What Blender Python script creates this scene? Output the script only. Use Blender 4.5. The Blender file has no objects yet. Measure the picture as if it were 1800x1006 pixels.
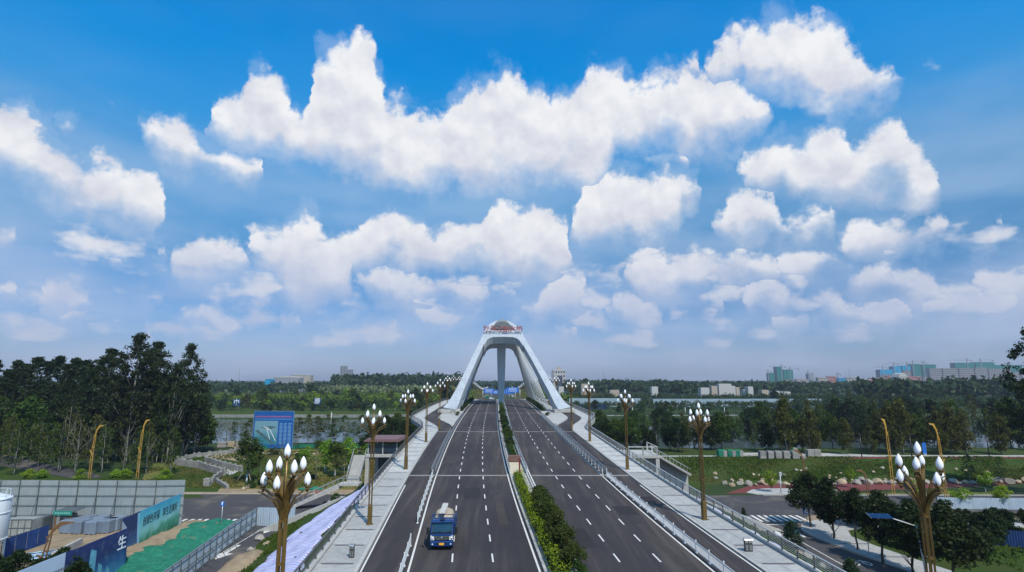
import bpy, bmesh, math, random
import numpy as np
from mathutils import Vector, Matrix
rnd = random.Random(7)
scene = bpy.context.scene
COL = scene.collection
rad = math.radians

# ------------------------------------------------------------------ camera
F_PX, CAM_Z = 1000.0, 22.7                 # focal length in pixels of an 1800 px wide frame
PITCH = math.atan((668 - 503) / F_PX)
cam_data = bpy.data.cameras.new('camera')
cam_data.sensor_width = 36.0
cam_data.lens = F_PX * 36.0 / 1800.0
cam_data.clip_start = 0.5
cam_data.clip_end = 40000
cam = bpy.data.objects.new('camera', cam_data)
cam.location = (0, 0, CAM_Z)
cam.rotation_euler = (math.pi / 2 + PITCH, 0, 0)
COL.objects.link(cam)
scene.camera = cam

def ray(px, py):
    cx = (px - 900) / F_PX; cy = (503 - py) / F_PX
    return Vector((cx, math.cos(PITCH) - cy * math.sin(PITCH), math.sin(PITCH) + cy * math.cos(PITCH)))

# ------------------------------------------------------------------ world
SUN_EL, SUN_AZ = rad(52), rad(152)         # azimuth clockwise from +Y: sun behind the viewer's right shoulder
SKY_STRENGTH = 0.10
world = bpy.data.worlds.new('World')
scene.world = world
world.use_nodes = True
WN, WL = world.node_tree.nodes, world.node_tree.links
WN.clear()

def _n(nodes, kind, **kw):
    n = nodes.new(kind)
    for k, v in kw.items(): setattr(n, k, v)
    return n
def _in(links, sock, v):
    if hasattr(v, 'is_linked') or isinstance(v, bpy.types.NodeSocket): links.new(v, sock)
    elif v is not None: sock.default_value = v
class NG:
    """small wrapper for building node maths"""
    def __init__(s, tree): s.t = tree; s.n = tree.nodes; s.l = tree.links
    def math(s, op, a, b=None, c=None, clamp=False):
        m = _n(s.n, 'ShaderNodeMath', operation=op); m.use_clamp = clamp
        _in(s.l, m.inputs[0], a); _in(s.l, m.inputs[1], b)
        if c is not None: _in(s.l, m.inputs[2], c)
        return m.outputs[0]
    def vec(s, op, a, b=None, c=None):
        m = _n(s.n, 'ShaderNodeVectorMath', operation=op)
        _in(s.l, m.inputs[0], a)
        if b is not None: _in(s.l, m.inputs[1], b)
        if c is not None: _in(s.l, m.inputs[2], c)
        return m.outputs['Value'] if op in ('LENGTH', 'DOT_PRODUCT', 'DISTANCE') else m.outputs[0]
    def noise(s, v, scale, detail=4, rough=.5, dist=0, out='Fac'):
        m = _n(s.n, 'ShaderNodeTexNoise'); _in(s.l, m.inputs['Vector'], v)
        m.inputs['Scale'].default_value = scale; m.inputs['Detail'].default_value = detail
        m.inputs['Roughness'].default_value = rough; m.inputs['Distortion'].default_value = dist
        return m.outputs[out]
    def voro(s, v, scale, detail=0, rough=.5, feature='F1', out='Distance', rand=1, smooth=None):
        m = _n(s.n, 'ShaderNodeTexVoronoi', feature=feature); _in(s.l, m.inputs['Vector'], v)
        m.inputs['Scale'].default_value = scale; m.inputs['Randomness'].default_value = rand
        if 'Detail' in m.inputs: m.inputs['Detail'].default_value = detail; m.inputs['Roughness'].default_value = rough
        if smooth is not None and 'Smoothness' in m.inputs: m.inputs['Smoothness'].default_value = smooth
        return m.outputs[out]
    def ramp(s, fac, stops, interp='LINEAR'):
        m = _n(s.n, 'ShaderNodeValToRGB'); m.color_ramp.interpolation = interp
        el = m.color_ramp.elements
        while len(el) > len(stops): el.remove(el[-1])
        while len(el) < len(stops): el.new(0.5)
        for e, (p, c) in zip(el, stops):
            e.position = p; e.color = (c, c, c, 1) if isinstance(c, (int, float)) else (*c, 1)
        _in(s.l, m.inputs[0], fac)
        return m.outputs[0]
    def step(s, x, lo, hi):
        m = _n(s.n, 'ShaderNodeMapRange', interpolation_type='SMOOTHSTEP')
        _in(s.l, m.inputs['Value'], x); _in(s.l, m.inputs['From Min'], lo); _in(s.l, m.inputs['From Max'], hi)
        return m.outputs[0]
    def lin(s, x, a, b, c, d):
        m = _n(s.n, 'ShaderNodeMapRange'); m.clamp = True
        _in(s.l, m.inputs['Value'], x)
        for k, v in zip(('From Min', 'From Max', 'To Min', 'To Max'), (a, b, c, d)): _in(s.l, m.inputs[k], v)
        return m.outputs[0]
    def mix(s, f, a, b, blend='MIX'):
        m = _n(s.n, 'ShaderNodeMix', data_type='RGBA', blend_type=blend)
        _in(s.l, m.inputs[0], f)
        for sock, v in ((m.inputs[6], a), (m.inputs[7], b)):
            if isinstance(v, (tuple, list)): sock.default_value = (*v[:3], 1)
            else: _in(s.l, sock, v)
        return m.outputs[2]
    def xyz(s, x, y, z=0.0):
        m = _n(s.n, 'ShaderNodeCombineXYZ')
        for i, v in enumerate((x, y, z)): _in(s.l, m.inputs[i], v)
        return m.outputs[0]
    def sep(s, v):
        m = _n(s.n, 'ShaderNodeSeparateXYZ'); _in(s.l, m.inputs[0], v); return m.outputs

# every cumulus, head by head, as ellipses (x, y, half width, half height); one list per cloud
CLOUDS = [
 [(28,222,46,40),(0,262,62,42),(60,285,72,40),(120,312,70,34),(190,315,52,42),(235,330,48,34),(215,368,70,30),(262,375,30,22),(-80,280,80,50)],
 [(262,228,36,20),(310,250,50,24),(365,272,50,20),(430,292,44,16)],
 [(462,168,34,32),(415,200,48,30),(470,222,60,38),(520,250,66,34),(570,262,60,34),(560,205,28,26),(572,118,26,14),(615,115,34,28),(640,98,18,16),(635,160,44,40),(625,205,56,52),(690,230,62,48),(650,285,54,32),
 (760,250,64,44),(740,285,80,40),(830,185,44,34),(880,185,52,42),(850,230,80,50),(860,290,95,44),(945,180,18,26),(960,250,70,50),(1000,290,80,36),
 (1055,160,52,34),(1010,190,46,34),(1090,190,60,36),(1120,225,80,34),(1200,160,56,38),(1165,170,40,34),(1240,180,56,34),(1290,175,40,26),(1300,210,54,36),(1230,225,90,36)],
 [(1300,90,40,36),(1370,75,50,34),(1430,80,46,38),(1400,120,100,30),(1465,135,66,40),(1520,165,66,30),(1500,190,50,20),(1275,115,30,12)],
 [(1230,112,14,9)],
 [(1635,131,20,9)],
 [(1360,285,50,32),(1450,265,44,36),(1420,300,70,36),(1550,268,46,32),(1500,310,110,34),(1600,300,46,30),(1625,325,34,22),(1340,320,40,18)],
 [(1070,330,54,30),(1120,360,86,42),(1185,340,52,36),(1060,390,60,32),(1150,400,50,22)],
 [(1160,282,60,12)],
 [(1320,370,44,28),(1310,400,70,26),(1400,400,64,20),(1440,378,36,16)],
 [(1580,400,100,12),(1560,425,110,16)],
 [(1760,388,18,8)],
 [(880,380,24,26),(935,395,40,34),(960,430,46,46),(900,440,80,46),(820,430,60,36),(960,470,44,28),
 (680,390,40,26),(700,420,64,40),(745,450,60,36),(640,440,50,24),
 (540,392,18,20),(530,420,50,26),(600,440,54,26),(468,430,34,30),(490,465,52,28),(540,480,60,32),(560,512,60,26)],
 [(400,450,32,24),(350,445,36,22),(370,470,60,30)],
 [(296,436,12,8)],
 [(690,500,54,26),(760,520,90,24),(820,520,50,18)],
 [(990,505,34,22),(985,535,44,30),(1010,550,30,14),(960,548,40,16)],
 [(1100,530,26,18),(1120,555,44,20),(1140,572,34,12),(1080,550,22,20)],
 [(1130,460,26,22),(1170,485,60,34),(1230,470,34,26),(1290,475,56,30),(1340,478,40,24),(1180,505,60,20)],
 [(1430,450,36,22),(1420,465,60,22),(1480,468,30,14)],
 [(1530,490,48,20),(1580,495,66,26),(1500,505,50,18),(1640,520,50,14)],
 [(1345,525,34,26),(1370,540,30,20),(1262,535,22,12)],
 [(1390,570,46,14)],
 [(1440,540,36,22),(1480,555,50,14),(1560,550,60,14)],
 [(1740,480,44,16),(1770,500,60,26),(1800,490,50,26)],
 [(105,515,26,20),(120,530,50,18)],[(10,525,30,16)],[(5,435,30,18)],[(180,448,44,12)],[(245,503,14,8)],[(155,555,46,12)],[(20,565,40,14)],
 [(360,560,44,12),(400,575,40,10),(350,548,24,10)],[(520,560,26,8)],[(610,560,20,16)],[(265,585,20,8)],[(680,580,30,8)],
 [(205,172,26,5)],[(110,225,30,7)],[(990,582,40,9)],[(880,515,40,8)],
]
AZ_HALF = .84

def cloud_layers():
    """upper and lower edge of each cloud over azimuth, packed into a few layers"""
    G = 169
    azs = np.linspace(-AZ_HALF, AZ_HALF, G)
    layers = []
    for cl in CLOUDS:
        top = np.full(G, -9.0); bot = np.full(G, 9.0)
        for (cx, cy, rx, ry) in cl:
            d = ray(cx, cy).normalized(); a, e = math.atan2(d.x, d.y), math.asin(d.z)
            d2 = ray(cx + rx, cy).normalized(); ra = abs(math.atan2(d2.x, d2.y) - a)
            d3 = ray(cx, cy - ry).normalized(); re = abs(math.asin(d3.z) - e)
            q = (azs - a) / ra; ins = np.abs(q) < 1
            h = np.sqrt(np.clip(1 - q * q, 0, 1)) * re
            top = np.where(ins, np.maximum(top, e + h), top); bot = np.where(ins, np.minimum(bot, e - h), bot)
        used = top > bot
        idx = np.where(used)[0]
        if not len(idx): continue
        for L in layers:
            u = L[2]
            lo, hi = max(0, idx[0] - 4), min(G, idx[-1] + 5)
            if not u[lo:hi].any():
                L[0][used] = top[used]; L[1][used] = bot[used]; L[2][used] = True; break
        else:
            layers.append([top.copy(), bot.copy(), used.copy()])
    res = []
    for t, b, u in layers:
        idx = np.where(u)[0]
        mid = np.interp(np.arange(G), idx, (t[idx] + b[idx]) / 2)
        gap = np.array([np.min(np.abs(idx - i)) for i in range(G)]) * (2 * AZ_HALF / G)
        t = np.where(u, t, mid - gap * 1.7); b = np.where(u, b, mid + gap * 1.7)
        res.append((azs, t, b))
    return res

def build_world():
    N = NG(world.node_tree)
    tc = _n(WN, 'ShaderNodeTexCoord')
    d = N.vec('NORMALIZE', tc.outputs['Generated'])
    s = N.sep(d)
    az = N.math('ARCTAN2', s[0], s[1]); el = N.math('ARCSINE', s[2])
    p0 = N.xyz(az, el)
    # ragged, billowing outlines: bend the look-up by noise
    w1 = N.vec('SUBTRACT', N.noise(p0, 9, 7, .60, out='Color'), (.5, .5, .5))
    p = N.sep(N.vec('ADD', p0, N.vec('MULTIPLY', w1, (.080, .062, 0))))
    t = N.math('MULTIPLY_ADD', p[0], .5 / AZ_HALF, .5)
    tt = N.xyz(t, t, 0)
    acc = None
    nb = N.math('MULTIPLY', N.math('SUBTRACT', N.noise(p0, 9, 4, .55), .5), .10)
    for azs, top, bot in cloud_layers():
        c = _n(WN, 'ShaderNodeRGBCurve')
        cm = c.mapping
        for k, arr in ((0, top), (1, bot)):
            ys = np.clip(arr + .2, 0, 1)
            pts = cm.curves[k].points
            pts[0].location = (0, float(ys[0])); pts[1].location = (1, float(ys[-1]))
            for i in range(1, len(azs) - 1):
                if abs(ys[i] - (ys[i-1] + ys[i+1]) / 2) > 1e-5:
                    q = pts.new(i / (len(azs) - 1), float(ys[i]))
            for q in pts: q.handle_type = 'VECTOR'
        cm.update()
        WL.new(tt, c.inputs[1])
        o = N.sep(c.outputs[0])
        e2 = N.math('ADD', p[1], .2)
        up = N.math('SUBTRACT', o[0], e2); dn = N.math('ADD', N.math('SUBTRACT', e2, o[1]), nb)
        di = N.math('MINIMUM', up, dn)
        slim = N.math('MAXIMUM', N.math('SUBTRACT', .020, N.math('ADD', up, dn)), 0.0)
        di = N.math('SUBTRACT', di, N.math('MULTIPLY', slim, 1.3))
        ri = N.math('DIVIDE', dn, N.math('MAXIMUM', N.math('ADD', up, dn), .012))
        if acc is None: acc, rel = di, ri
        else:
            g = N.math('GREATER_THAN', di, acc)
            rel = N.math('ADD', N.math('MULTIPLY', ri, g), N.math('MULTIPLY', rel, N.math('SUBTRACT', 1.0, g)))
            acc = N.math('SMOOTH_MAX', acc, di, .006)
    # the same sort of cumulus goes on all round, outside the view
    far = N.math('SUBTRACT', N.noise(N.vec('MULTIPLY', d, (1, 1, 2.0)), 3.6, 3, .5), .57)
    out = N.math('MAXIMUM', N.step(N.math('ABSOLUTE', az), .80, .95), N.step(el, .70, .85))
    far = N.math('SUBTRACT', N.math('MULTIPLY', far, .30), N.math('MULTIPLY', N.math('SUBTRACT', 1.0, out), .4))
    acc = N.math('MAXIMUM', acc, far)
    # rows of small fair-weather clouds towards the horizon
    ln = N.noise(N.vec('MULTIPLY', p0, (1, 2.3, 1)), 10, 3, .5)
    win = N.math('MULTIPLY', N.step(el, .015, .06), N.step(el, .30, .20))
    small = N.math('SUBTRACT', N.math('MULTIPLY', N.math('SUBTRACT', ln, .56), .22), N.math('MULTIPLY', N.math('SUBTRACT', 1.0, win), .2))
    lowc = N.math('GREATER_THAN', small, acc)
    rel = N.math('ADD', N.math('MULTIPLY', rel, N.math('SUBTRACT', 1.0, lowc)), N.math('MULTIPLY', lowc, .55))
    acc = N.math('MAXIMUM', acc, small)
    body = N.math('MULTIPLY', acc, 22.0)                       # 0 at the rim, grows inwards
    rel = N.math('MULTIPLY', rel, 1.0, clamp=True)
    fb = N.noise(p0, 15, 9, .56)
    sa = N.noise(p0, 13, 4, .52); sb = N.noise(N.vec('ADD', p0, (.006, .020, 0)), 13, 4, .52)
    brk = N.noise(p0, 42, 6, .62)
    dens = N.math('ADD', N.math('MINIMUM', body, .9), N.math('MULTIPLY', N.math('SUBTRACT', fb, .5), 2.3))
    dens = N.math('ADD', dens, N.math('MULTIPLY', N.math('SUBTRACT', brk, .5), N.lin(rel, .3, .9, .2, .9)))
    crisp = N.lin(rel, .05, .75, 1.35, .24)
    cover = N.step(dens, N.lin(rel, .05, .75, -.60, -.24), crisp)
    cover = N.math('MULTIPLY', cover, N.lin(el, .0, .24, .35, .99))
    # sunlit heads, grey bases, puffs that catch the light on their upper right
    puff = N.math('ADD', N.math('SUBTRACT', sa, sb), N.math('MULTIPLY', N.math('SUBTRACT', fb, .5), .12))
    lit = N.math('ADD', N.lin(rel, .0, .70, .10, .72), N.math('MULTIPLY', puff, 2.8))
    lit = N.math('ADD', lit, N.math('MULTIPLY', N.math('SUBTRACT', N.noise(p0, 7, 4, .55), .5), 1.5), clamp=True)
    K = 1 / SKY_STRENGTH
    low = N.step(el, .0, .30)
    hi = N.mix(low, (.66*K, .65*K, .74*K), (.90*K, .91*K, .93*K))
    lo = N.mix(low, (.50*K, .54*K, .72*K), (.66*K, .68*K, .77*K))
    white = N.mix(lit, lo, hi)
    sky = _n(WN, 'ShaderNodeTexSky', sky_type='NISHITA')
    sky.sun_disc = False
    sky.sun_elevation = SUN_EL; sky.sun_rotation = SUN_AZ
    sky.altitude = 50; sky.air_density = 1.0; sky.dust_density = 1.2; sky.ozone_density = 2.0
    # the saturated blue of the photograph, fading to lavender haze at the horizon
    tint = N.ramp(N.lin(el, -.05, .65, 0, 1), SKY_TINT)
    blue = N.mix(1.0, sky.outputs[0], tint, 'MULTIPLY')
    th1 = N.math('MULTIPLY', N.step(N.noise(N.vec('MULTIPLY', d, (2, 2, 6)), 2.4, 4, .5), .30, .74), N.lin(el, .46, .08, .03, .60))
    near = N.math('MULTIPLY', N.step(N.math('ADD', acc, N.math('MULTIPLY', N.math('SUBTRACT', N.noise(p0, 12, 6, .65), .5), .16)), -.03, .01), .30)
    thin = N.math('MAXIMUM', th1, near)
    veil = N.mix(thin, blue, N.mix(low, (.48*K, .55*K, .74*K), (.56*K, .69*K, .87*K)))
    col = N.mix(cover, veil, white)
    bg = _n(WN, 'ShaderNodeBackground'); bg.inputs['Strength'].default_value = SKY_STRENGTH
    WL.new(col, bg.inputs[0])
    o = _n(WN, 'ShaderNodeOutputWorld'); WL.new(bg.outputs[0], o.inputs[0])
SKY_TINT = [(0.0, (.92, 1.06, 1.68)), (.085, (.84, .98, 1.52)), (.15, (.60, .78, 1.22)), (.26, (.46, .74, 1.12)), (.37, (.42, .86, 1.16)),
            (.52, (.66, 1.28, 1.52)), (.66, (.24, 1.42, 1.95)), (.80, (.0, 1.46, 2.25)), (1.0, (.0, 1.46, 2.4))]
build_world()
world.cycles.sampling_method = 'MANUAL'
world.cycles.sample_map_resolution = 256

# ------------------------------------------------------------------ sun
sd = bpy.data.lights.new('sun', 'SUN'); sd.energy = 4.8; sd.angle = rad(0.55); sd.color = (1.0, .90, .76)
sun = bpy.data.objects.new('sun', sd)
to_sun = Vector((math.sin(SUN_AZ) * math.cos(SUN_EL), math.cos(SUN_AZ) * math.cos(SUN_EL), math.sin(SUN_EL)))
sun.rotation_euler = to_sun.to_track_quat('Z', 'Y').to_euler()
sun.location = (60, -60, 120)
COL.objects.link(sun)

scene.render.engine = 'CYCLES'
scene.view_settings.view_transform = 'Standard'
scene.view_settings.look = 'None'
scene.view_settings.exposure = 0.0
scene.view_settings.gamma = 1.0
scene.view_settings.use_curve_mapping = False
# ------------------------------------------------------------------ helpers
def tag(o, label=None, cat=None, group=None, kind=None):
    if label: o['label'] = label
    if cat: o['category'] = cat
    if group: o['group'] = group
    if kind: o['kind'] = kind
    return o

def thing(name, label, cat, loc=(0, 0, 0), rz=0.0, group=None):
    o = bpy.data.objects.new(name, None); COL.objects.link(o)
    o.empty_display_size = .5
    o.location = loc; o.rotation_euler = (0, 0, rz)
    return tag(o, label, cat, group)

def link(name, me, parent=None, loc=None, rz=None):
    o = bpy.data.objects.new(name, me); COL.objects.link(o)
    if parent: o.parent = parent
    if loc is not None: o.location = loc
    if rz is not None: o.rotation_euler = (0, 0, rz)
    return o

KIDS = {}
def children_of(o):
    return [c for c in ALL_OBJ() if c.parent == o]
def copy_tree(src, loc, rz=None, label=None, group=None, scale=None, kids=None):
    """a copy of a thing with copies of its parts and sub-parts (mesh data shared)"""
    r = src.copy(); COL.objects.link(r); r.location = loc
    if rz is not None: r.rotation_euler = (0, 0, rz)
    if label: r['label'] = label
    if group: r['group'] = group
    if scale is not None: r.scale = scale if hasattr(scale, '__len__') else (scale,) * 3
    for ch, subs in kids:
        c = ch.copy(); COL.objects.link(c); c.parent = r
        for g in subs:
            d = g.copy(); COL.objects.link(d); d.parent = c
    return r
def family(o):
    return [(c, list(c.children)) for c in o.children]

class MB:
    """collects shapes and builds ONE mesh"""
    def __init__(s): s.v = []; s.f = []; s.m = []; s.mi = 0; s.sm = []
    def _add(s, vs, fs, smooth=False):
        b = len(s.v); s.v.extend(vs)
        for f in fs: s.f.append(tuple(b + i for i in f)); s.m.append(s.mi); s.sm.append(smooth)
    def box(s, c, d, rz=0.0, M=None, taper=1.0):
        x, y, z = d[0] / 2, d[1] / 2, d[2] / 2
        vs = [Vector((sx * x * (taper if sz > 0 else 1), sy * y * (taper if sz > 0 else 1), sz * z)) for sz in (-1, 1) for sy in (-1, 1) for sx in (-1, 1)]
        if M is None:
            co, si = math.cos(rz), math.sin(rz)
            vs = [(c[0] + v.x * co - v.y * si, c[1] + v.x * si + v.y * co, c[2] + v.z) for v in vs]
        else: vs = [tuple(Vector(c) + M @ v) for v in vs]
        s._add(vs, [(0, 2, 3, 1), (4, 5, 7, 6), (0, 1, 5, 4), (2, 6, 7, 3), (0, 4, 6, 2), (1, 3, 7, 5)])
        return s
    def cbox(s, c, d, b=.03, rz=0.0):
        """box with bevelled vertical and top edges"""
        x, y, z = d[0] / 2, d[1] / 2, d[2] / 2
        def ring(xx, yy, zz, k):
            return [(xx - k, -yy, zz), (xx, -yy + k, zz), (xx, yy - k, zz), (xx - k, yy, zz), (-xx + k, yy, zz), (-xx, yy - k, zz), (-xx, -yy + k, zz), (-xx + k, -yy, zz)]
        co, si = math.cos(rz), math.sin(rz)
        rings = [ring(x, y, -z, b), ring(x, y, z - b, b), ring(x - b, y - b, z, b * .6)]
        vs = [(c[0] + v[0] * co - v[1] * si, c[1] + v[0] * si + v[1] * co, c[2] + v[2]) for r in rings for v in r]
        fs = [tuple(range(7, -1, -1)), tuple(range(16, 24))]
        for r in range(2):
            for i in range(8): j = (i + 1) % 8; fs.append((r * 8 + i, r * 8 + j, r * 8 + 8 + j, r * 8 + 8 + i))
        s._add(vs, fs); return s
    def tube(s, pts, r, n=6, cap=True, smooth=True):
        pts = [Vector(p) for p in pts]; rs = r if hasattr(r, '__len__') else [r] * len(pts)
        vs = []; prev = None
        for i, p in enumerate(pts):
            t = (pts[min(i + 1, len(pts) - 1)] - pts[max(i - 1, 0)]).normalized()
            up = Vector((0, 0, 1)) if abs(t.z) < .95 else Vector((0, 1, 0))
            if prev is not None: up = prev
            a = t.cross(up)
            if a.length < 1e-4: a = t.cross(Vector((1, 0, 0)))
            a.normalize(); b = a.cross(t).normalized(); prev = b
            for k in range(n):
                an = 2 * math.pi * (k + .5) / n
                vs.append(tuple(p + (a * math.cos(an) + b * math.sin(an)) * rs[i]))
        fs = []
        for i in range(len(pts) - 1):
            for k in range(n):
                k2 = (k + 1) % n
                fs.append((i * n + k, i * n + k2, (i + 1) * n + k2, (i + 1) * n + k))
        if cap: fs.append(tuple(range(n - 1, -1, -1))); fs.append(tuple((len(pts) - 1) * n + k for k in range(n)))
        s._add(vs, fs, smooth and n > 4); return s
    def bar(s, pts, w, h, up=(0, 0, 1)):
        """rectangular section swept along points: w sideways, h along 'up'"""
        pts = [Vector(p) for p in pts]; vs = []; U = Vector(up)
        for i, p in enumerate(pts):
            t = (pts[min(i + 1, len(pts) - 1)] - pts[max(i - 1, 0)]).normalized()
            a = t.cross(U); a = a.normalized() if a.length > 1e-4 else Vector((1, 0, 0)); b = a.cross(t).normalized()
            ww = w[i] if hasattr(w, '__len__') else w; hh = h[i] if hasattr(h, '__len__') else h
            for sx, sz in ((-1, -1), (1, -1), (1, 1), (-1, 1)): vs.append(tuple(p + a * sx * ww / 2 + b * sz * hh / 2))
        fs = []
        for i in range(len(pts) - 1):
            for k in range(4):
                k2 = (k + 1) % 4; fs.append((i * 4 + k, i * 4 + k2, i * 4 + 4 + k2, i * 4 + 4 + k))
        n = (len(pts) - 1) * 4
        fs += [(3, 2, 1, 0), (n, n + 1, n + 2, n + 3)]
        s._add(vs, fs); return s
    def lathe(s, c, prof, n=12, smooth=True):
        vs = []; fs = []
        for r, z in prof:
            for k in range(n):
                a = 2 * math.pi * k / n; vs.append((c[0] + r * math.cos(a), c[1] + r * math.sin(a), c[2] + z))
        for i in range(len(prof) - 1):
            for k in range(n):
                k2 = (k + 1) % n; fs.append((i * n + k, i * n + k2, (i + 1) * n + k2, (i + 1) * n + k))
        fs.append(tuple(range(n - 1, -1, -1))); fs.append(tuple((len(prof) - 1) * n + k for k in range(n)))
        s._add(vs, fs, smooth); return s
    def prism(s, poly, axis, a0, a1):
        """2D polygon extruded along axis 'x','y' or 'z' from a0 to a1"""
        def pt(p, a):
            return {'x': (a, p[0], p[1]), 'y': (p[0], a, p[1]), 'z': (p[0], p[1], a)}[axis]
        n = len(poly); vs = [pt(p, a0) for p in poly] + [pt(p, a1) for p in poly]
        fs = [tuple(range(n - 1, -1, -1)), tuple(range(n, 2 * n))]
        for i in range(n): j = (i + 1) % n; fs.append((i, j, n + j, n + i))
        s._add(vs, fs); return s
    def quad(s, *p): s._add([tuple(q) for q in p], [tuple(range(len(p)))]); return s
    def build(s, name, mats, parent=None, origin=None, kind=None, recalc=True, label=None):
        me = s.mesh(name, mats, origin, recalc)
        o = link(name, me, parent)
        if kind: o['kind'] = kind
        if label: o['label'] = label
        return o
    def mesh(s, name, mats, origin=None, recalc=True):
        me = bpy.data.meshes.new(name)
        v = s.v if origin is None else [(a - origin[0], b - origin[1], c - origin[2]) for a, b, c in s.v]
        me.from_pydata(v, [], s.f)
        for m in (mats if isinstance(mats, (list, tuple)) else [mats]): me.materials.append(m)
        if len(s.f):
            me.polygons.foreach_set('material_index', s.m); me.polygons.foreach_set('use_smooth', s.sm)
        if recalc:
            bm = bmesh.new(); bm.from_mesh(me); bmesh.ops.recalc_face_normals(bm, faces=bm.faces); bm.to_mesh(me); bm.free()
        me.update(); return me

# ------------------------------------------------------------------ materials
MATS = {}
def mat(name, col, rough=.7, metal=0.0, var=.15, scale=1.0, bump=0.0, bscale=None, coords='world', spec=.5, extra=None, per_obj=0.0, sheen=0, trans=0.0, streak=0.0):
    if name in MATS: return MATS[name]
    m = bpy.data.materials.new(name); m.use_nodes = True
    nt = m.node_tree; b = nt.nodes['Principled BSDF']; N = NG(nt)
    if coords == 'world':
        g = _n(nt.nodes, 'ShaderNodeNewGeometry'); v = g.outputs['Position']
    else:
        g = _n(nt.nodes, 'ShaderNodeTexCoord'); v = g.outputs['Object']
    n1 = N.noise(v, scale, 6, .6)
    n2 = N.noise(v, scale * .13, 3, .5)
    f = N.math('ADD', N.math('MULTIPLY', n1, .65), N.math('MULTIPLY', n2, .35))
    f = N.lin(f, .28, .72, 0, 1)
    c0 = tuple(max(0, c * (1 - var)) for c in col); c1 = tuple(min(1, c * (1 + var)) for c in col)
    c = N.mix(f, c0, c1)
    if streak:
        st = N.noise(N.vec('MULTIPLY', v, (1, 1, .08)), 2.2, 4, .6)
        c = N.mix(N.math('MULTIPLY', N.step(st, .52, .75), streak), c, tuple(q * .45 for q in col))
    if per_obj:
        oi = _n(nt.nodes, 'ShaderNodeObjectInfo')
        hs = _n(nt.nodes, 'ShaderNodeHueSaturation')
        _in(nt.links, hs.inputs['Value'], N.lin(oi.outputs['Random'], 0, 1, 1 - per_obj, 1 + per_obj))
        nt.links.new(c, hs.inputs['Color']); c = hs.outputs[0]
    if extra: c = extra(N, c, v)
    nt.links.new(c, b.inputs['Base Color'])
    b.inputs['Roughness'].default_value = rough
    rr = N.lin(n1, .3, .7, max(0.02, rough - .08), min(1, rough + .08)); nt.links.new(rr, b.inputs['Roughness'])
    b.inputs['Metallic'].default_value = metal
    b.inputs['Specular IOR Level'].default_value = spec if (rough < .78 or spec != .5) else .10
    if bump:
        bp = _n(nt.nodes, 'ShaderNodeBump'); bp.inputs['Strength'].default_value = 1.0; bp.inputs['Distance'].default_value = bump
        nt.links.new(N.noise(v, bscale or scale * 4, 4, .6), bp.inputs['Height']); nt.links.new(bp.outputs[0], b.inputs['Normal'])
    MATS[name] = m
    return m

def emit_mat(name, col, strength=1.0):
    m = bpy.data.materials.new(name); m.use_nodes = True
    b = m.node_tree.nodes['Principled BSDF']
    b.inputs['Emission Color'].default_value = (*col, 1); b.inputs['Emission Strength'].default_value = strength
    MATS[name] = m; return m

def leaf_mat(name, col, var=.35, trans=.25, per_obj=.12, hue=.02):
    m = bpy.data.materials.new(name); m.use_nodes = True
    nt = m.node_tree; N = NG(nt); nt.nodes.remove(nt.nodes['Principled BSDF'])
    out = nt.nodes['Material Output']
    g = _n(nt.nodes, 'ShaderNodeNewGeometry'); oi = _n(nt.nodes, 'ShaderNodeObjectInfo')
    nz = N.noise(g.outputs['Position'], .55, 4, .6)
    f = N.math('ADD', N.math('MULTIPLY', g.outputs['Random Per Island'], .5), N.math('MULTIPLY', N.lin(nz, .3, .7, 0, 1), .5))
    c = N.mix(f, tuple(q * (1 - var) for q in col), (col[0] * (1 + var * 1.3), col[1] * (1 + var), col[2] * (1 + var * .6)))
    hs = _n(nt.nodes, 'ShaderNodeHueSaturation')
    _in(nt.links, hs.inputs['Hue'], N.lin(oi.outputs['Random'], 0, 1, .5 - hue, .5 + hue))
    _in(nt.links, hs.inputs['Value'], N.lin(N.math('FRACT', N.math('MULTIPLY', oi.outputs['Random'], 7.3)), 0, 1, 1 - per_obj, 1 + per_obj))
    nt.links.new(c, hs.inputs['Color'])
    d = _n(nt.nodes, 'ShaderNodeBsdfDiffuse'); t = _n(nt.nodes, 'ShaderNodeBsdfTranslucent'); gl = _n(nt.nodes, 'ShaderNodeBsdfGlossy')
    gl.inputs['Roughness'].default_value = .45; gl.inputs['Color'].default_value = (.6, .65, .6, 1)
    for x in (d, t): nt.links.new(hs.outputs[0], x.inputs['Color'])
    mx = _n(nt.nodes, 'ShaderNodeMixShader'); mx.inputs[0].default_value = trans
    nt.links.new(d.outputs[0], mx.inputs[1]); nt.links.new(t.outputs[0], mx.inputs[2])
    m2 = _n(nt.nodes, 'ShaderNodeMixShader'); m2.inputs[0].default_value = .012
    nt.links.new(mx.outputs[0], m2.inputs[1]); nt.links.new(gl.outputs[0], m2.inputs[2])
    nt.links.new(m2.outputs[0], out.inputs[0])
    MATS[name] = m; return m

ORD = ['first', 'second', 'third', 'fourth', 'fifth', 'sixth', 'seventh', 'eighth', 'ninth', 'tenth', 'eleventh', 'twelfth', 'thirteenth', 'fourteenth', 'fifteenth', 'sixteenth', 'seventeenth', 'eighteenth', 'nineteenth', 'twentieth']

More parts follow.
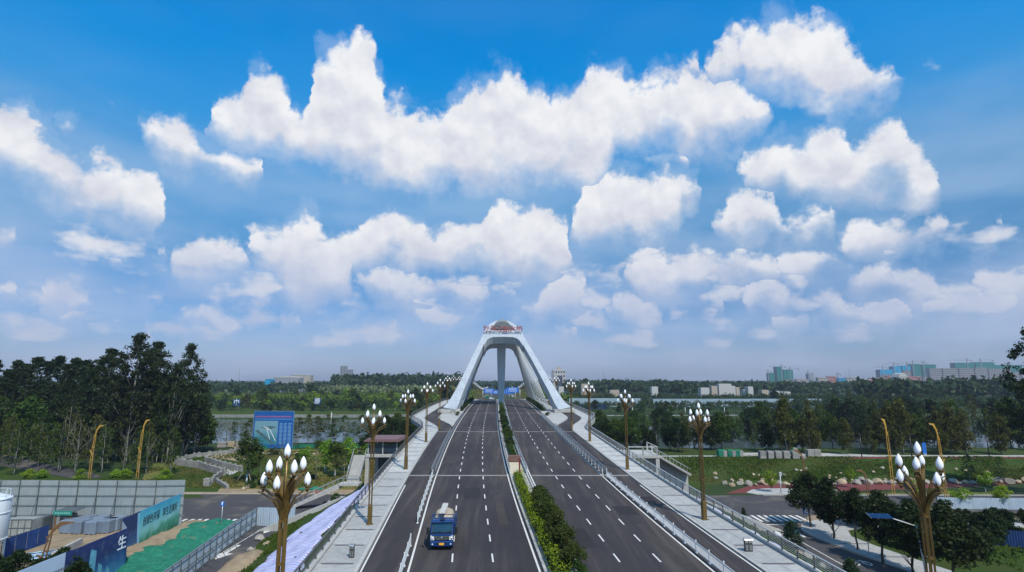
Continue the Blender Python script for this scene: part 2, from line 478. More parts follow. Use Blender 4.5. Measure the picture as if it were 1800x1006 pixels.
def text_mesh(body, size, name, material, depth=.02, width=None, bold=0.0):
    """lettering as a solid mesh centred on the origin, in the XZ plane, facing -Y; optionally fitted to a width"""
    cu = bpy.data.curves.new(name, 'FONT'); cu.body = body; cu.size = size; cu.extrude = depth; cu.resolution_u = 2; cu.offset = bold
    cu.align_x = 'CENTER'; cu.align_y = 'CENTER'
    o = bpy.data.objects.new(name, cu); COL.objects.link(o)
    bpy.context.view_layer.update()
    me = bpy.data.meshes.new_from_object(o.evaluated_get(bpy.context.evaluated_depsgraph_get()))
    bpy.data.objects.remove(o); bpy.data.curves.remove(cu)
    co = np.empty(len(me.vertices) * 3, np.float32); me.vertices.foreach_get('co', co); co = co.reshape(-1, 3)
    if len(co):
        w = co[:, 0].max() - co[:, 0].min()
        k = (width / w) if width else 1.0
        out = np.stack([co[:, 0] * k, -co[:, 2], co[:, 1]], 1)
        me.vertices.foreach_set('co', out.astype(np.float32).ravel())
    me.materials.clear(); me.materials.append(material); me.name = name
    me.update(); return me
# ------------------------------------------------------------------ the lie of the land
def crom(kn, x):
    if x <= kn[0][0]: return kn[0][1] + (kn[1][1] - kn[0][1]) / (kn[1][0] - kn[0][0]) * (x - kn[0][0])
    if x >= kn[-1][0]: return kn[-1][1] + (kn[-1][1] - kn[-2][1]) / (kn[-1][0] - kn[-2][0]) * (x - kn[-1][0])
    i = max(j for j in range(len(kn) - 1) if kn[j][0] <= x)
    x0, y0 = kn[i]; x1, y1 = kn[i + 1]; h = x1 - x0
    m0 = (kn[i+1][1] - kn[i-1][1]) / (kn[i+1][0] - kn[i-1][0]) if i > 0 else (y1 - y0) / h
    m1 = (kn[i+2][1] - kn[i][1]) / (kn[i+2][0] - kn[i][0]) if i + 2 < len(kn) else (y1 - y0) / h
    t = (x - x0) / h
    return (2*t**3 - 3*t*t + 1) * y0 + (t**3 - 2*t*t + t) * h * m0 + (-2*t**3 + 3*t*t) * y1 + (t**3 - t*t) * h * m1
CEN = [(0, 9.2), (31, 5.9), (51, 4.2), (93, 1.1), (148, -1.63), (210, -3.6), (280, -5.44), (400, -8.6), (600, -13), (1000, -21)]
DROP = [(0, 17.4), (40, 16.35), (66, 15.7), (97, 14.65), (128, 13.55), (160, 12.6), (200, 11.75), (240, 11.2), (280, 11.0), (320, 11.2), (400, 13.2), (500, 17.2), (600, 20.6), (700, 22.4), (800, 22.65), (1500, 22.65)]
def cen(y): return crom(CEN, y)
def dz(y): return CAM_Z - crom(DROP, y)                     # height of the carriageway
def sst(a, b, x):
    t = min(1, max(0, (x - a) / (b - a))); return t * t * (3 - 2 * t)
def bulge(y): return 8.0 * sst(150, 190, y) * (1 - sst(345, 400, y))

LEFT = [(-400, 0), (118, 0), (170, 3), (186, 3), (230, -1.8), (236, -4), (366, -4), (374, -1.2), (384, 2), (430, 3.5), (520, 2), (800, 0), (14000, 0)]
RIGHT = [(-400, 0), (131, 0), (147, 3.5), (168, 3.5), (214, -1.8), (220, -4), (322, -4), (330, -1.2), (344, 1.5), (420, 3), (520, 2), (800, 0), (14000, 0)]
def pl(kn, y):
    for (a, u), (b, v) in zip(kn, kn[1:]):
        if y <= b: return u + (v - u) * (max(y, a) - a) / (b - a)
    return kn[-1][1]
def tz(x, y):
    w = min(1, max(0, (x + 18) / 36))
    return pl(LEFT, y) * (1 - w) + pl(RIGHT, y) * w
WATER_Z = -2.0

def G(px, py, extra=0.0):
    """the point of the ground seen at a pixel of the photograph"""
    d = ray(px, py); t = 5.0; last = t
    while t < 16000:
        x, y, z = d.x * t, d.y * t, CAM_Z + d.z * t
        if z <= tz(x, y) + extra: break
        last = t; t *= 1.01
    lo, hi = last, t
    for _ in range(30):
        m = (lo + hi) / 2
        if CAM_Z + d.z * m <= tz(d.x * m, d.y * m) + extra: hi = m
        else: lo = m
    return Vector((d.x * hi, d.y * hi, tz(d.x * hi, d.y * hi)))
def at_z(px, py, z):
    d = ray(px, py); t = (z - CAM_Z) / d.z
    return Vector((d.x * t, d.y * t, z))
def at_y(px, py, y):
    d = ray(px, py); t = y / d.y
    return Vector((d.x * t, y, CAM_Z + d.z * t))

# ---- materials of the setting
def speckle(N, c, v):
    s = N.noise(v, 9, 2, .6); return N.mix(N.math('MULTIPLY', N.step(s, .45, .8), .35), c, (.10, .10, .11))
def asphalt_extra(N, c, v):
    # worn wheel tracks along the lanes, patches and faint cross stains
    wear = N.noise(N.vec('MULTIPLY', v, (1.0, .035, 1)), 1.1, 5, .6)
    c = N.mix(N.math('MULTIPLY', N.step(wear, .42, .66), .75), c, (.078, .066, .060))
    dark = N.noise(N.vec('MULTIPLY', v, (1, .25, 1)), .09, 5, .65)
    c = N.mix(N.math('MULTIPLY', N.step(dark, .46, .66), .7), c, (.024, .022, .027))
    return N.mix(N.math('MULTIPLY', N.step(N.noise(v, 14, 2, .7), .5, .8), .3), c, (.11, .105, .10))
M_ASPH = mat('asphalt', (.040, .034, .035), .92, spec=.18, var=.18, scale=2.5, bump=.004, bscale=60, extra=asphalt_extra)
M_ASPH2 = mat('asphalt_old', (.056, .053, .056), .92, spec=.2, var=.2, scale=1.2, extra=lambda N, c, v: N.mix(N.math('MULTIPLY', N.step(N.noise(v, .18, 5, .65), .5, .68), .6), c, (.16, .135, .10)))
M_PAINT = mat('road_paint', (.58, .56, .52), .6, var=.12, scale=6, extra=lambda N, c, v: N.mix(N.math('MULTIPLY', N.step(N.noise(v, 4.5, 5, .7), .52, .75), .4), c, (.28, .26, .24)))
M_CONC = mat('concrete', (.36, .35, .33), .85, var=.18, scale=.9, bump=.006, streak=.35)
M_JOINT = mat('joint_concrete', (.30, .29, .27), .85, var=.3, scale=3)
M_KERB = mat('kerb_stone', (.36, .35, .33), .8, var=.22, scale=2.0)
def paver(N, c, v):
    b = _n(N.n, 'ShaderNodeTexBrick'); _in(N.l, b.inputs['Vector'], v)
    b.inputs['Scale'].default_value = 1.0; b.inputs['Mortar Size'].default_value = .012; b.inputs['Brick Width'].default_value = .6; b.inputs['Row Height'].default_value = .3
    b.inputs['Color1'].default_value = (1, 1, 1, 1); b.inputs['Color2'].default_value = (.82, .83, .86, 1); b.inputs['Mortar'].default_value = (.5, .5, .5, 1)
    return N.mix(1.0, c, b.outputs[0], 'MULTIPLY')
M_PAVE = mat('grey_granite_paving', (.36, .355, .34), .8, var=.14, scale=1.4, extra=paver, per_obj=.08)
M_PAVEW = mat('pale_granite_paving', (.46, .45, .42), .75, var=.14, scale=1.4, extra=paver, per_obj=.05)
M_BAND = mat('dark_granite_band', (.10, .085, .09), .7, var=.3, scale=3)
def grassx(N, c, v):
    c = N.mix(N.step(N.noise(v, .11, 5, .6), .42, .66), c, (.048, .056, .014))
    return N.mix(N.math('MULTIPLY', N.step(N.noise(v, 5, 4, .7), .4, .7), .5), c, (.018, .040, .010))
M_GRASS = mat('grass', (.034, .062, .010), .95, var=.3, scale=2, bump=.05, bscale=9, extra=grassx)
def lawnx(N, c, v):
    c = N.mix(N.step(N.noise(v, .13, 5, .62), .38, .60), c, (.155, .120, .042))
    return N.mix(N.math('MULTIPLY', N.step(N.noise(v, 1.4, 5, .7), .45, .75), .55), c, (.05, .07, .02))
M_LAWN = mat('dry_lawn', (.095, .120, .028), .95, var=.3, scale=2, bump=.05, bscale=9, extra=lawnx)
M_EARTH = mat('bare_earth', (.25, .19, .125), .95, var=.28, scale=.8, bump=.04, bscale=5, extra=lambda N, c, v: N.mix(N.math('MULTIPLY', N.step(N.noise(v, .3, 5, .65), .45, .7), .6), c, (.15, .12, .085)))
M_FIELD = mat('wooded_ground', (.028, .046, .014), .95, var=.4, scale=.35, bump=.1, bscale=2)
M_RED = mat('red_path', (.145, .045, .042), .88, var=.16, scale=1.2, bump=.004)
M_SOIL = mat('dark_soil', (.06, .05, .035), .95, var=.4, scale=1.2, bump=.04, bscale=6)
M_STEEL = mat('galvanised_steel', (.36, .37, .38), .38, .85, var=.12, scale=3, coords='object')
M_RAILW = mat('white_railing_paint', (.58, .60, .62), .4, .0, var=.1, scale=3, coords='object')
M_DARKM = mat('dark_metal', (.05, .045, .045), .5, .6, var=.2, scale=3)

# ---- ground sheet, following the land
def ground_sheet():
    ys = sorted(set([p[0] for p in LEFT + RIGHT if p[0] < 14000] + list(range(-400, 100, 50)) + [600, 1000, 1500, 2500, 4500, 8000, 14000]))
    xs = [-14000, -6000, -3000, -1500, -700, -400, -250, -150, -80, -40, -18, -9, 0, 9, 18, 40, 80, 150, 250, 400, 700, 1500, 3000, 6000, 14000]
    v = [(x, y, tz(x, y)) for y in ys for x in xs]; n = len(xs)
    f = [(j * n + i, j * n + i + 1, (j + 1) * n + i + 1, (j + 1) * n + i) for j in range(len(ys) - 1) for i in range(n - 1)]
    m = MB(); m._add(v, f); return m.build('ground', M_FIELD, kind='structure')
ground_sheet()
KY = sorted(set(p[0] for p in LEFT + RIGHT))
def sheet(name, poly, material, h=.02, kind='structure', zf=None, parent=None, cell=None):
    """a sheet over the ground inside a polygon (x, y), cut where the land bends"""
    bm = bmesh.new()
    vs = [bm.verts.new((p[0], p[1], 0)) for p in poly]; bm.faces.new(vs)
    bmesh.ops.triangulate(bm, faces=bm.faces[:])
    y0, y1 = min(p[1] for p in poly), max(p[1] for p in poly); x0, x1 = min(p[0] for p in poly), max(p[0] for p in poly)
    cuts = [((0, k, 0), (0, 1, 0)) for k in KY if y0 < k < y1] + [((k, 0, 0), (1, 0, 0)) for k in (-18, -9, 0, 9, 18) if x0 < k < x1]
    if cell:
        k = y0 + cell
        while k < y1: cuts.append(((0, k, 0), (0, 1, 0))); k += cell
        k = x0 + cell
        while k < x1: cuts.append(((k, 0, 0), (1, 0, 0))); k += cell
    for co, no in cuts:
        bmesh.ops.bisect_plane(bm, geom=bm.verts[:] + bm.edges[:] + bm.faces[:], plane_co=co, plane_no=no)
    for q in bm.verts: q.co.z = (zf or tz)(q.co.x, q.co.y) + h
    bmesh.ops.recalc_face_normals(bm, faces=bm.faces)
    if bm.faces and sum(q.normal.z for q in bm.faces) < 0: bmesh.ops.reverse_faces(bm, faces=bm.faces[:])
    me = bpy.data.meshes.new(name); bm.to_mesh(me); bm.free(); me.materials.append(material)
    o = link(name, me, parent)
    if kind and not parent: o['kind'] = kind
    return o
def gp(*pts): return [tuple(G(*p)[:2]) for p in pts]

# water
mw = bpy.data.materials.new('river_water'); mw.use_nodes = True
_b = mw.node_tree.nodes['Principled BSDF']; _N = NG(mw.node_tree)
_b.inputs['Base Color'].default_value = (.06, .085, .085, 1); _b.inputs['Roughness'].default_value = .12
_g = _n(mw.node_tree.nodes, 'ShaderNodeNewGeometry'); _bp = _n(mw.node_tree.nodes, 'ShaderNodeBump'); _bp.inputs['Distance'].default_value = .05
mw.node_tree.links.new(_N.noise(_N.vec('MULTIPLY', _g.outputs['Position'], (1, .4, 1)), .9, 4, .6), _bp.inputs['Height']); mw.node_tree.links.new(_bp.outputs[0], _b.inputs['Normal'])
MB().quad((-3000, 200, WATER_Z), (3000, 200, WATER_Z), (3000, 382, WATER_Z), (-3000, 382, WATER_Z)).build('river', mw, kind='structure')

# ---- the ribbon tools for the bridge road
def ystep(y0, y1, st=6.0):
    n = max(1, int(math.ceil((y1 - y0) / st))); return [y0 + (y1 - y0) * i / n for i in range(n + 1)]
def off(o, y):
    """offset from the centre line; beyond 17.3 m the road bows out around the arch feet"""
    return cen(y) + (o + math.copysign(bulge(y), o) if abs(o) > 17.2 else o)
def ribbon(m, a, b, y0, y1, h, st=6.0, fa=off, zf=None):
    zf = zf or dz
    ys = ystep(y0, y1, st); base = len(m.v)
    for y in ys: m.v.extend([(fa(a, y), y, zf(y) + h), (fa(b, y), y, zf(y) + h)])
    for i in range(len(ys) - 1): m.f.append((base + 2*i, base + 2*i + 1, base + 2*i + 3, base + 2*i + 2)); m.m.append(m.mi); m.sm.append(False)
    return m
def sweep(m, prof, y0, y1, st=6.0, fa=off, zf=None):
    zf = zf or dz
    ys = ystep(y0, y1, st); n = len(prof); vs = [(fa(o, y), y, zf(y) + z) for y in ys for o, z in prof]; fs = []
    for i in range(len(ys) - 1):
        for k in range(n): k2 = (k + 1) % n; fs.append((i*n + k, i*n + k2, (i+1)*n + k2, (i+1)*n + k))
    fs += [tuple(range(n - 1, -1, -1)), tuple((len(ys) - 1) * n + k for k in range(n))]
    m._add(vs, fs); return m
NEAR = 6.0; END = 900.0; JOINTS = (92.9, 148.0, 207.0)
def const_off(o, y): return cen(y) + o
# the deck body (concrete), embanked before the first joint, a bridge after it
def deck_body():
    m = MB()
    E = 21.6
    ys = ystep(NEAR, END, 6)
    prof = lambda y: [(-E, -.06), (E, -.06), (E, -.75), (17, -1.7), (-17, -1.7), (-E, -.75)]
    vs = [(off(o, y), y, dz(y) + z) for y in ys for o, z in prof(y)]; fs = []; n = 6
    for i in range(len(ys) - 1):
        for k in range(n): k2 = (k + 1) % n; fs.append((i*n + k, i*n + k2, (i+1)*n + k2, (i+1)*n + k))
    m._add(vs, fs)
    m.build('bridge_deck', M_CONC, kind='structure')
deck_body()
# side slopes of the near embankment, ending in abutment walls
def bank_z(x, y):
    c = cen(y); o = abs(x - c); top = dz(y) - .25
    return max(tz(x, y), top - max(0, o - 21.5) * .50)
for sgn in (-1, 1):
    m = MB(); ys = ystep(NEAR, 92.4, 4); os = [21.3, 23, 25, 27, 29, 31, 33, 35, 37, 39]
    vs = [(cen(y) + sgn * o, y, bank_z(cen(y) + sgn * o, y) + (.02 if o < 36 else -.05) + .18 * math.sin(o * 2.1 + y * .7) * (21.5 < o < 35)) for y in ys for o in os]; n = len(os)
    fs = [(i*n + k, i*n + k + 1, (i+1)*n + k + 1, (i+1)*n + k) for i in range(len(ys) - 1) for k in range(n - 1)]
    m._add(vs, fs, True); m.build('embankment', M_GRASS, kind='structure')
m = MB(); c = cen(92.4)
m.prism([(c - 40, 0), (c + 40, 0), (c + 21.6, dz(92.4) - .8), (c - 21.6, dz(92.4) - .8)], 'y', 91.4, 92.5); m.build('abutment_wall', M_CONC, kind='structure')
# piers
for k, y in enumerate((124, 168, 212, 252, 292, 332, 372)):
    for s in (-1, 1):
        m = MB(); x = cen(y) + s * 9.5
        m.box((x, y, (dz(y) - 1.7 + tz(x, y) - 1) / 2), (3.2, 2.0, dz(y) - 1.7 - tz(x, y) + 1)); m.box((x, y, dz(y) - 2.0), (7.5, 2.4, .7), taper=1.0)
        o = m.build('bridge_pier', M_CONC); tag(o, 'grey concrete pier holding up the bridge deck over the riverside', 'pier', 'bridge piers under the deck')

# surfaces
m = MB()
for s in (-1, 1): ribbon(m, s * 1.4, s * 17.2, NEAR, END, 0.0) if s > 0 else ribbon(m, s * 17.2, s * 1.4, NEAR, END, 0.0)
m.build('road', M_ASPH, kind='structure', recalc=False)
m = MB()          # the service lane that bows out beyond the arch feet
for a, b in ((-17.3, -13.0), (13.0, 17.3)):
    f = lambda o, y: cen(y) + math.copysign(abs(o) + bulge(y), o)
    ribbon(m, a, b, 150, 400, .004, fa=f)
m.build('cycle_lane', M_ASPH, kind='structure', recalc=False)
m = MB(); ribbon(m, -1.45, 1.45, NEAR, END, -.01); m.build('median', M_CONC, kind='structure', recalc=False)
# kerbs
KM = mat('kerb_side', (.26, .25, .23), .85, var=.25, scale=2.5)
for s in (-1, 1):
    for a, b, h, y0, y1 in ((1.2, 1.45, .20, NEAR, END), (17.25, 17.6, .14, NEAR, END)):
        m = MB(); sweep(m, [(s*a, -.05), (s*b, -.05), (s*b, h), (s*a, h)], y0, y1); m.build('kerb', M_KERB, kind='structure')
    m = MB(); sweep(m, [(s*21.1, -.05), (s*21.65, -.05), (s*21.65, .32), (s*21.1, .32)], NEAR, END); m.build('parapet_kerb', M_KERB, kind='structure')
# pavements: granite slabs in bays between dark bands, each bay a part
for s in (-1, 1):
    root = MB(); sweep(root, [(s*17.6, -.05), (s*21.1, -.05), (s*21.1, .10), (s*17.6, .10)], NEAR, END)
    pav = root.build('pavement', M_PAVE, kind='structure')
    y = 27.0; k = 0
    while y < 330:
        bay = 5.2 if y < 200 else 12.0
        m = MB()
        nx = 2
        for q in range(nx):
            a0 = 17.66 + q * 1.72; a1 = a0 + 1.68
            ribbon(m, s*a0, s*a1, y + .38, y + bay, .125 + .004 * ((q + k) % 2), st=3) if s > 0 else ribbon(m, s*a1, s*a0, y + .38, y + bay, .125 + .004 * ((q + k) % 2), st=3)
        for q in range(nx):
            pass
        o = m.build('paving_bay', M_PAVE if y < 90 else M_PAVEW, pav, recalc=False)
        if y < 200:
            m = MB(); a0, a1 = 17.95, 20.75
            ribbon(m, s*a0, s*a1, y, y + .34, .126, st=3) if s > 0 else ribbon(m, s*a1, s*a0, y, y + .34, .126, st=3)
            m.build('dark_band', M_BAND, pav, recalc=False)
        y += bay; k += 1
# strip between carriageway and lane at the arch feet
for s in (-1, 1):
    m = MB(); f = lambda o, y: cen(y) + s * (14.1 if o < 1 else max(14.15, 12.95 + bulge(y)))
    ys = ystep(158, 392, 6); vs = []
    for y in ys:
        a, b = f(0, y), f(1, y)
        vs += [(a, y, dz(y) + .22), (b, y, dz(y) + .22), (b, y, dz(y) - .05), (a, y, dz(y) - .05)]
    fs = []
    for i in range(len(ys) - 1):
        for k in range(4): k2 = (k + 1) % 4; fs.append((i*4 + k, i*4 + k2, i*4 + 4 + k2, i*4 + 4 + k))
    m._add(vs, fs); m.build('planted_strip', M_KERB, kind='structure')

# patched and stained places in the asphalt
M_PATCH = mat('asphalt_patch', (.027, .025, .027), .9, var=.25, scale=2, spec=.15)
M_STAIN = mat('worn_asphalt', (.050, .043, .041), .9, var=.3, scale=1.2, spec=.15)
for o0, o1, y0, y1, mm in ((2.6, 4.6, 58, 64.5, M_PATCH), (9.9, 12.2, 70, 74, M_PATCH), (-8.4, -6.2, 78, 84, M_PATCH), (-12.4, -10.4, 104, 113, M_STAIN), (6.2, 8.6, 98, 106, M_STAIN), (-5.0, -2.6, 93.6, 99, M_STAIN), (13.9, 16.3, 76, 79, M_PATCH), (-16.4, -14.2, 97, 101, M_STAIN), (-4.4, -3.4, 66, 80, M_STAIN), (3.2, 4.3, 78, 91, M_STAIN), (10.6, 11.4, 50, 66, M_STAIN)):
    m = MB(); ribbon(m, o0, o1, y0, y1, .003, st=2); m.build('road_patch', mm, kind='structure', recalc=False)
# painted markings: each line is an object, each dash a part of its row
H = .006
def line(o0, o1, y0, y1, fa=off, h=H, name='painted_line'):
    m = MB(); ribbon(m, o0, o1, y0, y1, h, fa=fa); return m.build(name, M_PAINT, kind='structure', recalc=False)
for s in (-1, 1):
    w = .09
    line(s*1.78 - w, s*1.78 + w, NEAR, 700)
    line(s*12.98 - w, s*12.98 + w, NEAR, 700)
    line(s*17.0 - .08, s*17.0 + .08, NEAR, 86)
    for o in (5.65, 9.3):
        row = MB(); ribbon(row, s*o - .07, s*o + .07, NEAR, NEAR + 2, H); first = row.build('lane_marking', M_PAINT, kind='structure', recalc=False)
        y = NEAR + 6
        while y < 640:
            if y < 230:
                q = MB(); ribbon(q, s*o - .075, s*o + .075, y, y + 2.3, H, st=3); q.build('dash', M_PAINT, first, recalc=False)
            else:
                if 'far' not in first.keys(): far = MB(); first['far'] = 1
                ribbon(far, s*o - .075, s*o + .075, y, y + 2.3, H, st=3)
            y += 6.0
        far.build('dash', M_PAINT, first, recalc=False, kind='stuff'); del first['far']
# expansion joints
for y in JOINTS:
    m = MB()
    for a, b in ((-17.2, -1.8), (1.8, 17.2)):
        m.prism([(const_off(a, y), y - .35), (const_off(b, y), y - .35), (const_off(b, y), y + .35), (const_off(a, y), y + .35)], 'z', dz(y) - .1, dz(y) + .012)
    j = m.build('expansion_joint', M_JOINT, kind='structure')
    m = MB()
    for a, b in ((-17.2, -1.8), (1.8, 17.2)):
        m.prism([(const_off(a, y), y - .05), (const_off(b, y), y - .05), (const_off(b, y), y + .05), (const_off(a, y), y + .05)], 'z', dz(y), dz(y) + .018)
    m.build('rubber_seal', M_DARKM, j)

# ---- streets below the bridge
def arrow(m, x, y, l, w, up=1, z=.028):
    m.quad((x - w*.12, y, z), (x + w*.12, y, z), (x + w*.12, y + up*l*.6, z), (x - w*.12, y + up*l*.6, z))
    m.quad((x - w*.5, y + up*l*.6, z), (x + w*.5, y + up*l*.6, z), (x, y + up*l, z))
sheet('city_ground', [(-400, -300), (400, -300), (400, 118), (-400, 118)], M_EARTH, .003)
sheet('cross_street', [(-400, 103), (400, 100.5), (400, 118), (60, 118.5), (-60, 119.5), (-400, 117)], M_ASPH2, .012)
sheet('service_road', [(-54, -60), (-34, -60), (-34.5, 60), (-35.5, 90), (-33, 103), (-56, 103), (-54, 92)], M_ASPH2, .008)
sheet('service_road', [(34, -60), (49, -60), (48.5, 70), (45.2, 80), (43.8, 90), (46, 97), (52, 103), (36, 103), (36.5, 90)], M_ASPH2, .008)
def flat_poly(name, pts, material, z, kind='structure', parent=None):
    m = MB(); m.quad(*[(p[0], p[1], z) for p in pts]); o = m.build(name, material, parent, recalc=False); 
    if kind and not parent: o['kind'] = kind
    return o
# right service road: zebra, stop line, arrows, edge line, bicycle symbol
def zebra(x0, x1, y0, y1, n, along_y=True, slant=0.0):
    root = None
    for i in range(n):
        if along_y:
            a = x0 + (x1 - x0) * i / n; b = a + (x1 - x0) / n * .48
            pts = [(a, y0), (b, y0), (b + slant, y1), (a + slant, y1)]
        else:
            a = y0 + (y1 - y0) * i / n; b = a + (y1 - y0) / n * .48
            pts = [(x0, a), (x1, a), (x1, b), (x0, b)]
        o = flat_poly('zebra_crossing' if root is None else 'stripe', pts, M_PAINT, .024, parent=root)
        if root is None: root = o
zebra(38.2, 49.0, 97.3, 101.6, 10)
zebra(-54, -43.5, 94.5, 99.0, 9)
zebra(-35.0, -27.5, 103.8, 118.0, 13, along_y=False)
m = MB(); m.quad((36.8, 95.2, .024), (43.4, 95.2, .024), (43.4, 95.6, .024), (36.8, 95.6, .024)); m.build('stop_line', M_PAINT, kind='structure', recalc=False)
m = MB(); arrow(m, 40.0, 84.5, 7.0, 2.2); arrow(m, 42.8, 88, 6.0, 2.0); m.build('turn_arrow', M_PAINT, kind='structure', recalc=False)
m = MB(); m.quad((41.0, 40, .024), (41.15, 40, .024), (41.15, 93, .024), (41.0, 93, .024)); m.build('painted_line', M_PAINT, kind='structure', recalc=False)
m = MB()
for cx in (43.0, 44.5):
    for k in range(10):
        a, b = 2*math.pi*k/10, 2*math.pi*(k+1)/10
        m.quad((cx + .50*math.cos(a), 76 + .9*math.sin(a), .024), (cx + .50*math.cos(b), 76 + .9*math.sin(b), .024), (cx + .34*math.cos(b), 76 + .62*math.sin(b), .024), (cx + .34*math.cos(a), 76 + .62*math.sin(a), .024))
m.quad((43.0, 76, .026), (43.3, 77, .026), (44.3, 77, .026), (44.3, 76.8, .026), (43.4, 76.7, .026), (43.1, 75.9, .026))
m.quad((44.5, 76, .026), (44.2, 77.4, .026), (44.35, 77.45, .026), (44.65, 76.1, .026))
m.build('bicycle_symbol', M_PAINT, kind='structure', recalc=False)
m = MB(); m.quad((58, 110, .026), (61, 109.6, .026), (61.2, 110.4, .026), (58, 110.5, .026)); m.quad((61, 109.0, .026), (64.4, 110, .026), (61.2, 111, .026)); m.quad((56, 104.2, .026), (66, 102.4, .026), (66, 103.6, .026), (57, 105.3, .026))
m.build('turn_arrow', M_PAINT, kind='structure', recalc=False)
m = MB(); arrow(m, -38.0, 84.0, 6.5, 2.2, up=-1); arrow(m, -37.2, 95, 5, 1.5, up=-1); m.build('turn_arrow', M_PAINT, kind='structure', recalc=False)
m = MB(); m.quad((-38.6, 20, .024), (-38.45, 20, .024), (-38.45, 92, .024), (-38.6, 92, .024)); m.build('painted_line', M_PAINT, kind='structure', recalc=False)
# right pavement with rounded corner and kerb
curve = [(48.9, 50), (48.4, 70), (46.5, 77), (45.1, 83), (44.2, 88), (44.4, 92), (46.2, 95.5), (49.5, 97.6), (56, 98.6), (75, 98.2), (120, 97.5)]
inner = [(54.5, 50), (54, 68), (51.8, 76), (50.2, 83), (49.6, 88), (51.2, 91.8), (56, 93.6), (75, 93.4), (120, 92.8)]
m = MB(); pts = curve + inner[::-1]; m.prism(pts, 'z', 0, .14); m.build('pavement', M_PAVE, kind='structure')
m = MB(); m.bar([(x, y, .085) for x, y in curve], .25, .17); m.build('kerb', M_KERB, kind='structure')
sheet('verge', [(x + .15, y - (.1 if y > 88 else 0)) for x, y in inner] + [(120, 40), (55, 40)], M_GRASS, .03)
m = MB()
for y in (60, 66, 72, 78, 84): m.quad((crom([(60, 49.0), (70, 48.6), (78, 46.6), (88, 44.4)], y) + .4, y, .146), (crom([(60, 49.0), (70, 48.6), (78, 46.6), (88, 44.4)], y) + 4.6, y, .146), (crom([(60, 49.0), (70, 48.6), (78, 46.6), (88, 44.4)], y) + 4.6, y + .35, .146), (crom([(60, 49.0), (70, 48.6), (78, 46.6), (88, 44.4)], y) + .4, y + .35, .146))
m.build('paving_band', M_BAND, kind='structure', recalc=False)
# pavement island, red path and riverside slope on the right
sheet('red_path', gp((1275, 868), (1330, 849), (1500, 846), (1800, 838)) + [(300, 134.5), (300, 124)] + gp((1800, 850), (1700, 856), (1500, 864), (1400, 867)), M_RED, .03)
m = MB(); isl = [tuple(G(x, y)[:2]) for x, y in ((1312, 867), (1322, 862), (1345, 860), (1440, 860), (1480, 863), (1400, 869), (1330, 870))]; m.prism(isl, 'z', 0, .14); m.build('traffic_island', M_KERB, kind='structure')
sheet('verge', [(60, 118.3), (300, 117.8), (300, 123.8), (110, 122.3), (70, 121.0)], M_LAWN, .02)
sheet('grass_slope', [(24, 120), (34, 123), (46, 130.3), (58, 131.6), (300, 136), (300, 149), (24, 149)], M_GRASS, .03)
sheet('riverside_path', [(26, 149.2), (62, 149.2), (72, 150), (95, 149), (300, 149), (300, 151), (95, 152), (84, 156), (60, 157), (52, 151.2), (26, 151)], M_CONC, .035)
sheet('riverside_red_path', [(84, 146.4), (320, 147.2), (320, 149.4), (84, 148.4)], M_RED, .05)
sheet('riverside_grass', [(24, 151), (320, 151), (320, 210), (24, 210)], M_GRASS, .012)
sheet('far_bank_grass', [(10, 331), (400, 331), (400, 420), (10, 420)], M_FIELD, .012)
sheet('far_bank_path', [(14, 350), (60, 347), (200, 352), (420, 350), (420, 353), (200, 355.5), (60, 350.5), (14, 354)], M_CONC, .05)
# left side: lawn, paths, wall on the far bank
sheet('lawn', [(-24, 122), (-24, 166), (-75, 170), (-92, 150), (-78, 124), (-60, 121.3)], M_LAWN, .03)
sheet('grass_bank', [(-60, 121), (-80, 121), (-82, 150), (-104, 160), (-96, 166), (-70, 166), (-56, 140), (-62, 128)], M_GRASS, .045)
sheet('dirt_verge', [(-28, 119.0), (-62, 119.2), (-84, 118.5), (-84, 122), (-60, 123.5), (-28, 122.6)], M_EARTH, .038)
sheet('park_road', gp((-260, 760), (0, 797), (60, 812), (130, 826), (170, 834), (178, 840), (130, 842), (60, 830), (0, 818), (-260, 800)), M_ASPH2, .05)
sheet('grass_verge', gp((-260, 802), (0, 820), (60, 832), (130, 843), (300, 842)) + [(-60, 116.5), (-110, 104.5), (-400, 104.5)] + gp((-500, 820)), M_GRASS, .022)
sheet('dirt_track', gp((350, 800), (420, 812), (440, 806), (400, 783), (440, 778), (500, 782), (500, 786), (430, 790), (400, 797)), M_EARTH, .055)
sheet('far_bank_grass', [(-10, 375), (-400, 375), (-400, 430), (-10, 430)], M_GRASS, .012)
m = MB(); m.box((-190, 374.5, -1.0), (360, .8, 2.8)); m.box((-190, 375.2, .5), (360, 1.6, .25)); m.build('embankment_wall', mat('weathered_concrete', (.20, .20, .19), .9, var=.3, scale=.5), kind='structure')
# kerb along the far side of the cross street
m = MB(); m.bar([(-84, 119.4, .07), (-60, 119.7, .07), (-26, 119.3, .07)], .25, .16); m.build('kerb', M_KERB, kind='structure')
m = MB(); m.bar([(50, 118.6, .07), (120, 118.3, .07), (300, 118.0, .07)], .25, .16); m.build('kerb', M_KERB, kind='structure')
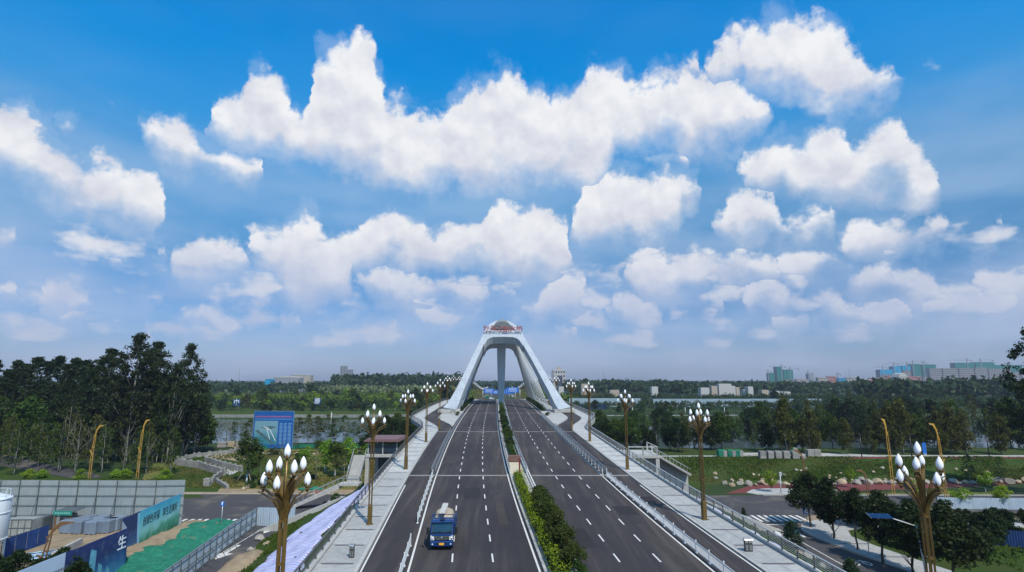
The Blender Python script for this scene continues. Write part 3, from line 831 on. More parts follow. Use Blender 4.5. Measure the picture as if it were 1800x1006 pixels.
# ------------------------------------------------------------------ the arch over the bridge
def seams(N, c, v):
    s = N.sep(v)
    a = N.math('LESS_THAN', N.math('FRACT', N.math('MULTIPLY', s[2], .27)), .022)
    b = N.math('LESS_THAN', N.math('FRACT', N.math('ADD', N.math('MULTIPLY', s[0], .36), .5)), .012)
    c = N.mix(N.math('MULTIPLY', N.math('MAXIMUM', a, b), .5), c, (.12, .13, .14))
    return N.mix(N.math('MULTIPLY', N.step(N.noise(N.vec('MULTIPLY', v, (1, 1, .10)), 1.2, 5, .65), .46, .72), .45), c, (.22, .225, .22))
M_ARCH = mat('white_steel_cladding', (.42, .45, .475), .45, .15, var=.07, scale=.35, streak=.22, coords='object', extra=seams)
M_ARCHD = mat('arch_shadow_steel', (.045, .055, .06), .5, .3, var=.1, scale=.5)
M_LOUV = mat('grey_louvre', (.33, .35, .33), .5, .3, var=.12, scale=1)
M_SIGNR = mat('red_sign_letters', (.17, .004, .008), .5, var=.08, scale=2)
M_CABLE = mat('cable_sheath', (.42, .44, .45), .5, .2, var=.1, scale=1)
AY = 268.0; AX = cen(AY); AZ = dz(AY) + .05
DYZ = 55 / 37.7
L_ = math.hypot(1, DYZ)
def arch():
    root = thing('arch_tower', 'tall white steel arch straddling the bridge road, with red characters and a louvred crown', 'bridge arch', (-5.0, AY, AZ), rad(3.0))
    Xo = lambda y: 0
    for sgn, nm in ((-1, 'front_arch'), (1, 'rear_arch')):
        # (half span, height, width, depth)
        prof = [(20.3, -.9, 4.8, 5.0), (19.0, 1.2, 3.9, 4.2), (17.3, 5.6, 3.1, 3.6), (15.5, 10, 2.8, 3.3), (12.3, 18, 2.5, 3.1), (9.3, 25, 2.35, 3.2), (8.1, 28, 2.3, 3.3), (7.3, 30.5, 2.3, 3.1), (6.2, 32.8, 2.4, 2.7), (4.6, 34.9, 2.1, 2.5), (2.5, 36.3, 1.9, 2.4), (0, 36.9, 1.8, 2.4)]
        pts = prof + [(-a, b, c, d) for a, b, c, d in prof[-2::-1]]
        yy = lambda z: sgn * (61 - z * DYZ)
        n = Vector((0, sgn * 1.0, DYZ)).normalized()
        m = MB()
        m.bar([(a, yy(b), b) for a, b, c, d in pts], [c for *_, c, d in pts], [d for *_, d in pts], up=n)
        o = m.build(nm, M_ARCH, root)
        bv = o.modifiers.new('edge', 'BEVEL'); bv.width = .18; bv.segments = 2; bv.limit_method = 'ANGLE'; bv.angle_limit = rad(40)
        # cross beam with rounded lower corners
        low = [(8.2, 23.6), (7.55, 25.2), (6.9, 26.5), (5.9, 27.4), (4.4, 27.9), (0, 28.05)]
        poly = low + [(-a, b) for a, b in low[-2::-1]] + [(-7.6, 31.2), (7.6, 31.2)]
        m = MB(); vs = []
        for k in (1.65, -1.7):
            for a, z in poly: vs.append(tuple(Vector((a, yy(z), z)) + n * k))
        q = len(poly); fs = [tuple(range(q)), tuple(range(2*q - 1, q - 1, -1))] + [(i, (i+1) % q, q + (i+1) % q, q + i) for i in range(q)]
        m._add(vs, fs); m.build('cross_beam', M_ARCH, root)
        # louvres in the crown
        for k in range(8):
            z = 31.8 + k * .66
            X = 5.8 * math.sqrt(max(.02, 1 - ((z - 31.2) / 6.0) ** 2))
            pts2 = []
            for i in range(13):
                u = -1 + i / 6; x = X * u
                bow = 1.9 * (1 - u * u) + .35
                pts2.append(tuple(Vector((x, yy(z), z)) + n * bow))
            m = MB(); m.bar(pts2, .40, .20, up=(0, sgn * .35, 1)); m.build('louvre', M_LOUV, root)
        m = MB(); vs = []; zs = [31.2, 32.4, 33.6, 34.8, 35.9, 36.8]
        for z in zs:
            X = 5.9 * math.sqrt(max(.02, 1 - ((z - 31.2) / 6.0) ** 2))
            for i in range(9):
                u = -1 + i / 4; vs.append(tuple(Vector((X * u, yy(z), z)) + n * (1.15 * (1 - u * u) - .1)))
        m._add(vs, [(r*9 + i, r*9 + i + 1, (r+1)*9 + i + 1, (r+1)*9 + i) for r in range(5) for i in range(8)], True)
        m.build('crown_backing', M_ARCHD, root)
    # roof between the two arches
    m = MB(); xs = [-7.6, -6.9, -5.6, -4.2, -2.4, 0, 2.4, 4.2, 5.6, 6.9, 7.6]; zz = [29.5, 31.6, 33.8, 35.4, 36.6, 37.0, 36.6, 35.4, 33.8, 31.6, 29.5]
    vs = []
    for j in range(7):
        t = -1 + j / 3
        for x, z in zip(xs, zz):
            y0 = 61 - z * DYZ; vs.append((x, t * abs(y0 + .6), z + .35 * (1 - t * t)))
    m._add(vs, [(r*11 + i, r*11 + i + 1, (r+1)*11 + i + 1, (r+1)*11 + i) for r in range(6) for i in range(10)], True)
    o = m.build('crown_roof', M_ARCH, root); sm = o.modifiers.new('thick', 'SOLIDIFY'); sm.thickness = .3
    # the centre column
    m = MB()
    for z0, z1, w0, w1 in ((-.2, 30.5, 2.5, 4.3),):
        vs = []
        for z, w in ((z0, w0), (6, 2.9), (16, 3.6), (z1, w1), (35.5, 4.5)):
            for sx, sy in ((-1, -1), (1, -1), (1, 1), (-1, 1)): vs.append((sx * w / 2, sy * (w * .36), z))
        m._add(vs, [(r*4 + k, r*4 + (k+1) % 4, r*4 + 4 + (k+1) % 4, r*4 + 4 + k) for r in range(4) for k in range(4)] + [(3, 2, 1, 0), (16, 17, 18, 19)])
    o = m.build('centre_column', M_ARCH, root)
    bv = o.modifiers.new('edge', 'BEVEL'); bv.width = .15; bv.segments = 2
    # hangers
    for s in (-1, 1):
        for k in range(13):
            t = k / 12
            top = (s * (7.5 + .6 * abs(2*t - 1)), -15 + 30 * t, 29.6 - 2.2 * abs(2*t - 1)); bot = (s * 17.0, -46 + 92 * t, .3 + dz(AY - 46 + 92 * t) - dz(AY))
            m = MB(); m.tube([top, bot], .18, 6); m.build('hanger_cable', M_CABLE, root)
    for s in (-1, 1):
        for q in (-61.2, 61.2):
            m = MB(); m.cbox((s * 20.4, q, .15), (7.6, 5.4, 1.1), .1); m.build('foot_plinth', M_CONC, root)
    me = {}
    for i, ch in enumerate('牡丹江路大桥'):
        g = text_mesh(ch, 3.1, 'sign_character', M_SIGNR, .12, None, .035)
        o = link('sign_character', g, root, ((i - 2.5) * 2.85, -19.6, 32.65 + (.18, .12, -.05, -.05, .1, .12)[i]), rad((3, -2, 2, 0, -2, 4)[i]) * 0)
        o.rotation_euler = (rad(-12), rad((4, -3, 3, -2, -4, 5)[i]), 0)
        m = MB(); m.bar([((i - 2.5) * 2.85, -18.6, 30.9), ((i - 2.5) * 2.85, -19.0, 32.2)], .05, .05); m.build('letter_bracket', M_STEEL, root)
arch()

# ------------------------------------------------------------------ railings
def fence_run(name, label, cat, group, o, y0, y1, step, kind, material, post_mat=None, side=1, fa=const_off, base=0.0):
    mid = (y0 + y1) / 2
    org = (fa(o, y0), y0, dz(y0))
    root = thing(name, label, cat, org, 0, group)
    ys = ystep(y0, y1, step)
    P = lambda y, z, dx=0: (fa(o, y) + dx, y, dz(y) + z + base)
    for i, y in enumerate(ys):
        m = MB()
        if kind == 'picket':
            m.box(P(y, .56), (.085, .085, 1.12)); m.box(P(y, .04), (.20, .30, .08)); m.box(P(y, 1.14), (.11, .11, .05))
        elif kind == 'guard':
            m.bar([P(y, 0), P(y, .95, -.08 * side)], .09, .06, up=(0, 1, 0)); m.box(P(y, .03), (.22, .2, .05))
        elif kind == 'parapet':
            m.bar([P(y, .0, .0), P(y, .62, .10 * side), P(y, 1.12, -.02 * side)], .10, .16, up=(0, 1, 0))
        m.build('post', post_mat or material, root, org)
    for a, b in zip(ys, ys[1:]):
        m = MB()
        if kind == 'picket':
            for z in (.22, .93): m.bar([P(a + .04, z), P(b - .04, z)], .05, .07)
            n = max(2, int((b - a) / .115))
            for k in range(1, n):
                y = a + (b - a) * k / n; m.bar([P(y, .22), P(y, .92)], .03, .03, up=(1, 0, 0))
        elif kind == 'guard':
            for z, q in ((.35, -.05), (.62, -.07), (.92, -.09)): m.tube([P(a, z, q * side), P(b, z, q * side)], .065 if z > .9 else .05, 6, cap=False)
        elif kind == 'parapet':
            m.bar([P(a, 1.14), P(b, 1.14)], .16, .08)
            for z in (.30, .46, .62, .78, .94): m.bar([P(a, z, .07 * side * (1 - abs(z - .6))), P(b, z, .07 * side * (1 - abs(z - .6)))], .03, .035)
        m.build('rail_panel', material, root, org, recalc=kind != 'parapet')
    return root
M_RAILG = mat('weathered_grey_rail', (.13, .12, .115), .5, .5, var=.25, scale=2)
M_RAILB = mat('brushed_rail', (.42, .43, .43), .4, .6, var=.15, scale=2)
fence_run('picket_fence', 'white picket barrier along the right side lane of the bridge, nearest the viewer', 'fence', 'white picket barriers', 13.45, 36, 91.6, 3.0, 'picket', M_RAILW)
fence_run('picket_fence', 'short white picket barrier to the left of the blue truck, ending at the joint', 'fence', 'white picket barriers', -13.45, 66.5, 91.6, 3.0, 'picket', M_RAILW)
fence_run('picket_fence', 'white picket barrier section at the bottom edge left of the truck lane', 'fence', 'white picket barriers', -13.45, 36, 58.5, 3.0, 'picket', M_RAILW)
fence_run('guard_rail', 'steel tube guard rail between the left carriageway and its side lane', 'guard rail', 'steel guard rails', -13.3, 93.6, 200, 3.0, 'guard', M_STEEL, M_STEEL, -1)
fence_run('guard_rail', 'second steel guard rail just outside the first on the left', 'guard rail', 'steel guard rails', -13.75, 93.6, 148, 3.0, 'guard', M_STEEL, M_STEEL, 1)
fence_run('guard_rail', 'steel tube guard rail between the right carriageway and its side lane', 'guard rail', 'steel guard rails', 13.3, 93.6, 200, 3.0, 'guard', M_STEEL, M_RAILW, 1)
fence_run('guard_rail', 'outer steel guard rail beside the right side lane', 'guard rail', 'steel guard rails', 13.85, 93.6, 160, 3.0, 'guard', M_STEEL, M_RAILW, -1)
fence_run('guard_rail', 'steel guard rail on the left edge of the median', 'guard rail', 'steel guard rails', -1.32, 93.6, 262, 3.5, 'guard', M_STEEL, M_RAILW, 1, base=.2)
fence_run('guard_rail', 'steel guard rail on the right edge of the median', 'guard rail', 'steel guard rails', 1.32, 93.6, 262, 3.5, 'guard', M_STEEL, M_RAILW, -1, base=.2)
fence_run('parapet_railing', 'grey parapet railing along the left pavement of the bridge', 'railing', 'parapet railings', -21.4, 24, 330, 2.5, 'parapet', M_RAILG, None, -1, fa=off, base=.3)
fence_run('parapet_railing', 'grey parapet railing along the right pavement, white tarpaulin showing through it', 'railing', 'parapet railings', 21.4, 24, 330, 2.5, 'parapet', M_RAILB, M_RAILG, 1, fa=off, base=.3)

# ------------------------------------------------------------------ magnolia street lamps
M_BRONZE = mat('bronze_gold', (.17, .108, .032), .42, .5, var=.18, scale=1.5, coords='object', per_obj=.12)
def shadex(N, c, v):
    return N.mix(N.math('MULTIPLY', N.step(N.noise(N.vec('MULTIPLY', v, (1, 1, .3)), 14, 3, .6), .45, .7), .25), c, (.55, .60, .72))
M_SHADE = mat('opal_glass', (.80, .81, .84), .35, var=.03, scale=4, coords='object', extra=shadex)
def lamp_meshes():
    R = {}
    m = MB()
    for i in range(4):
        a = rad(45 + 90 * i); x, y = .19 * math.cos(a), .19 * math.sin(a)
        m.bar([(x, y, 1.9), (x, y, 9.1)], .10, .10, up=(math.cos(a), math.sin(a), 0))
    for z in (4.3, 6.7, 8.9): m.box((0, 0, z), (.36, .36, .10))
    m.tube([(0, 0, 9.0), (0, 0, 12.15)], [.11, .05], 8)
    R['pole'] = m.mesh('pole', M_BRONZE)
    m = MB(); m.cbox((0, 0, 1.0), (.50, .50, 2.0), .05); m.box((0, 0, .04), (.74, .74, .08)); m.box((0, 0, 2.02), (.42, .42, .12)); R['base_column'] = m.mesh('base_column', M_BRONZE)
    def arm(rr, z0, zt, az):
        ca, sa = math.cos(az), math.sin(az); m = MB()
        P = lambda r, z: (r * ca, r * sa, z)
        h = zt - z0
        u = (-sa, ca, 0)
        path = [(.10, z0), (.17 * rr + .05, z0 + h * .42), (.40 * rr, z0 + h * .72), (.72 * rr, z0 + h * .93), (rr, z0 + h * 1.03)]
        m.bar([P(*p) for p in path], .06, [.24, .26, .27, .28, .24], up=u)
        path2 = [(p[0] + .05 * i / 2 * (i < 4), p[1] - .13 - .03 * i) for i, p in enumerate(path)]
        m.bar([P(*p) for p in path2], .05, [.20, .20, .22, .22, .16], up=u)
        m.tube([P(rr * .82, zt - .22), P(rr * .82, zt + .06)], [.05, .13], 6)
        m.bar([P(rr * .60, zt - .14), P(rr * .64, zt - .26)], .05, .05, up=u)
        return m
    R['arms'] = [arm(1.47, 9.0, 10.62, rad(90 * i)).mesh('arm', M_BRONZE) for i in range(4)] + [arm(1.16, 9.3, 11.38, rad(45 + 90 * i)).mesh('arm', M_BRONZE) for i in range(4)]
    bulb = [(.06, 0), (.12, .05), (.165, .15), (.185, .27), (.172, .40), (.13, .53), (.075, .64), (.03, .71), (.004, .74)]
    m = MB(); m.lathe((0, 0, 0), bulb, 12); R['shade'] = m.mesh('lamp_shade', M_SHADE)
    m = MB()
    for i in range(3):
        a = rad(120 * i + 30); m._add([(.19 * math.cos(a - .45), .19 * math.sin(a - .45), .0), (.19 * math.cos(a + .45), .19 * math.sin(a + .45), .0), (.215 * math.cos(a), .215 * math.sin(a), .24), (.17 * math.cos(a), .17 * math.sin(a), .02)], [(0, 1, 2), (0, 2, 3), (1, 3, 2)])
    m.lathe((0, 0, -.1), [(.05, 0), (.15, .06), (.20, .12)], 8); R['cup'] = m.mesh('petal_cup', M_BRONZE)
    R['spots'] = [(1.20 * math.cos(rad(90*i)), 1.20 * math.sin(rad(90*i)), 10.72) for i in range(4)] + [(.95 * math.cos(rad(45+90*i)), .95 * math.sin(rad(45+90*i)), 11.47) for i in range(4)] + [(0, 0, 12.22)]
    return R
LM = lamp_meshes()
def lamp(loc, label, group, rz=0.0, full=True):
    root = thing('street_lamp', label, 'street lamp', loc, rz, group)
    link('pole', LM['pole'], root); link('base_column', LM['base_column'], root)
    for a in LM['arms']: link('arm', a, root)
    for p in LM['spots']:
        c = link('lamp_shade', LM['shade'], root, p, rnd.uniform(0, 6.28))
        if full: link('petal_cup', LM['cup'], c)
    return root
# one joined mesh of the same lamp for those too far to show parts
def far_lamp_mesh():
    m = MB(); m.mi = 0
    m.box((0, 0, 4.5), (.42, .42, 9.0))
    m.tube([(0, 0, 9.0), (0, 0, 12.1)], [.14, .06], 5)
    for i in range(8):
        a = rad(45 * i); lo = i % 2 == 0; R1 = 1.47 if lo else 1.16; z1 = 10.6 if lo else 11.35
        m.bar([(0, 0, 9.1), (R1 * .35 * math.cos(a), R1 * .35 * math.sin(a), z1 - .7), (R1 * math.cos(a), R1 * math.sin(a), z1)], .12, .26, up=(-math.sin(a), math.cos(a), 0))
    m.mi = 1
    for p in LM['spots']: m.lathe(p, [(.1, 0), (.205, .3), (.15, .56), (.01, .8)], 6)
    return m.mesh('street_lamp', [M_BRONZE, M_SHADE])
FAR_LAMP = far_lamp_mesh()
LAMP_Y = {-1: [32.5, 65.7, 97.4, 128.3, 153.5, 222, 258], 1: [33.5, 67.6, 97.3, 129.5, 151.8, 222, 258]}
LAMP_X = {-1: [-12.4, -15.6, -17.5, -18.8, -19.1, -24.8, -26.2], 1: [23.1, 21.7, 19.0, 17.2, 15.5, 17.0, 16.4]}
for s in (-1, 1):
    side = 'left' if s < 0 else 'right'
    for i, (x, y) in enumerate(zip(LAMP_X[s], LAMP_Y[s])):
        lab = 'golden nine-bulb magnolia lamp on the %s pavement, %s' % (side, ('nearest, foot out of frame', 'second from the viewer', 'third from the viewer', 'fourth from the viewer', 'fifth, at the bowed pavement', 'just behind the arch foot', 'at the rear half of the arch')[i])
        lamp((x, y, dz(y) + .1), lab, 'magnolia street lamps on the bridge', rad((0, 12, -8, 4, 9, 0, 5)[i] + (3 if s > 0 else 0)))
    y = 296; k = 0
    while y < 900:
        x = cen(y) + s * (21.0 if y < 420 else 18.6)
        o = link('street_lamp', FAR_LAMP, None, (x, y, dz(y) + .1), 0)
        tag(o, 'distant magnolia lamp beyond the arch on the %s of the road' % side, 'street lamp', 'distant magnolia lamps left of the road' if s < 0 else 'distant magnolia lamps right of the road')
        y += 31; k += 1

# ------------------------------------------------------------------ the blue truck
M_BLUE = mat('truck_blue_paint', (.006, .042, .16), .28, .25, var=.12, scale=1.5, coords='object')
M_BLUED = mat('truck_dark_blue', (.008, .03, .10), .4, .2, var=.1, scale=1.5, coords='object')
M_BLACK = mat('black_plastic', (.012, .012, .014), .5, var=.2, scale=5, coords='object')
M_TYRE = mat('tyre_rubber', (.015, .015, .015), .85, var=.2, scale=6, coords='object')
M_CHROME = mat('chrome', (.70, .70, .66), .22, .95, var=.05, scale=4, coords='object')
M_GLASS = mat('dark_glass', (.015, .03, .045), .06, .0, var=.1, scale=2, spec=.9, coords='object')
M_AMBER = mat('number_plate_yellow', (.75, .36, .02), .5, var=.05, scale=4, coords='object')
M_LAMPG = mat('headlight_glass', (.75, .78, .78), .12, .3, var=.05, scale=4, coords='object')
M_SAND = mat('dusty_load', (.36, .30, .23), .9, var=.22, scale=3, bump=.03, bscale=7, coords='object')
M_SLAB = mat('mottled_slab', (.42, .41, .38), .85, var=.35, scale=5, bump=.01, coords='object')
def D(px, py):
    y = 60.0
    for _ in range(30):
        z = dz(y); p = at_z(px, py, z); y = .5 * y + .5 * p.y
    return at_z(px, py, dz(y))
def truck():
    p = D(776, 968)
    root = thing('truck', 'blue flatbed truck with orange number plate, carrying sand and a long mottled slab', 'truck', (p.x, p.y, dz(p.y) + .01), rad(3.4))
    W = 2.16
    m = MB()   # cab: side profile extruded, front at y=0
    prof = [(.10, .62), (.0, .95), (.02, 1.30), (.07, 1.62), (.40, 2.50), (.55, 2.60), (1.65, 2.62), (1.72, 2.5), (1.72, .62)]
    m.prism([(a, b) for a, b in prof], 'x', -W/2, W/2)
    cab = m.build('cab', M_BLUE, root)
    bv = cab.modifiers.new('edge', 'BEVEL'); bv.width = .07; bv.segments = 3; bv.limit_method = 'ANGLE'; bv.angle_limit = rad(35)
    # windscreen
    def on_front(z): return float(np.interp(z, [1.62, 2.50], [.07, .40]))
    m = MB(); zs = (1.63, 2.36); vs = []
    for z in zs:
        for u in (-1, -.5, 0, .5, 1): vs.append((u * (.93 if z < 2 else .86), on_front(z) - .035 - .03 * (1 - u*u), z))
    m._add(vs, [(i, i+1, 6+i, 5+i) for i in range(4)], True); ws = m.build('windscreen', M_GLASS, cab)
    m = MB()
    for s in (-1, 1): m.bar([(s*.95, on_front(1.6) - .05, 1.60), (s*.88, on_front(2.38) - .05, 2.38)], .06, .03, up=(0, -1, 0))
    m.bar([(-.93, on_front(1.6) - .06, 1.59), (.93, on_front(1.6) - .06, 1.59)], .05, .05); m.build('windscreen_frame', M_BLACK, cab)
    for s in (-1, 1):
        m = MB(); x = s * .42; m.bar([(x - .05, -.02, 1.58), (x + .45, on_front(1.75) - .09, 1.75)], .03, .02, up=(0, -1, 0)); m.build('wiper', M_BLACK, cab)
    m = MB(); m.box((0, .50, 2.64), (.46, .22, .05)); m.build('roof_vent', M_BLACK, cab)
    m = MB(); m.bar([(-W/2 + .04, .30, 2.46), (0, .24, 2.47), (W/2 - .04, .30, 2.46)], .30, .05); m.build('sun_visor', M_BLUED, cab)
    # grille with two chrome bars and badge
    m = MB(); m.box((0, .0, 1.12), (1.36, .06, .34)); g = m.build('grille', M_BLACK, root)
    m = MB(); m.bar([(-.70, -.05, 1.24), (0, -.08, 1.22), (.70, -.05, 1.24)], .05, .06); m.bar([(-.62, -.05, 1.10), (0, -.08, 1.10), (.62, -.05, 1.10)], .05, .06); m.bar([(-.52, -.05, .98), (0, -.08, .98), (.52, -.05, .98)], .05, .05); m.build('chrome_bar', M_CHROME, g)
    m = MB(); m.lathe((0, 0, 0), [(.10, 0), (.10, .03), (.07, .04)], 12); b = m.build('badge', M_CHROME, g); b.rotation_euler = (rad(90), 0, 0); b.location = (0, -.09, 1.15)
    for s in (-1, 1):
        m = MB(); m.prism([(s*.70, .94), (s*1.04, .93), (s*1.05, 1.20), (s*1.06, 1.37), (s*.92, 1.30), (s*.70, 1.22)], 'y', -.045, .05); h = m.build('headlight', M_LAMPG, root)
        m = MB(); m.lathe((0, 0, 0), [(.075, 0), (.075, .03), (.04, .04)], 10); l = m.build('reflector', M_CHROME, h); l.rotation_euler = (rad(90), 0, 0); l.location = (s * .92, -.05, 1.08)
        m = MB(); m.lathe((0, 0, 0), [(.075, 0), (.075, .03), (.05, .05)], 10); l = m.build('fog_lamp', M_LAMPG, root); l.rotation_euler = (rad(90), 0, 0); l.location = (s * .86, -.17, .60)
        # mirror on its arm
        m = MB(); m.tube([(s*1.06, .28, 2.18), (s*1.32, .12, 2.10), (s*1.34, .10, 1.75), (s*1.08, .2, 1.55)], .022, 6); a = m.build('mirror_arm', M_BLACK, root)
        m = MB(); m.cbox((s*1.35, .10, 1.86), (.24, .12, .48), .03); m.cbox((s*1.35, .10, 1.52), (.20, .10, .20), .03); m.build('mirror', M_BLACK, a)
        m = MB(); m.quad((s*(W/2 + .004), .45, 1.62), (s*(W/2 + .004), 1.35, 1.62), (s*(W/2 + .004), 1.35, 2.35), (s*(W/2 + .004), .72, 2.35)); m.build('side_window', M_GLASS, cab)
        m = MB(); m.box((s*(W/2 + .006), .95, 1.14), (.012, 1.1, .9)); d = m.build('door', M_BLUE, cab)
        for yy, w in ((.95, .26), (4.9, .50), (5.0, 0)):
            if not w: continue
            wm = MB(); wm.lathe((0, 0, 0), [(.26, -w/2), (.42, -w/2), (.46, -w/2 + .05), (.46, w/2 - .05), (.42, w/2), (.26, w/2)], 20); wh = wm.build('wheel', M_TYRE, root); wh.rotation_euler = (0, rad(90), 0); wh.location = (s * (W/2 - w/2 - .02), yy, .46)
            rm = MB(); rm.lathe((0, 0, 0), [(.27, -w/2 + .02), (.22, -.02), (.22, .02), (.27, w/2 - .02)], 14); rm.build('rim', M_STEEL, wh)
    m = MB(); m.cbox((0, -.03, .64), (W + .02, .30, .40), .05); m.box((0, .02, .42), (W - .3, .2, .1)); bp = m.build('bumper', M_BLUE, root)
    m = MB(); m.box((-.42, -.19, .66), (.22, .02, .12)); m.box((.42, -.19, .66), (.22, .02, .12)); m.build('bumper_vent', M_BLACK, bp)
    m = MB(); m.box((0, -.195, .62), (.46, .02, .20)); m.build('number_plate', M_AMBER, bp)
    m = MB(); m.box((0, 3.6, .78), (.8, 5.6, .25)); m.box((0, 5.0, .46), (1.6, .14, .14)); m.box((0, .95, .46), (1.6, .14, .14)); m.build('chassis', M_BLACK, root)
    # front rack behind the cab, bed and side boards
    m = MB()
    for x in (-1.06, 1.06): m.bar([(x, 1.86, 1.0), (x, 1.84, 2.80), (x * .97, 1.84, 2.84)], .07, .07, up=(0, 1, 0))
    for z in (2.82, 2.45, 2.05): m.bar([(-1.06, 1.84, z), (1.06, 1.84, z)], .06, .06)
    m.bar([(-1.0, 1.84, 2.82), (-.98, .62, 2.74)], .04, .04); m.bar([(1.0, 1.84, 2.82), (.98, .62, 2.74)], .04, .04); m.bar([(-.98, .62, 2.74), (.98, .62, 2.74)], .04, .04)
    m.build('headboard_rack', M_BLUED, root)
    m = MB(); m.box((0, 4.3, 1.05), (2.26, 4.7, .14)); m.build('bed', M_BLUED, root)
    for s in (-1, 1):
        m = MB(); m.box((s * 1.13, 4.3, 1.50), (.05, 4.7, .8))
        for k in range(6): m.box((s * 1.17, 2.1 + k * .88, 1.50), (.05, .08, .82))
        m.build('side_board', M_BLUE, root)
        m = MB(); m.bar([(s*1.12, 2.0, 1.9), (s*1.12, 2.0, 2.55)], .05, .08, up=(0, 1, 0)); m.bar([(s*1.12, 2.0, 2.55), (s*1.12, 4.4, 2.55)], .05, .05); m.bar([(s*1.12, 4.4, 1.9), (s*1.12, 4.4, 2.55)], .05, .08, up=(0, 1, 0)); m.build('stake_rail', M_BLUED, root)
    m = MB(); m.box((0, 6.64, 1.45), (2.26, .05, .7)); m.build('tail_board', M_BLUE, root)
    base = (p.x, p.y, dz(p.y) + .01)
    # the load: a rounded heap under a dusty sheet, and a slab lying on it
    ld = MB(); vs = []; nx, ny = 12, 20
    for j in range(ny + 1):
        for i in range(nx + 1):
            u, v = -1 + 2*i/nx, j/ny
            e = (1 - abs(u)**5) * (1 - abs(2*v - 1)**8)
            vs.append((u * 1.06, 2.0 + v * 4.5, 1.4 + 1.25 * e ** .5 + .05 * math.sin(5*u + 9*v) + .03 * math.sin(17*u - 11*v)))
    ld._add(vs, [(j*(nx+1)+i, j*(nx+1)+i+1, (j+1)*(nx+1)+i+1, (j+1)*(nx+1)+i) for j in range(ny) for i in range(nx)], True)
    o = ld.build('sand_load', M_SAND); o.location = base; o.rotation_euler = (0, 0, rad(3.4)); tag(o, 'pale brown sand heaped in the bed of the blue truck', 'load')
    sl = MB(); sl.bar([(-.13, 1.75, 2.98), (-.05, 4.0, 2.92), (-.02, 6.3, 2.92)], .62, .22); o = sl.build('concrete_slab', M_SLAB); o.location = base; o.rotation_euler = (0, 0, rad(3.4))
    bv = o.modifiers.new('edge', 'BEVEL'); bv.width = .09; bv.segments = 3
    tag(o, 'long mottled grey slab with rounded ends lying on the truck load', 'slab')
truck()
# far vehicles over the crest
def small_car(name, label, x, y, col, van=False, rz=0):
    M1 = mat('car_paint_' + label.split()[0], col, .3, .2, var=.05, coords='object')
    root = thing(name, label, 'car' if not van else 'lorry', (x, y, dz(y) + .01), rz)
    m = MB()
    if van: m.prism([(0, .5), (0, 1.6), (.3, 2.5), (1.8, 2.6), (1.8, 3.0), (7.5, 3.0), (7.5, .6)], 'x', -1.2, 1.2)
    else: m.prism([(0, .35), (0, .7), (.9, .92), (1.6, 1.42), (3.2, 1.45), (4.0, .98), (4.5, .9), (4.5, .35)], 'x', -.88, .88)
    b = m.build('body', M1, root); bv = b.modifiers.new('edge', 'BEVEL'); bv.width = .06; bv.segments = 2
    m = MB()
    if van: m.quad((-1.0, .03, 1.65), (1.0, .03, 1.65), (1.0, .27, 2.4), (-1.0, .27, 2.4))
    else: m.quad((-.72, .95, .96), (.72, .95, .96), (.64, 1.52, 1.38), (-.64, 1.52, 1.38))
    m.build('windscreen', M_GLASS, root)
    for s in (-1, 1):
        for yy in (.9, 6.0 if van else 3.6):
            r = .48 if van else .33
            m = MB(); m.lathe((0, 0, 0), [(r*.5, -.1), (r, -.1), (r, .1), (r*.5, .1)], 12); w = m.build('wheel', M_TYRE, root); w.rotation_euler = (0, rad(90), 0); w.location = (s * (1.05 if van else .8), yy, r)
        m = MB(); m.box((s * (.85 if van else .65), -.01, .8 if van else .66), (.3, .04, .16)); m.build('headlight', M_LAMPG, root)
small_car('lorry', 'green lorry far away on the left carriageway under the arch', cen(430) - 9.3, 430, (.01, .09, .05), True)
small_car('car', 'white car beside the green lorry far beyond the crest', cen(425) - 6.6, 425, (.7, .7, .7))
small_car('car', 'silver car a little behind the white one far beyond the crest', cen(452) - 5.0, 452, (.40, .42, .43))

# litter bins on the pavements
M_BIN = mat('bin_grey', (.20, .21, .20), .5, .5, var=.3, scale=4, coords='object')
def bin_(px, py, label, sx=1.0):
    p = D(px, py); root = thing('litter_bin', label, 'litter bin', (p.x, p.y, dz(p.y) + .12), 0, 'litter bins on the pavements')
    root.scale = (sx, .8, 1)
    for s in (-1, 1):
        m = MB(); m.cbox((s*.24, 0, .52), (.40, .40, .80), .04); b = m.build('bin_box', M_BIN, root)
        m = MB(); m.box((s*.24, -.205, .70), (.24, .02, .14)); m.build('opening', M_BLACK, b)
    m = MB(); m.prism([(-.30, 1.06), (.30, 1.06), (.24, 1.14), (-.24, 1.14)], 'x', -.56, .56); m.build('hood', M_STEEL, root)
    m = MB(); [m.box((s*.48, 0, .5), (.05, .3, 1.1)) for s in (-1, 1)]; m.box((0, 0, .06), (.9, .3, .05)); m.build('frame', M_DARKM, root)
bin_(618, 983, 'slim grey litter bin on the left pavement near the lamp', .42)
bin_(1316, 972, 'grey twin litter bin with slanted hood on the right pavement', .72)
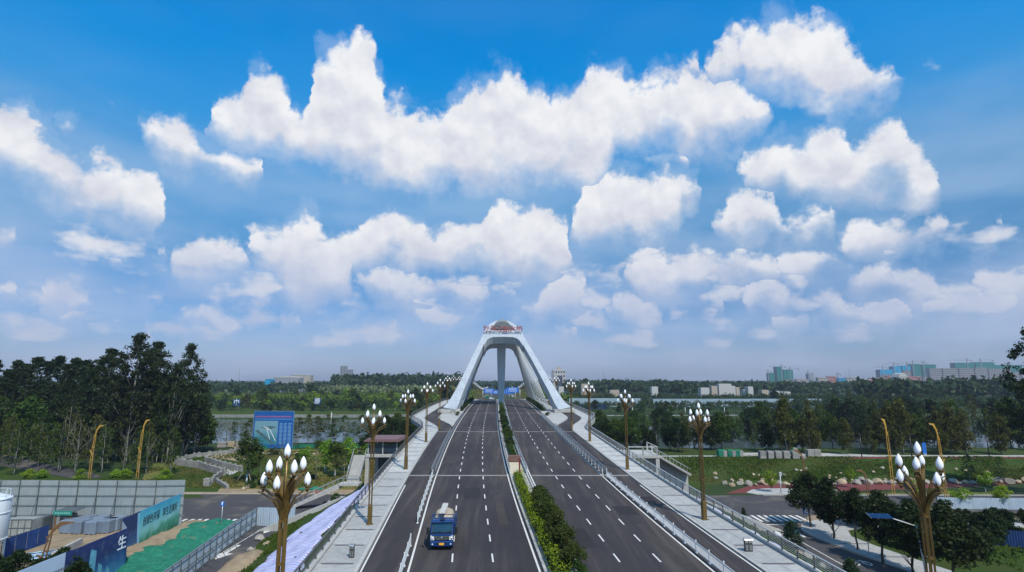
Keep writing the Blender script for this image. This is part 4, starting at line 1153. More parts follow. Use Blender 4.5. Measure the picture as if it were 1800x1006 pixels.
# ------------------------------------------------------------------ trees
NR = np.random.default_rng(11)
M_LDARK = leaf_mat('leaves_dark', (.019, .036, .011), .55, trans=.32)
M_LMID = leaf_mat('leaves_mid', (.045, .080, .016), .55, trans=.32)
M_LBRIGHT = leaf_mat('leaves_bright', (.15, .25, .018), .35)
M_LOLIVE = leaf_mat('leaves_olive', (.064, .076, .018), .55, trans=.32)
M_LMED = leaf_mat('median_leaves', (.046, .066, .016), .5)
M_LPINE = leaf_mat('needles', (.022, .042, .022), .35, trans=.1)
M_LHEDGE = leaf_mat('hedge_leaves', (.14, .23, .012), .4)
M_LDRY = leaf_mat('dry_leaves', (.085, .075, .040), .35)
M_LPOP = leaf_mat('poplar_leaves', (.022, .037, .015), .42)
M_BARK = mat('bark', (.085, .070, .055), .9, var=.35, scale=6, bump=.02, coords='object')
M_BARKP = mat('pale_bark', (.22, .21, .18), .9, var=.35, scale=5, coords='object')
M_WHITEW = mat('whitewash', (.62, .62, .60), .85, var=.12, scale=6, coords='object')
M_WOOD = mat('wooden_stake', (.26, .21, .15), .85, var=.25, scale=5, coords='object')

def leaves_mesh(name, centres, sizes, n, leaf, material, spread=1.0, aspect=.62, up=.35):
    """many leaf-sized quads in clumps round the given centres"""
    k = len(centres)
    C = np.repeat(np.asarray(centres, float), n, 0); S = np.repeat(np.asarray(sizes, float), n)[:, None]
    d = NR.normal(size=(k * n, 3)); d /= np.linalg.norm(d, axis=1)[:, None]
    r = NR.random((k * n, 1)) ** .45
    P = C + d * r * S * np.array([1, 1, .78]) * spread
    nrm = d * .55 + NR.normal(size=(k * n, 3)) * .55 + np.array([0, 0, up]); nrm /= np.linalg.norm(nrm, axis=1)[:, None]
    t = np.cross(nrm, NR.normal(size=(k * n, 3))); t /= np.linalg.norm(t, axis=1)[:, None]
    b = np.cross(nrm, t)
    L = (leaf * NR.uniform(.6, 1.35, (k * n, 1)))
    V = np.empty((k * n, 4, 3))
    V[:, 0] = P - t * L * .5; V[:, 1] = P + b * L * .5 * aspect + nrm * L * .08; V[:, 2] = P + t * L * .5; V[:, 3] = P - b * L * .5 * aspect + nrm * L * .08
    return quads_mesh(name, V.reshape(-1, 3), material)
def quads_mesh(name, V, material):
    q = len(V) // 4
    me = bpy.data.meshes.new(name)
    me.vertices.add(len(V)); me.vertices.foreach_set('co', V.astype(np.float32).ravel())
    me.loops.add(q * 4); me.polygons.add(q)
    me.loops.foreach_set('vertex_index', np.arange(q * 4, dtype=np.int32))
    me.polygons.foreach_set('loop_start', np.arange(0, q * 4, 4, dtype=np.int32)); me.polygons.foreach_set('loop_total', np.full(q, 4, np.int32))
    me.materials.append(material); me.update(calc_edges=True); return me

def tree_kind(seed, H, z0, R, nc, nl, leaf, lmat, bark=None, profile='round', trunk_r=None, stakes=False, wash=False, lobes=7, clump=.22, bare=.0, lean=0.0):
    rg = np.random.default_rng(seed)
    tr = trunk_r or H * .016
    def rad_at(t):
        if profile == 'round': return (max(0, 1 - (2 * t - .85) ** 2 * .95)) ** .5 if t < .97 else .2
        if profile == 'column': return (1 - t) ** .45 * (.55 + .45 * min(1, t * 4))
        if profile == 'cone': return (1 - t) * .95 + .08
        if profile == 'vase': return .35 + .65 * math.sin(min(1, t * 1.05) * 2.3)
        return 1
    centres, sizes = [], []
    lob = [(rg.uniform(0, 6.28), rg.uniform(.05, .95), rg.uniform(.65, 1.12)) for _ in range(lobes)]
    for i in range(nc):
        a, t, q = lob[i % lobes]
        a += rg.normal() * .55; t = float(np.clip(t + rg.normal() * .14, 0, 1))
        rr = R * rad_at(t) * q * rg.random() ** .38
        centres.append((rr * math.cos(a) + lean * t * H, rr * math.sin(a), z0 + t * (H - z0) * .97)); sizes.append(R * clump * rg.uniform(.6, 1.25))
    m = MB(); m2 = MB()
    nseg = 7; pts = [(lean * H * (i / nseg) ** 1.5 + (rg.normal() * tr * .5 if i else 0), rg.normal() * tr * .5 if i else 0, -.2 + (H * .93 + .2) * i / nseg) for i in range(nseg + 1)]
    rs = [tr * (1.25 - .2 if i == 0 else 1) * (1 - .88 * i / nseg) for i in range(nseg + 1)]
    m.tube(pts, rs, 7)
    for j in range(0, nc, max(1, nc // (16 if H > 5 else 9))):
        c = Vector(centres[j]); f = max(.12, min(.9, (c.z - (c.xy.length * .7)) / H)); s = Vector(pts[min(nseg, int(f * nseg))])
        if c.z < s.z: s.z = c.z * .9
        midp = (s + c) / 2 + Vector((0, 0, -c.xy.length * .08))
        rb = max(.015, tr * .36 * (1 - f * .6)); m.tube([s, midp, c], [rb, rb * .7, rb * .3], 5)
    R_ = {'trunk': m.mesh('trunk', bark or M_BARK), 'crown': leaves_mesh('crown', centres, sizes, nl, leaf, lmat), 'H': H, 'extra': []}
    if wash:
        w = MB(); w.tube([(0, 0, 0), (pts[1][0] * .7, pts[1][1] * .7, 1.15)], [tr * 1.14, tr * 1.05], 8); R_['extra'].append(('whitewashed_band', w.mesh('whitewashed_band', M_WHITEW)))
    if stakes:
        for k in range(3):
            a = 2.1 * k + .4; w = MB(); w.tube([(1.1 * math.cos(a), 1.1 * math.sin(a), 0), (.1 * math.cos(a), .1 * math.sin(a), 1.9)], .04, 5); R_['extra'].append(('stake', w.mesh('stake', M_WOOD)))
    return R_
TK = {
 'big': [tree_kind(3, 33, 6.5, 8.2, 270, 52, .60, M_LPOP, M_BARKP, 'round', .42, lobes=17, clump=.17), tree_kind(4, 31, 8, 7.0, 210, 52, .60, M_LPOP, M_BARKP, 'round', .38, lobes=13, clump=.17, lean=.05)],
 'poplar': [tree_kind(s, 25, 4.5, 3.5, 190, 36, .60, M_LPOP, M_BARKP, 'column', .26, lobes=12, clump=.32) for s in (5, 6, 7)],
 'broad': [tree_kind(s, 11, 2.0, 4.2, 170, 40, .46, mm, None, 'round', .20, lobes=9, clump=.24) for s, mm in ((8, M_LDARK), (9, M_LMID), (10, M_LDARK))],
 'sparse': [tree_kind(s, 9, 2.2, 1.9, 62, 17, .30, mm, M_BARKP, 'column', .085, lobes=11, clump=.34) for s, mm in ((12, M_LMID), (13, M_LOLIVE), (14, M_LMID))],
 'street': [tree_kind(s, 6.6, 2.0, 2.0, 150, 42, .26, M_LDARK, None, 'round', .12, lobes=9, clump=.28) for s in (15, 16, 17)],
 'conifer': [tree_kind(s, 4.4, .5, 1.7, 120, 40, .20, M_LPINE, None, 'cone', .09, lobes=14, clump=.28) for s in (18, 19)],
 'young': [tree_kind(s, 5.2, 1.7, 1.5, 60, 34, .24, M_LBRIGHT, None, 'round', .075, lobes=7, clump=.34, wash=True) for s in (20, 21)],
 'staked': [tree_kind(s, 6.5, 1.9, 1.6, 80, 26, .26, M_LMID, M_BARKP, 'column', .08, lobes=8, clump=.36, stakes=True, wash=True) for s in (22, 23)],
 'bare': [tree_kind(s, 6.5, 1.5, 1.7, 40, 7, .22, M_LOLIVE, M_BARKP, 'vase', .07, lobes=9, clump=.4) for s in (24, 25)],
 'shrub': [tree_kind(s, 1.5, .1, 1.0, 50, 34, .16, mm, None, 'round', .03, lobes=6, clump=.36) for s, mm in ((26, M_LDARK), (27, M_LMID))],
 'shrubb': [tree_kind(s, 1.4, .1, 1.0, 50, 34, .16, M_LBRIGHT, None, 'round', .03, lobes=6, clump=.36) for s in (28, 29)],
 'median': [tree_kind(s, 3.0, .25, 1.35, 130, 40, .20, mm, None, 'round', .06, lobes=8, clump=.34) for s, mm in ((34, M_LMED), (35, M_LMED), (36, M_LMID))],
 'yellow': [tree_kind(s, 10, 1.5, 2.8, 120, 32, .38, M_LOLIVE, M_BARKP, 'column', .12, lobes=10, clump=.32) for s in (30, 31)],
}
CATN = {'big': ('poplar_tree', 'tree'), 'poplar': ('poplar_tree', 'tree'), 'broad': ('broadleaf_tree', 'tree'), 'sparse': ('young_tree', 'tree'), 'street': ('street_tree', 'tree'), 'conifer': ('conifer', 'tree'), 'median': ('bushy_tree', 'tree'),
        'young': ('young_tree', 'tree'), 'staked': ('young_tree', 'tree'), 'bare': ('young_tree', 'tree'), 'shrub': ('shrub', 'shrub'), 'shrubb': ('shrub', 'shrub'), 'yellow': ('olive_tree', 'tree')}
def tree(kind, x, y, z, h, label, group=None, wide=1.0, var=None):
    K = TK[kind][var if var is not None else rnd.randrange(len(TK[kind]))]
    nm, cat = CATN[kind]
    root = thing(nm, label, cat, (x, y, z), rnd.uniform(0, 6.28), group)
    s = h / K['H']; root.scale = (s * wide, s * wide, s)
    link('trunk', K['trunk'], root); link('crown', K['crown'], root)
    for n, me in K['extra']: link(n, me, root)
    return root
class Counter_:
    def __init__(s, desc, marks): s.d = desc; s.m = marks; s.n = {}
    def __call__(s, px):
        name = [n for p, n in s.m if p <= px][-1]; s.n[name] = s.n.get(name, 0) + 1
        return '%s, %s one %s' % (s.d, ORD[min(19, s.n[name] - 1)], name)
def tree_px(kind, px, base, top, label, group=None, wide=1.0, var=None):
    p = G(px, base); t = at_y(px, top, p.y)
    return tree(kind, p.x, p.y, p.z - .05, max(.5, t.z - p.z), label, group, wide, var)

# ---- left: the tall dark poplars
for px, base, top, w, v, lab in ((172, 806, 612, 1.0, 1, 'tall dark poplar, leftmost of the big clump left of the bridge'), (222, 812, 586, 1.0, 0, 'tallest dark poplar of the big clump, its crown highest'),
                              (262, 800, 600, .9, 1, 'dark poplar in the middle of the big clump behind the golden pole'), (318, 806, 604, .80, 0, 'rightmost big poplar with pale trunk, loose crown reaching out right'), (292, 815, 640, .8, 1, 'lower poplar filling the foot of the big clump'), (150, 800, 650, .8, 0, 'lower poplar at the left foot of the big clump')):
    tree_px('big', px, base, top, lab, 'big poplars left of the bridge', w, v)
i = 0
for px, top in ((-60, 640), (-30, 632), (-5, 650), (12, 634), (30, 640), (46, 628), (66, 636), (86, 626), (102, 640), (116, 630), (134, 634)):
    tree_px('poplar', px, 782 + (i % 3) * 5, top, '%s slender poplar from the left in the dark row at the left edge' % ORD[i], 'slender poplars at the left edge', 1.25); i += 1
g = 'dark trees under the poplars on the left'
lb = Counter_('dark leafy thicket tree', [(-999, 'in from the left edge'), (60, 'right of the left-edge poplars'), (150, 'past the golden lamp'), (240, 'past the second golden lamp'), (305, 'under the rightmost big poplar')])
for k in range(34):
    px = -60 + k * 12.5 + rnd.uniform(-5, 5)
    tree_px('broad', px, rnd.uniform(782, 800), rnd.uniform(690, 735), lb(px), g, rnd.uniform(.8, 1.1))
g = 'slim young trees in front of the left thicket'
lb = Counter_('slim pale-trunked young tree', [(-999, 'in from the left edge'), (55, 'past the end of the park road'), (155, 'past the golden lamp'), (240, 'past the second golden lamp'), (300, 'above the stone terrace')])
for k in range(46):
    px = -50 + k * 8.6 + rnd.uniform(-5, 5)
    b = rnd.uniform(803, 836) if px < 300 else rnd.uniform(795, 806)
    tree_px(rnd.choice(['sparse', 'sparse', 'bare']), px, b, b - rnd.uniform(60, 105), lb(px), g)
for k, px in enumerate((52, 75, 142, 205, 218, 290)):
    tree_px('shrubb', px, 842 + rnd.uniform(-3, 3), 826, '%s bright green bush from the left behind the grey hoarding' % ORD[k], 'bright bushes behind the hoarding', 1.2)
# ---- left: river bank and lawn
g = 'thin trees on the left river bank'
lb = Counter_('thin river-bank tree', [(-999, 'left of the blue billboard'), (440, 'behind the blue billboard'), (516, 'right of the blue billboard'), (580, 'past the pale pole')])
for k in range(34):
    px = 385 + k * 9 + rnd.uniform(-5, 5)
    tree_px(rnd.choice(['bare', 'sparse', 'sparse']), px, rnd.uniform(772, 783), rnd.uniform(728, 746), lb(px), g, 1.5)
lt = [('staked', 433, 850, 760, 1.35, 'large staked young tree beside the stone steps on the left lawn'), ('bare', 457, 836, 800, 1.0, 'bare staked sapling right of the large staked tree'), ('young', 537, 815, 780, 1.2, 'small bright round tree below the blue billboard'),
      ('bare', 494, 826, 776, 1.5, 'leafless spreading tree in front of the blue billboard'), ('young', 571, 830, 776, 1.0, 'bright young tree, left one of the row on the dry lawn'), ('staked', 588, 839, 770, 1.4, 'darkest young tree of the lawn row, middle of the slope'),
      ('young', 612, 829, 770, 1.1, 'bright young tree with white trunk near the lamp, dry lawn'), ('bare', 555, 845, 790, 1.2, 'thin bare tree low on the dry lawn'), ('bare', 604, 852, 795, 1.0, 'thin bare tree with whitened trunk near the stair railing'), ('bare', 627, 842, 785, 1.0, 'thin bare tree nearest the stairs on the lawn'),
      ('young', 578, 812, 772, .9, 'small green tree at the top of the dry lawn'), ('staked', 521, 833, 797, 1.2, 'small staked tree in the middle of the dry lawn'), ('bare', 472, 820, 785, 1.0, 'thin tree behind the bare sapling'), ('young', 642, 826, 775, 1.0, 'green tree hard by the staircase wall')]
for kd, px, b, t, w, lab in lt: tree_px(kd, px, b, t, lab, 'young trees on the left lawn', w)
g = 'dark round trees by the left stair tower'
for px, b, t in ((648, 800, 752), (668, 806, 745), (690, 795, 738), (712, 786, 740), (735, 775, 735), (655, 788, 742), (700, 778, 728), (678, 780, 730), (722, 770, 722), (742, 764, 722)):
    tree_px('broad', px, b, t, ('dark round tree by the left stair tower, %s' % {648: 'leftmost in front', 668: 'beside the tower wall', 690: 'right behind the tower roof', 712: 'between roof and lamp', 735: 'tight against the parapet', 655: 'behind the leftmost', 700: 'on the second row', 678: 'in the middle', 722: 'farthest but one', 742: 'farthest'}[px]), g, 1.1)
for k, (px, py) in enumerate(((462, 852), (440, 858), (520, 846), (545, 842), (480, 800), (455, 798), (590, 880), (575, 893), (560, 787))):
    tree_px('shrub', px, py, py - 12, '%s low dark bush on the left lawn, counted from the stone steps' % ORD[k], 'low bushes on the left lawn', 1.4)

# ---- right: riverside rows
g = 'dark riverside trees on the right'
lb = Counter_('dark riverside tree', [(-999, 'behind the railed platform'), (1150, 'past the platform'), (1228, 'past the second lamp'), (1262, 'behind the netted stacks'), (1340, 'behind the pale stone blocks'), (1440, 'past the stone blocks'), (1570, 'past the slim golden lamp'), (1664, 'past the right golden lamp'), (1740, 'by the right edge')])
for k in range(62):
    px = 1060 + k * 12.6 + rnd.uniform(-6, 6)
    b = rnd.uniform(780, 797); t = b - rnd.uniform(48, 82) - (12 if px > 1500 else 0)
    if 1120 < px < 1170 or px < 1105: t = b - rnd.uniform(35, 60)
    tree_px('broad' if rnd.random() < .62 else 'sparse', px, b, t, lb(px), g, rnd.uniform(.75, 1.0))
lb = Counter_('loose young tree on the right bank', [(-999, 'behind the railed platform'), (1150, 'past the platform'), (1228, 'past the second lamp'), (1300, 'behind the stored stacks'), (1440, 'past the stone blocks')])
for k in range(30):
    px = 1120 + k * 15 + rnd.uniform(-6, 6); b = rnd.uniform(768, 786)
    tree_px(rnd.choice(['sparse', 'sparse', 'broad']), px, b, b - rnd.uniform(38, 60), lb(px), 'loose young trees on the right bank', rnd.uniform(1.1, 1.5))
for k, (px, t) in enumerate(((1383, 702), (1425, 712), (1488, 735), (1566, 706), (1588, 702), (1650, 714), (1672, 708), (1700, 720), (1530, 742), (1760, 722))):
    tree_px('yellow', px, 799, t, '%s tall olive-green tree from the left in the right riverside row' % ORD[k], 'olive trees by the right river bank', .9)
for px, b, t, lab in ((1035, 778, 738, 'dark bushy tree tight against the right parapet, farthest'), (1060, 786, 742, 'dark bushy tree tight against the right parapet, second farthest'), (1085, 792, 738, 'dark bushy tree by the right parapet behind the platform'), (1110, 795, 735, 'dark bushy tree by the right parapet right of the platform'), (1130, 792, 748, 'dark bushy tree right of the others by the platform')):
    tree_px('broad', px, b, t, lab, 'dark trees by the right parapet', 1.2)
# ---- right: slim trees on the street side
st = [('young', 1357, 866, 823, 1.0, 'round-headed young tree on the island beside the white signpost'), ('young', 1497, 858, 822, 1.0, 'young bright tree left of the magnolia lamp by the red path'), ('sparse', 1705, 846, 798, 1.2, 'thin dark tree right of the right magnolia lamp on the slope'), ('young', 1733, 866, 824, 1.1, 'bright young tree at the far right of the red path'),
      ('sparse', 1763, 850, 802, 1.3, 'dark thin staked tree near the right edge'), ('young', 1690, 893, 853, 1.5, 'bright yellow-green tree behind the right grove'), ('young', 1766, 895, 853, 1.6, 'brightest yellow-green tree at the right edge'), ('young', 1610, 880, 838, 1.2, 'bright tree hidden behind the nearest right lamp')]
for kd, px, b, t, w, lab in st: tree_px(kd, px, b, t, lab, 'young street trees on the right', w)
sx = [(1425, 928, 829, 1.15), (1466, 948, 842, 1.1), (1553, 990, 862, 1.1), (1606, 1010, 880, 1.1), (1508, 968, 862, 1.0), (1680, 1040, 880, 1.1)]
for k, (px, b, t, w) in enumerate(sx):
    tree_px('street', px, b, t, '%s dark round street tree along the right pavement, counted from the zebra crossing' % ORD[k], 'dark street trees along the right pavement', w)
g = 'dense dark trees of the right grove'
lb = Counter_('dense dark grove tree', [(-999, 'behind the street trees'), (1545, 'by the solar lamp arm'), (1625, 'behind the nearest right lamp'), (1700, 'right of the nearest lamp'), (1765, 'by the right edge'), (1810, 'outside the right edge')])
for k in range(46):
    px = 1490 + k * 8.1 + rnd.uniform(-5, 5); b = rnd.uniform(905, 985)
    if px < 1600 and b > 940: b = 925
    tree_px('street' if rnd.random() < .6 else 'broad', px, b, max(b - rnd.uniform(55, 88), (868 if px < 1560 else 889) + rnd.uniform(0, 14)), lb(px), g, rnd.uniform(1.2, 1.6))
cs = [(1308, 917, 893, 1.0, 'small dark pine behind the right parapet near the zebra crossing'), (1393, 968, 917, 1.35, 'biggest dark pine between the right parapet and the service road'), (1498, 1030, 983, 1.6, 'dark pine at the bottom edge right of the parapet')]
for px, b, t, w, lab in cs: tree_px('conifer', px, b, t, lab, 'pines beside the right parapet', w)
# the tall tree at the right edge
tree('big', 107, 117, 0, 33.5, 'tall loose-leaved poplar reaching in at the right edge of the view', None, .80, 0)
tree('poplar', 150, 150, 0, 25, 'dark poplar behind the tall tree at the right edge', None, 1.4, 0)

# ---- far bank: trees one can tell apart
g = 'trees along the far bank left of the bridge'
for k in range(110):
    y = rnd.uniform(392, 560) if k > 50 else rnd.uniform(385, 400); x = rnd.uniform(-.62, -.12) * y
    kd = rnd.choice(['broad', 'broad', 'young', 'yellow']) if y > 400 else rnd.choice(['sparse', 'broad', 'young'])
    h = rnd.uniform(7, 13) if y > 410 else rnd.uniform(4, 7)
    tree(kd, x, y, tz(x, y), h, 'green tree on the far river bank left of the bridge', g, 1.4 if kd == 'young' else 1.15)
g = 'trees along the far bank right of the bridge'
for k in range(110):
    y = rnd.uniform(365, 560) if k > 36 else rnd.uniform(352, 372); x = rnd.uniform(.10, .98) * y
    if x < .35 * y and y > 400 and k % 3: continue
    kd = rnd.choice(['broad', 'broad', 'sparse', 'yellow'])
    h = rnd.uniform(6, 12) if y > 380 else rnd.uniform(5, 8)
    if x < .45 * y: h *= .62
    tree(kd, x, y, tz(x, y), h, 'dark green tree on the far river bank right of the bridge', g, 1.2)
tree('broad', -44, 400, 2, 21, 'tall dark round tree beyond the river just left of the arch', None, .8)

# ---- the woods behind, one mass each: hundreds of crowns with leaf clusters
def wood(name, label_poly, n, hfun, seed, material, leaf=1.5, per=46, wide=.30):
    rg = np.random.default_rng(seed); V = []
    T = MB()
    for i in range(n):
        x, y = label_poly(rg); h = hfun(rg, x, y); r = h * wide * rg.uniform(.8, 1.25); z0 = tz(x, y)
        k = per
        u = rg.normal(size=(k, 3)); u /= np.linalg.norm(u, axis=1)[:, None]; u[:, 2] = np.abs(u[:, 2]) * 1.0 - .25 * rg.random(k)
        lob = 1 + .28 * np.sin(u[:, 0] * 5 + i) * np.cos(u[:, 1] * 4 + 2 * i)
        P = np.array([x, y, z0 + h * .48]) + u * np.array([r, r, h * .50]) * lob[:, None] * (rg.random((k, 1)) ** .25)
        nn = u * .8 + rg.normal(size=(k, 3)) * .45; nn /= np.linalg.norm(nn, axis=1)[:, None]
        t = np.cross(nn, rg.normal(size=(k, 3))); t /= np.linalg.norm(t, axis=1)[:, None]; b = np.cross(nn, t)
        L = leaf * rg.uniform(.6, 1.4, (k, 1)) * (h / 14)
        q = np.stack([P - t * L, P + b * L * .7, P + t * L, P - b * L * .7], 1)
        V.append(q.reshape(-1, 3))
    me = quads_mesh(name, np.concatenate(V), material)
    o = link(name, me); o['kind'] = 'stuff'; return o
def area(a0, a1, y0, y1):
    return lambda rg: (lambda y: (rg.uniform(a0, a1) * y, y))(y0 + (y1 - y0) * rg.random() ** .8)
M_FAR1 = leaf_mat('wood_dark', (.030, .056, .021), .4, per_obj=0, hue=0)
M_FAR2 = leaf_mat('wood_green', (.085, .135, .020), .4, per_obj=0, hue=0)
M_FAR3 = leaf_mat('wood_grey_green', (.13, .165, .075), .25, per_obj=0, hue=0)
wood('green_thicket', area(-.70, -.10, 400, 640), 620, lambda g, x, y: g.uniform(5, 10), 41, M_FAR2, 1.3, 60, .45)
wood('dark_thicket', area(-.95, -.11, 384, 450), 560, lambda g, x, y: g.uniform(3.5, 7.5), 42, M_FAR1, 1.2, 60, .5)
wood('grey_green_plantation', area(-.34, -.20 + .24 - .0, 640, 800) if False else area(-.33, -.10, 640, 760), 330, lambda g, x, y: g.uniform(14.5, 16.5), 43, M_FAR3, 1.3, 60, .22)
wood('poplar_wood', area(-.34, -.07, 820, 1100), 620, lambda g, x, y: g.uniform(28, 33) if x / y > -.31 else g.uniform(17, 21), 44, M_FAR1, 1.3, 64, .13)
wood('distant_wood', area(-1.2, -.34, 600, 1500), 900, lambda g, x, y: g.uniform(17, 21.5), 45, M_FAR1, 1.4, 50, .30)
wood('distant_wood', area(-.13, .14, 900, 2600), 700, lambda g, x, y: g.uniform(14, 21), 46, M_FAR1, 1.9, 40, .34)
wood('roadside_trees', lambda rg: (lambda y, s: (cen(y) + s * rg.uniform(24, 60), y))(rg.uniform(430, 900), rg.choice([-1, 1])), 260, lambda g, x, y: g.uniform(6, 11), 47, M_FAR2, 1.2, 50, .34)
wood('distant_wood', area(.09, .30, 720, 1150), 420, lambda g, x, y: g.uniform(17, 24), 48, M_FAR1, 1.6, 50, .26)
wood('distant_wood', area(.25, .62, 620, 1300), 620, lambda g, x, y: g.uniform(15, 22), 49, M_FAR1, 1.6, 48, .30)
wood('river_bushes', area(.09, 1.0, 330, 358), 420, lambda g, x, y: g.uniform(1.5, 3.5), 56, M_FAR1, 1.0, 40, .55)
wood('hoarding_bushes', area(.10, .65, 396, 423), 260, lambda g, x, y: g.uniform(2.5, 6.5), 57, M_FAR1, 1.1, 44, .35)
wood('dark_thicket', area(.10, .75, 500, 566), 330, lambda g, x, y: g.uniform(6, 9.5), 55, M_FAR1, 1.3, 50, .4)
wood('dark_thicket', area(.10, 1.1, 362, 520), 1100, lambda g, x, y: g.uniform(3.0, 6.0) + (3 if x > .5 * y else 0), 50, M_FAR1, 1.2, 50, .45)
wood('poplar_wood', area(.60, 1.15, 480, 640), 420, lambda g, x, y: g.uniform(17, 24), 51, M_FAR1, 1.4, 56, .20)
wood('distant_wood', area(-1.3, 1.3, 1500, 3600), 900, lambda g, x, y: g.uniform(13, 20), 52, M_FAR1, 2.6, 26, .6)

# ---- hedges and shrubs along the road
def hedge(name, label, pts, w, h, material, leaf=.16, dens=60, group=None, bumpy=.2):
    rg = np.random.default_rng(len(label)); C = []; S = []
    for (a, b) in zip(pts, pts[1:]):
        a, b = Vector(a), Vector(b); n = max(1, int((b - a).length / (w * .55)))
        for i in range(n):
            p = a.lerp(b, (i + .5) / n)
            for q in range(2):
                C.append((p.x + rg.uniform(-.25, .25) * w, p.y + rg.uniform(-.2, .2), p.z + h * rg.uniform(.45, .62 + bumpy))); S.append(w * rg.uniform(.42, .6))
    org = pts[0]
    C = [(c[0] - org[0], c[1] - org[1], c[2] - org[2]) for c in C]
    root = thing(name, label, 'hedge', org, 0, group)
    link('foliage', leaves_mesh('foliage', C, S, dens, leaf, material, aspect=.7), root)
    m = MB(); m.bar([tuple(Vector(p) - Vector(org) + Vector((0, 0, h * .28))) for p in pts], w * .62, h * .5); link('stems', m.mesh('stems', M_LDARK), root)
    return root
def road_pts(o, y0, y1, z=.2, st=6): return [(const_off(o, y), y, dz(y) + z) for y in ystep(y0, y1, st)]
hedge('hedge', 'bright green hedge filling the near median, before the joint', road_pts(-.35, 30, 91.5), 1.7, 1.05, M_LHEDGE, dens=70)
rr = random.Random(5)
MT = [(45.5, 1.5, .85), (48.5, 2.0, .8), (51, 2.7, .95), (53.4, 2.4, .8), (56, 3.0, .9), (58.6, 3.3, .8), (61, 2.7, .7), (63.6, 3.1, .8), (66, 2.9, .75), (68.6, 3.4, .7), (71.2, 3.1, .7), (73.8, 2.6, .75), (76.4, 1.9, .8)]
for k, (y, h, dx) in enumerate(MT):
    tree('median', const_off(dx + .05, y), y, dz(y) + .1, h * .88, 'bushy tree in the near median hedge, %s from the viewer' % ORD[k], 'bushy median trees', 1.0)
hedge('hedge', 'dark clipped hedge in the median up to the arch', road_pts(0, 107, 262), 1.7, 1.1, M_LMID, dens=44)
for k, y in enumerate((122, 134, 146, 160, 176, 196)):
    tree('shrub', const_off(0, y), y, dz(y) + .2, 2.2 if k % 2 else 1.8, '%s ball-shaped shrub in the median, counted from the viewer' % ORD[k], 'ball shrubs in the median', 1.0)
for s in (-1, 1):
    hedge('hedge', 'dark clipped hedge between carriageway and arch foot on the %s' % ('left' if s < 0 else 'right'), road_pts(s * 15.2, 214, 322), 2.2, 1.3, M_LDARK, leaf=.3, dens=40, group='hedges at the arch feet')
    for k in range(3):
        tree('bare' if k else 'shrub', const_off(s * (14.9 + k * 1.3), 193 + k * 2.5), 193 + k * 2.5, dz(190) + .2, 3.2 if k else 1.3, '%s little tufted tree before the %s arch foot' % (ORD[k], 'left' if s < 0 else 'right'), 'little trees before the arch feet', 1.0)
# climbing green over the right bank behind the parapet

# ---- tufts that break up the lawns
def tufts(name, n, sampler, size, material, zf):
    V = np.empty((n, 4, 3))
    for i in range(n):
        x, y = sampler(); z = zf(x, y); a = rnd.uniform(0, 3.14); w = size * rnd.uniform(.5, 1.5); h = size * rnd.uniform(.5, 1.3); c, s_ = math.cos(a) * w / 2, math.sin(a) * w / 2; l = rnd.uniform(-.3, .3) * h
        V[i] = ((x - c, y - s_, z - .02), (x + c, y + s_, z - .02), (x + c * .3 + l, y + s_ * .3, z + h), (x - c * .5 + l, y - s_ * .5, z + h * .8))
    o = link(name, quads_mesh(name, V.reshape(-1, 3), material)); o['kind'] = 'stuff'
M_TUFT = leaf_mat('grass_blades', (.055, .092, .016), .5, per_obj=0, hue=0); M_TUFTD = leaf_mat('dry_grass_blades', (.12, .115, .035), .45, per_obj=0, hue=0)
def clumpy(x0, x1, y0, y1, f=.35, th=0.0):
    def s_():
        while True:
            x, y = rnd.uniform(x0, x1), rnd.uniform(y0, y1)
            if math.sin(x * f + 2 * math.sin(y * f * .7)) + math.sin(y * f * 1.3 - x * f * .4) + rnd.uniform(-1.2, 1.2) > th: return x, y
    return s_
tufts('grass_tufts', 16000, clumpy(28, 130, 133, 148.5), .32, M_TUFT, tz)
tufts('dry_grass_tufts', 5000, clumpy(28, 130, 132, 148.5, .25, .8), .28, M_TUFTD, tz)
tufts('grass_tufts', 9000, clumpy(-92, -26, 124, 166), .32, M_TUFT, tz)
tufts('dry_grass_tufts', 9000, clumpy(-78, -26, 124, 166, .3, .3), .30, M_TUFTD, tz)
def bank_s(s):
    q = clumpy(31.8 if s < 0 else 27.2, 37, 34, 92, .6)
    def f():
        o, y = q(); return cen(y) + s * o, y
    return f
for s in (-1, 1): tufts('grass_tufts', 6000, bank_s(s), .30, M_TUFT, bank_z)
tufts('grass_tufts', 5000, clumpy(56, 118, 55, 92, .5), .35, M_TUFT, tz)
# ------------------------------------------------------------------ building site on the left
M_HOARD = mat('grey_green_hoarding', (.27, .31, .32), .55, .25, var=.08, scale=.8, streak=.3, per_obj=.05)
M_HOARDB = mat('pale_blue_hoarding', (.36, .43, .50), .5, .2, var=.1, scale=.8, streak=.3, per_obj=.06)
M_FRAME = mat('painted_frame', (.10, .12, .13), .6, .4, var=.2, scale=2)
M_NET = mat('green_dust_net', (.022, .150, .095), .9, var=.35, scale=1.1, bump=.05, bscale=3, extra=lambda N, c, v: N.mix(N.step(N.noise(v, .45, 5, .66), .60, .68), N.mix(N.step(N.noise(v, 2.5, 3, .6), .45, .62), c, (.015, .12, .075)), (.16, .115, .07)))
M_BLUEP = mat('blue_site_panel', (.008, .040, .16), .6, .1, var=.25, scale=.8, streak=.3, per_obj=.15)
M_WRAP = mat('grey_wrapping', (.15, .19, .25), .45, .0, var=.2, scale=2, per_obj=.15, coords='object')
M_SILO = mat('white_silo_paint', (.62, .65, .66), .45, .1, var=.08, scale=.8, streak=.25, coords='object')
M_PIPE = mat('blue_steel_pipe', (.22, .36, .50), .4, .5, var=.2, scale=2, coords='object', per_obj=.2)

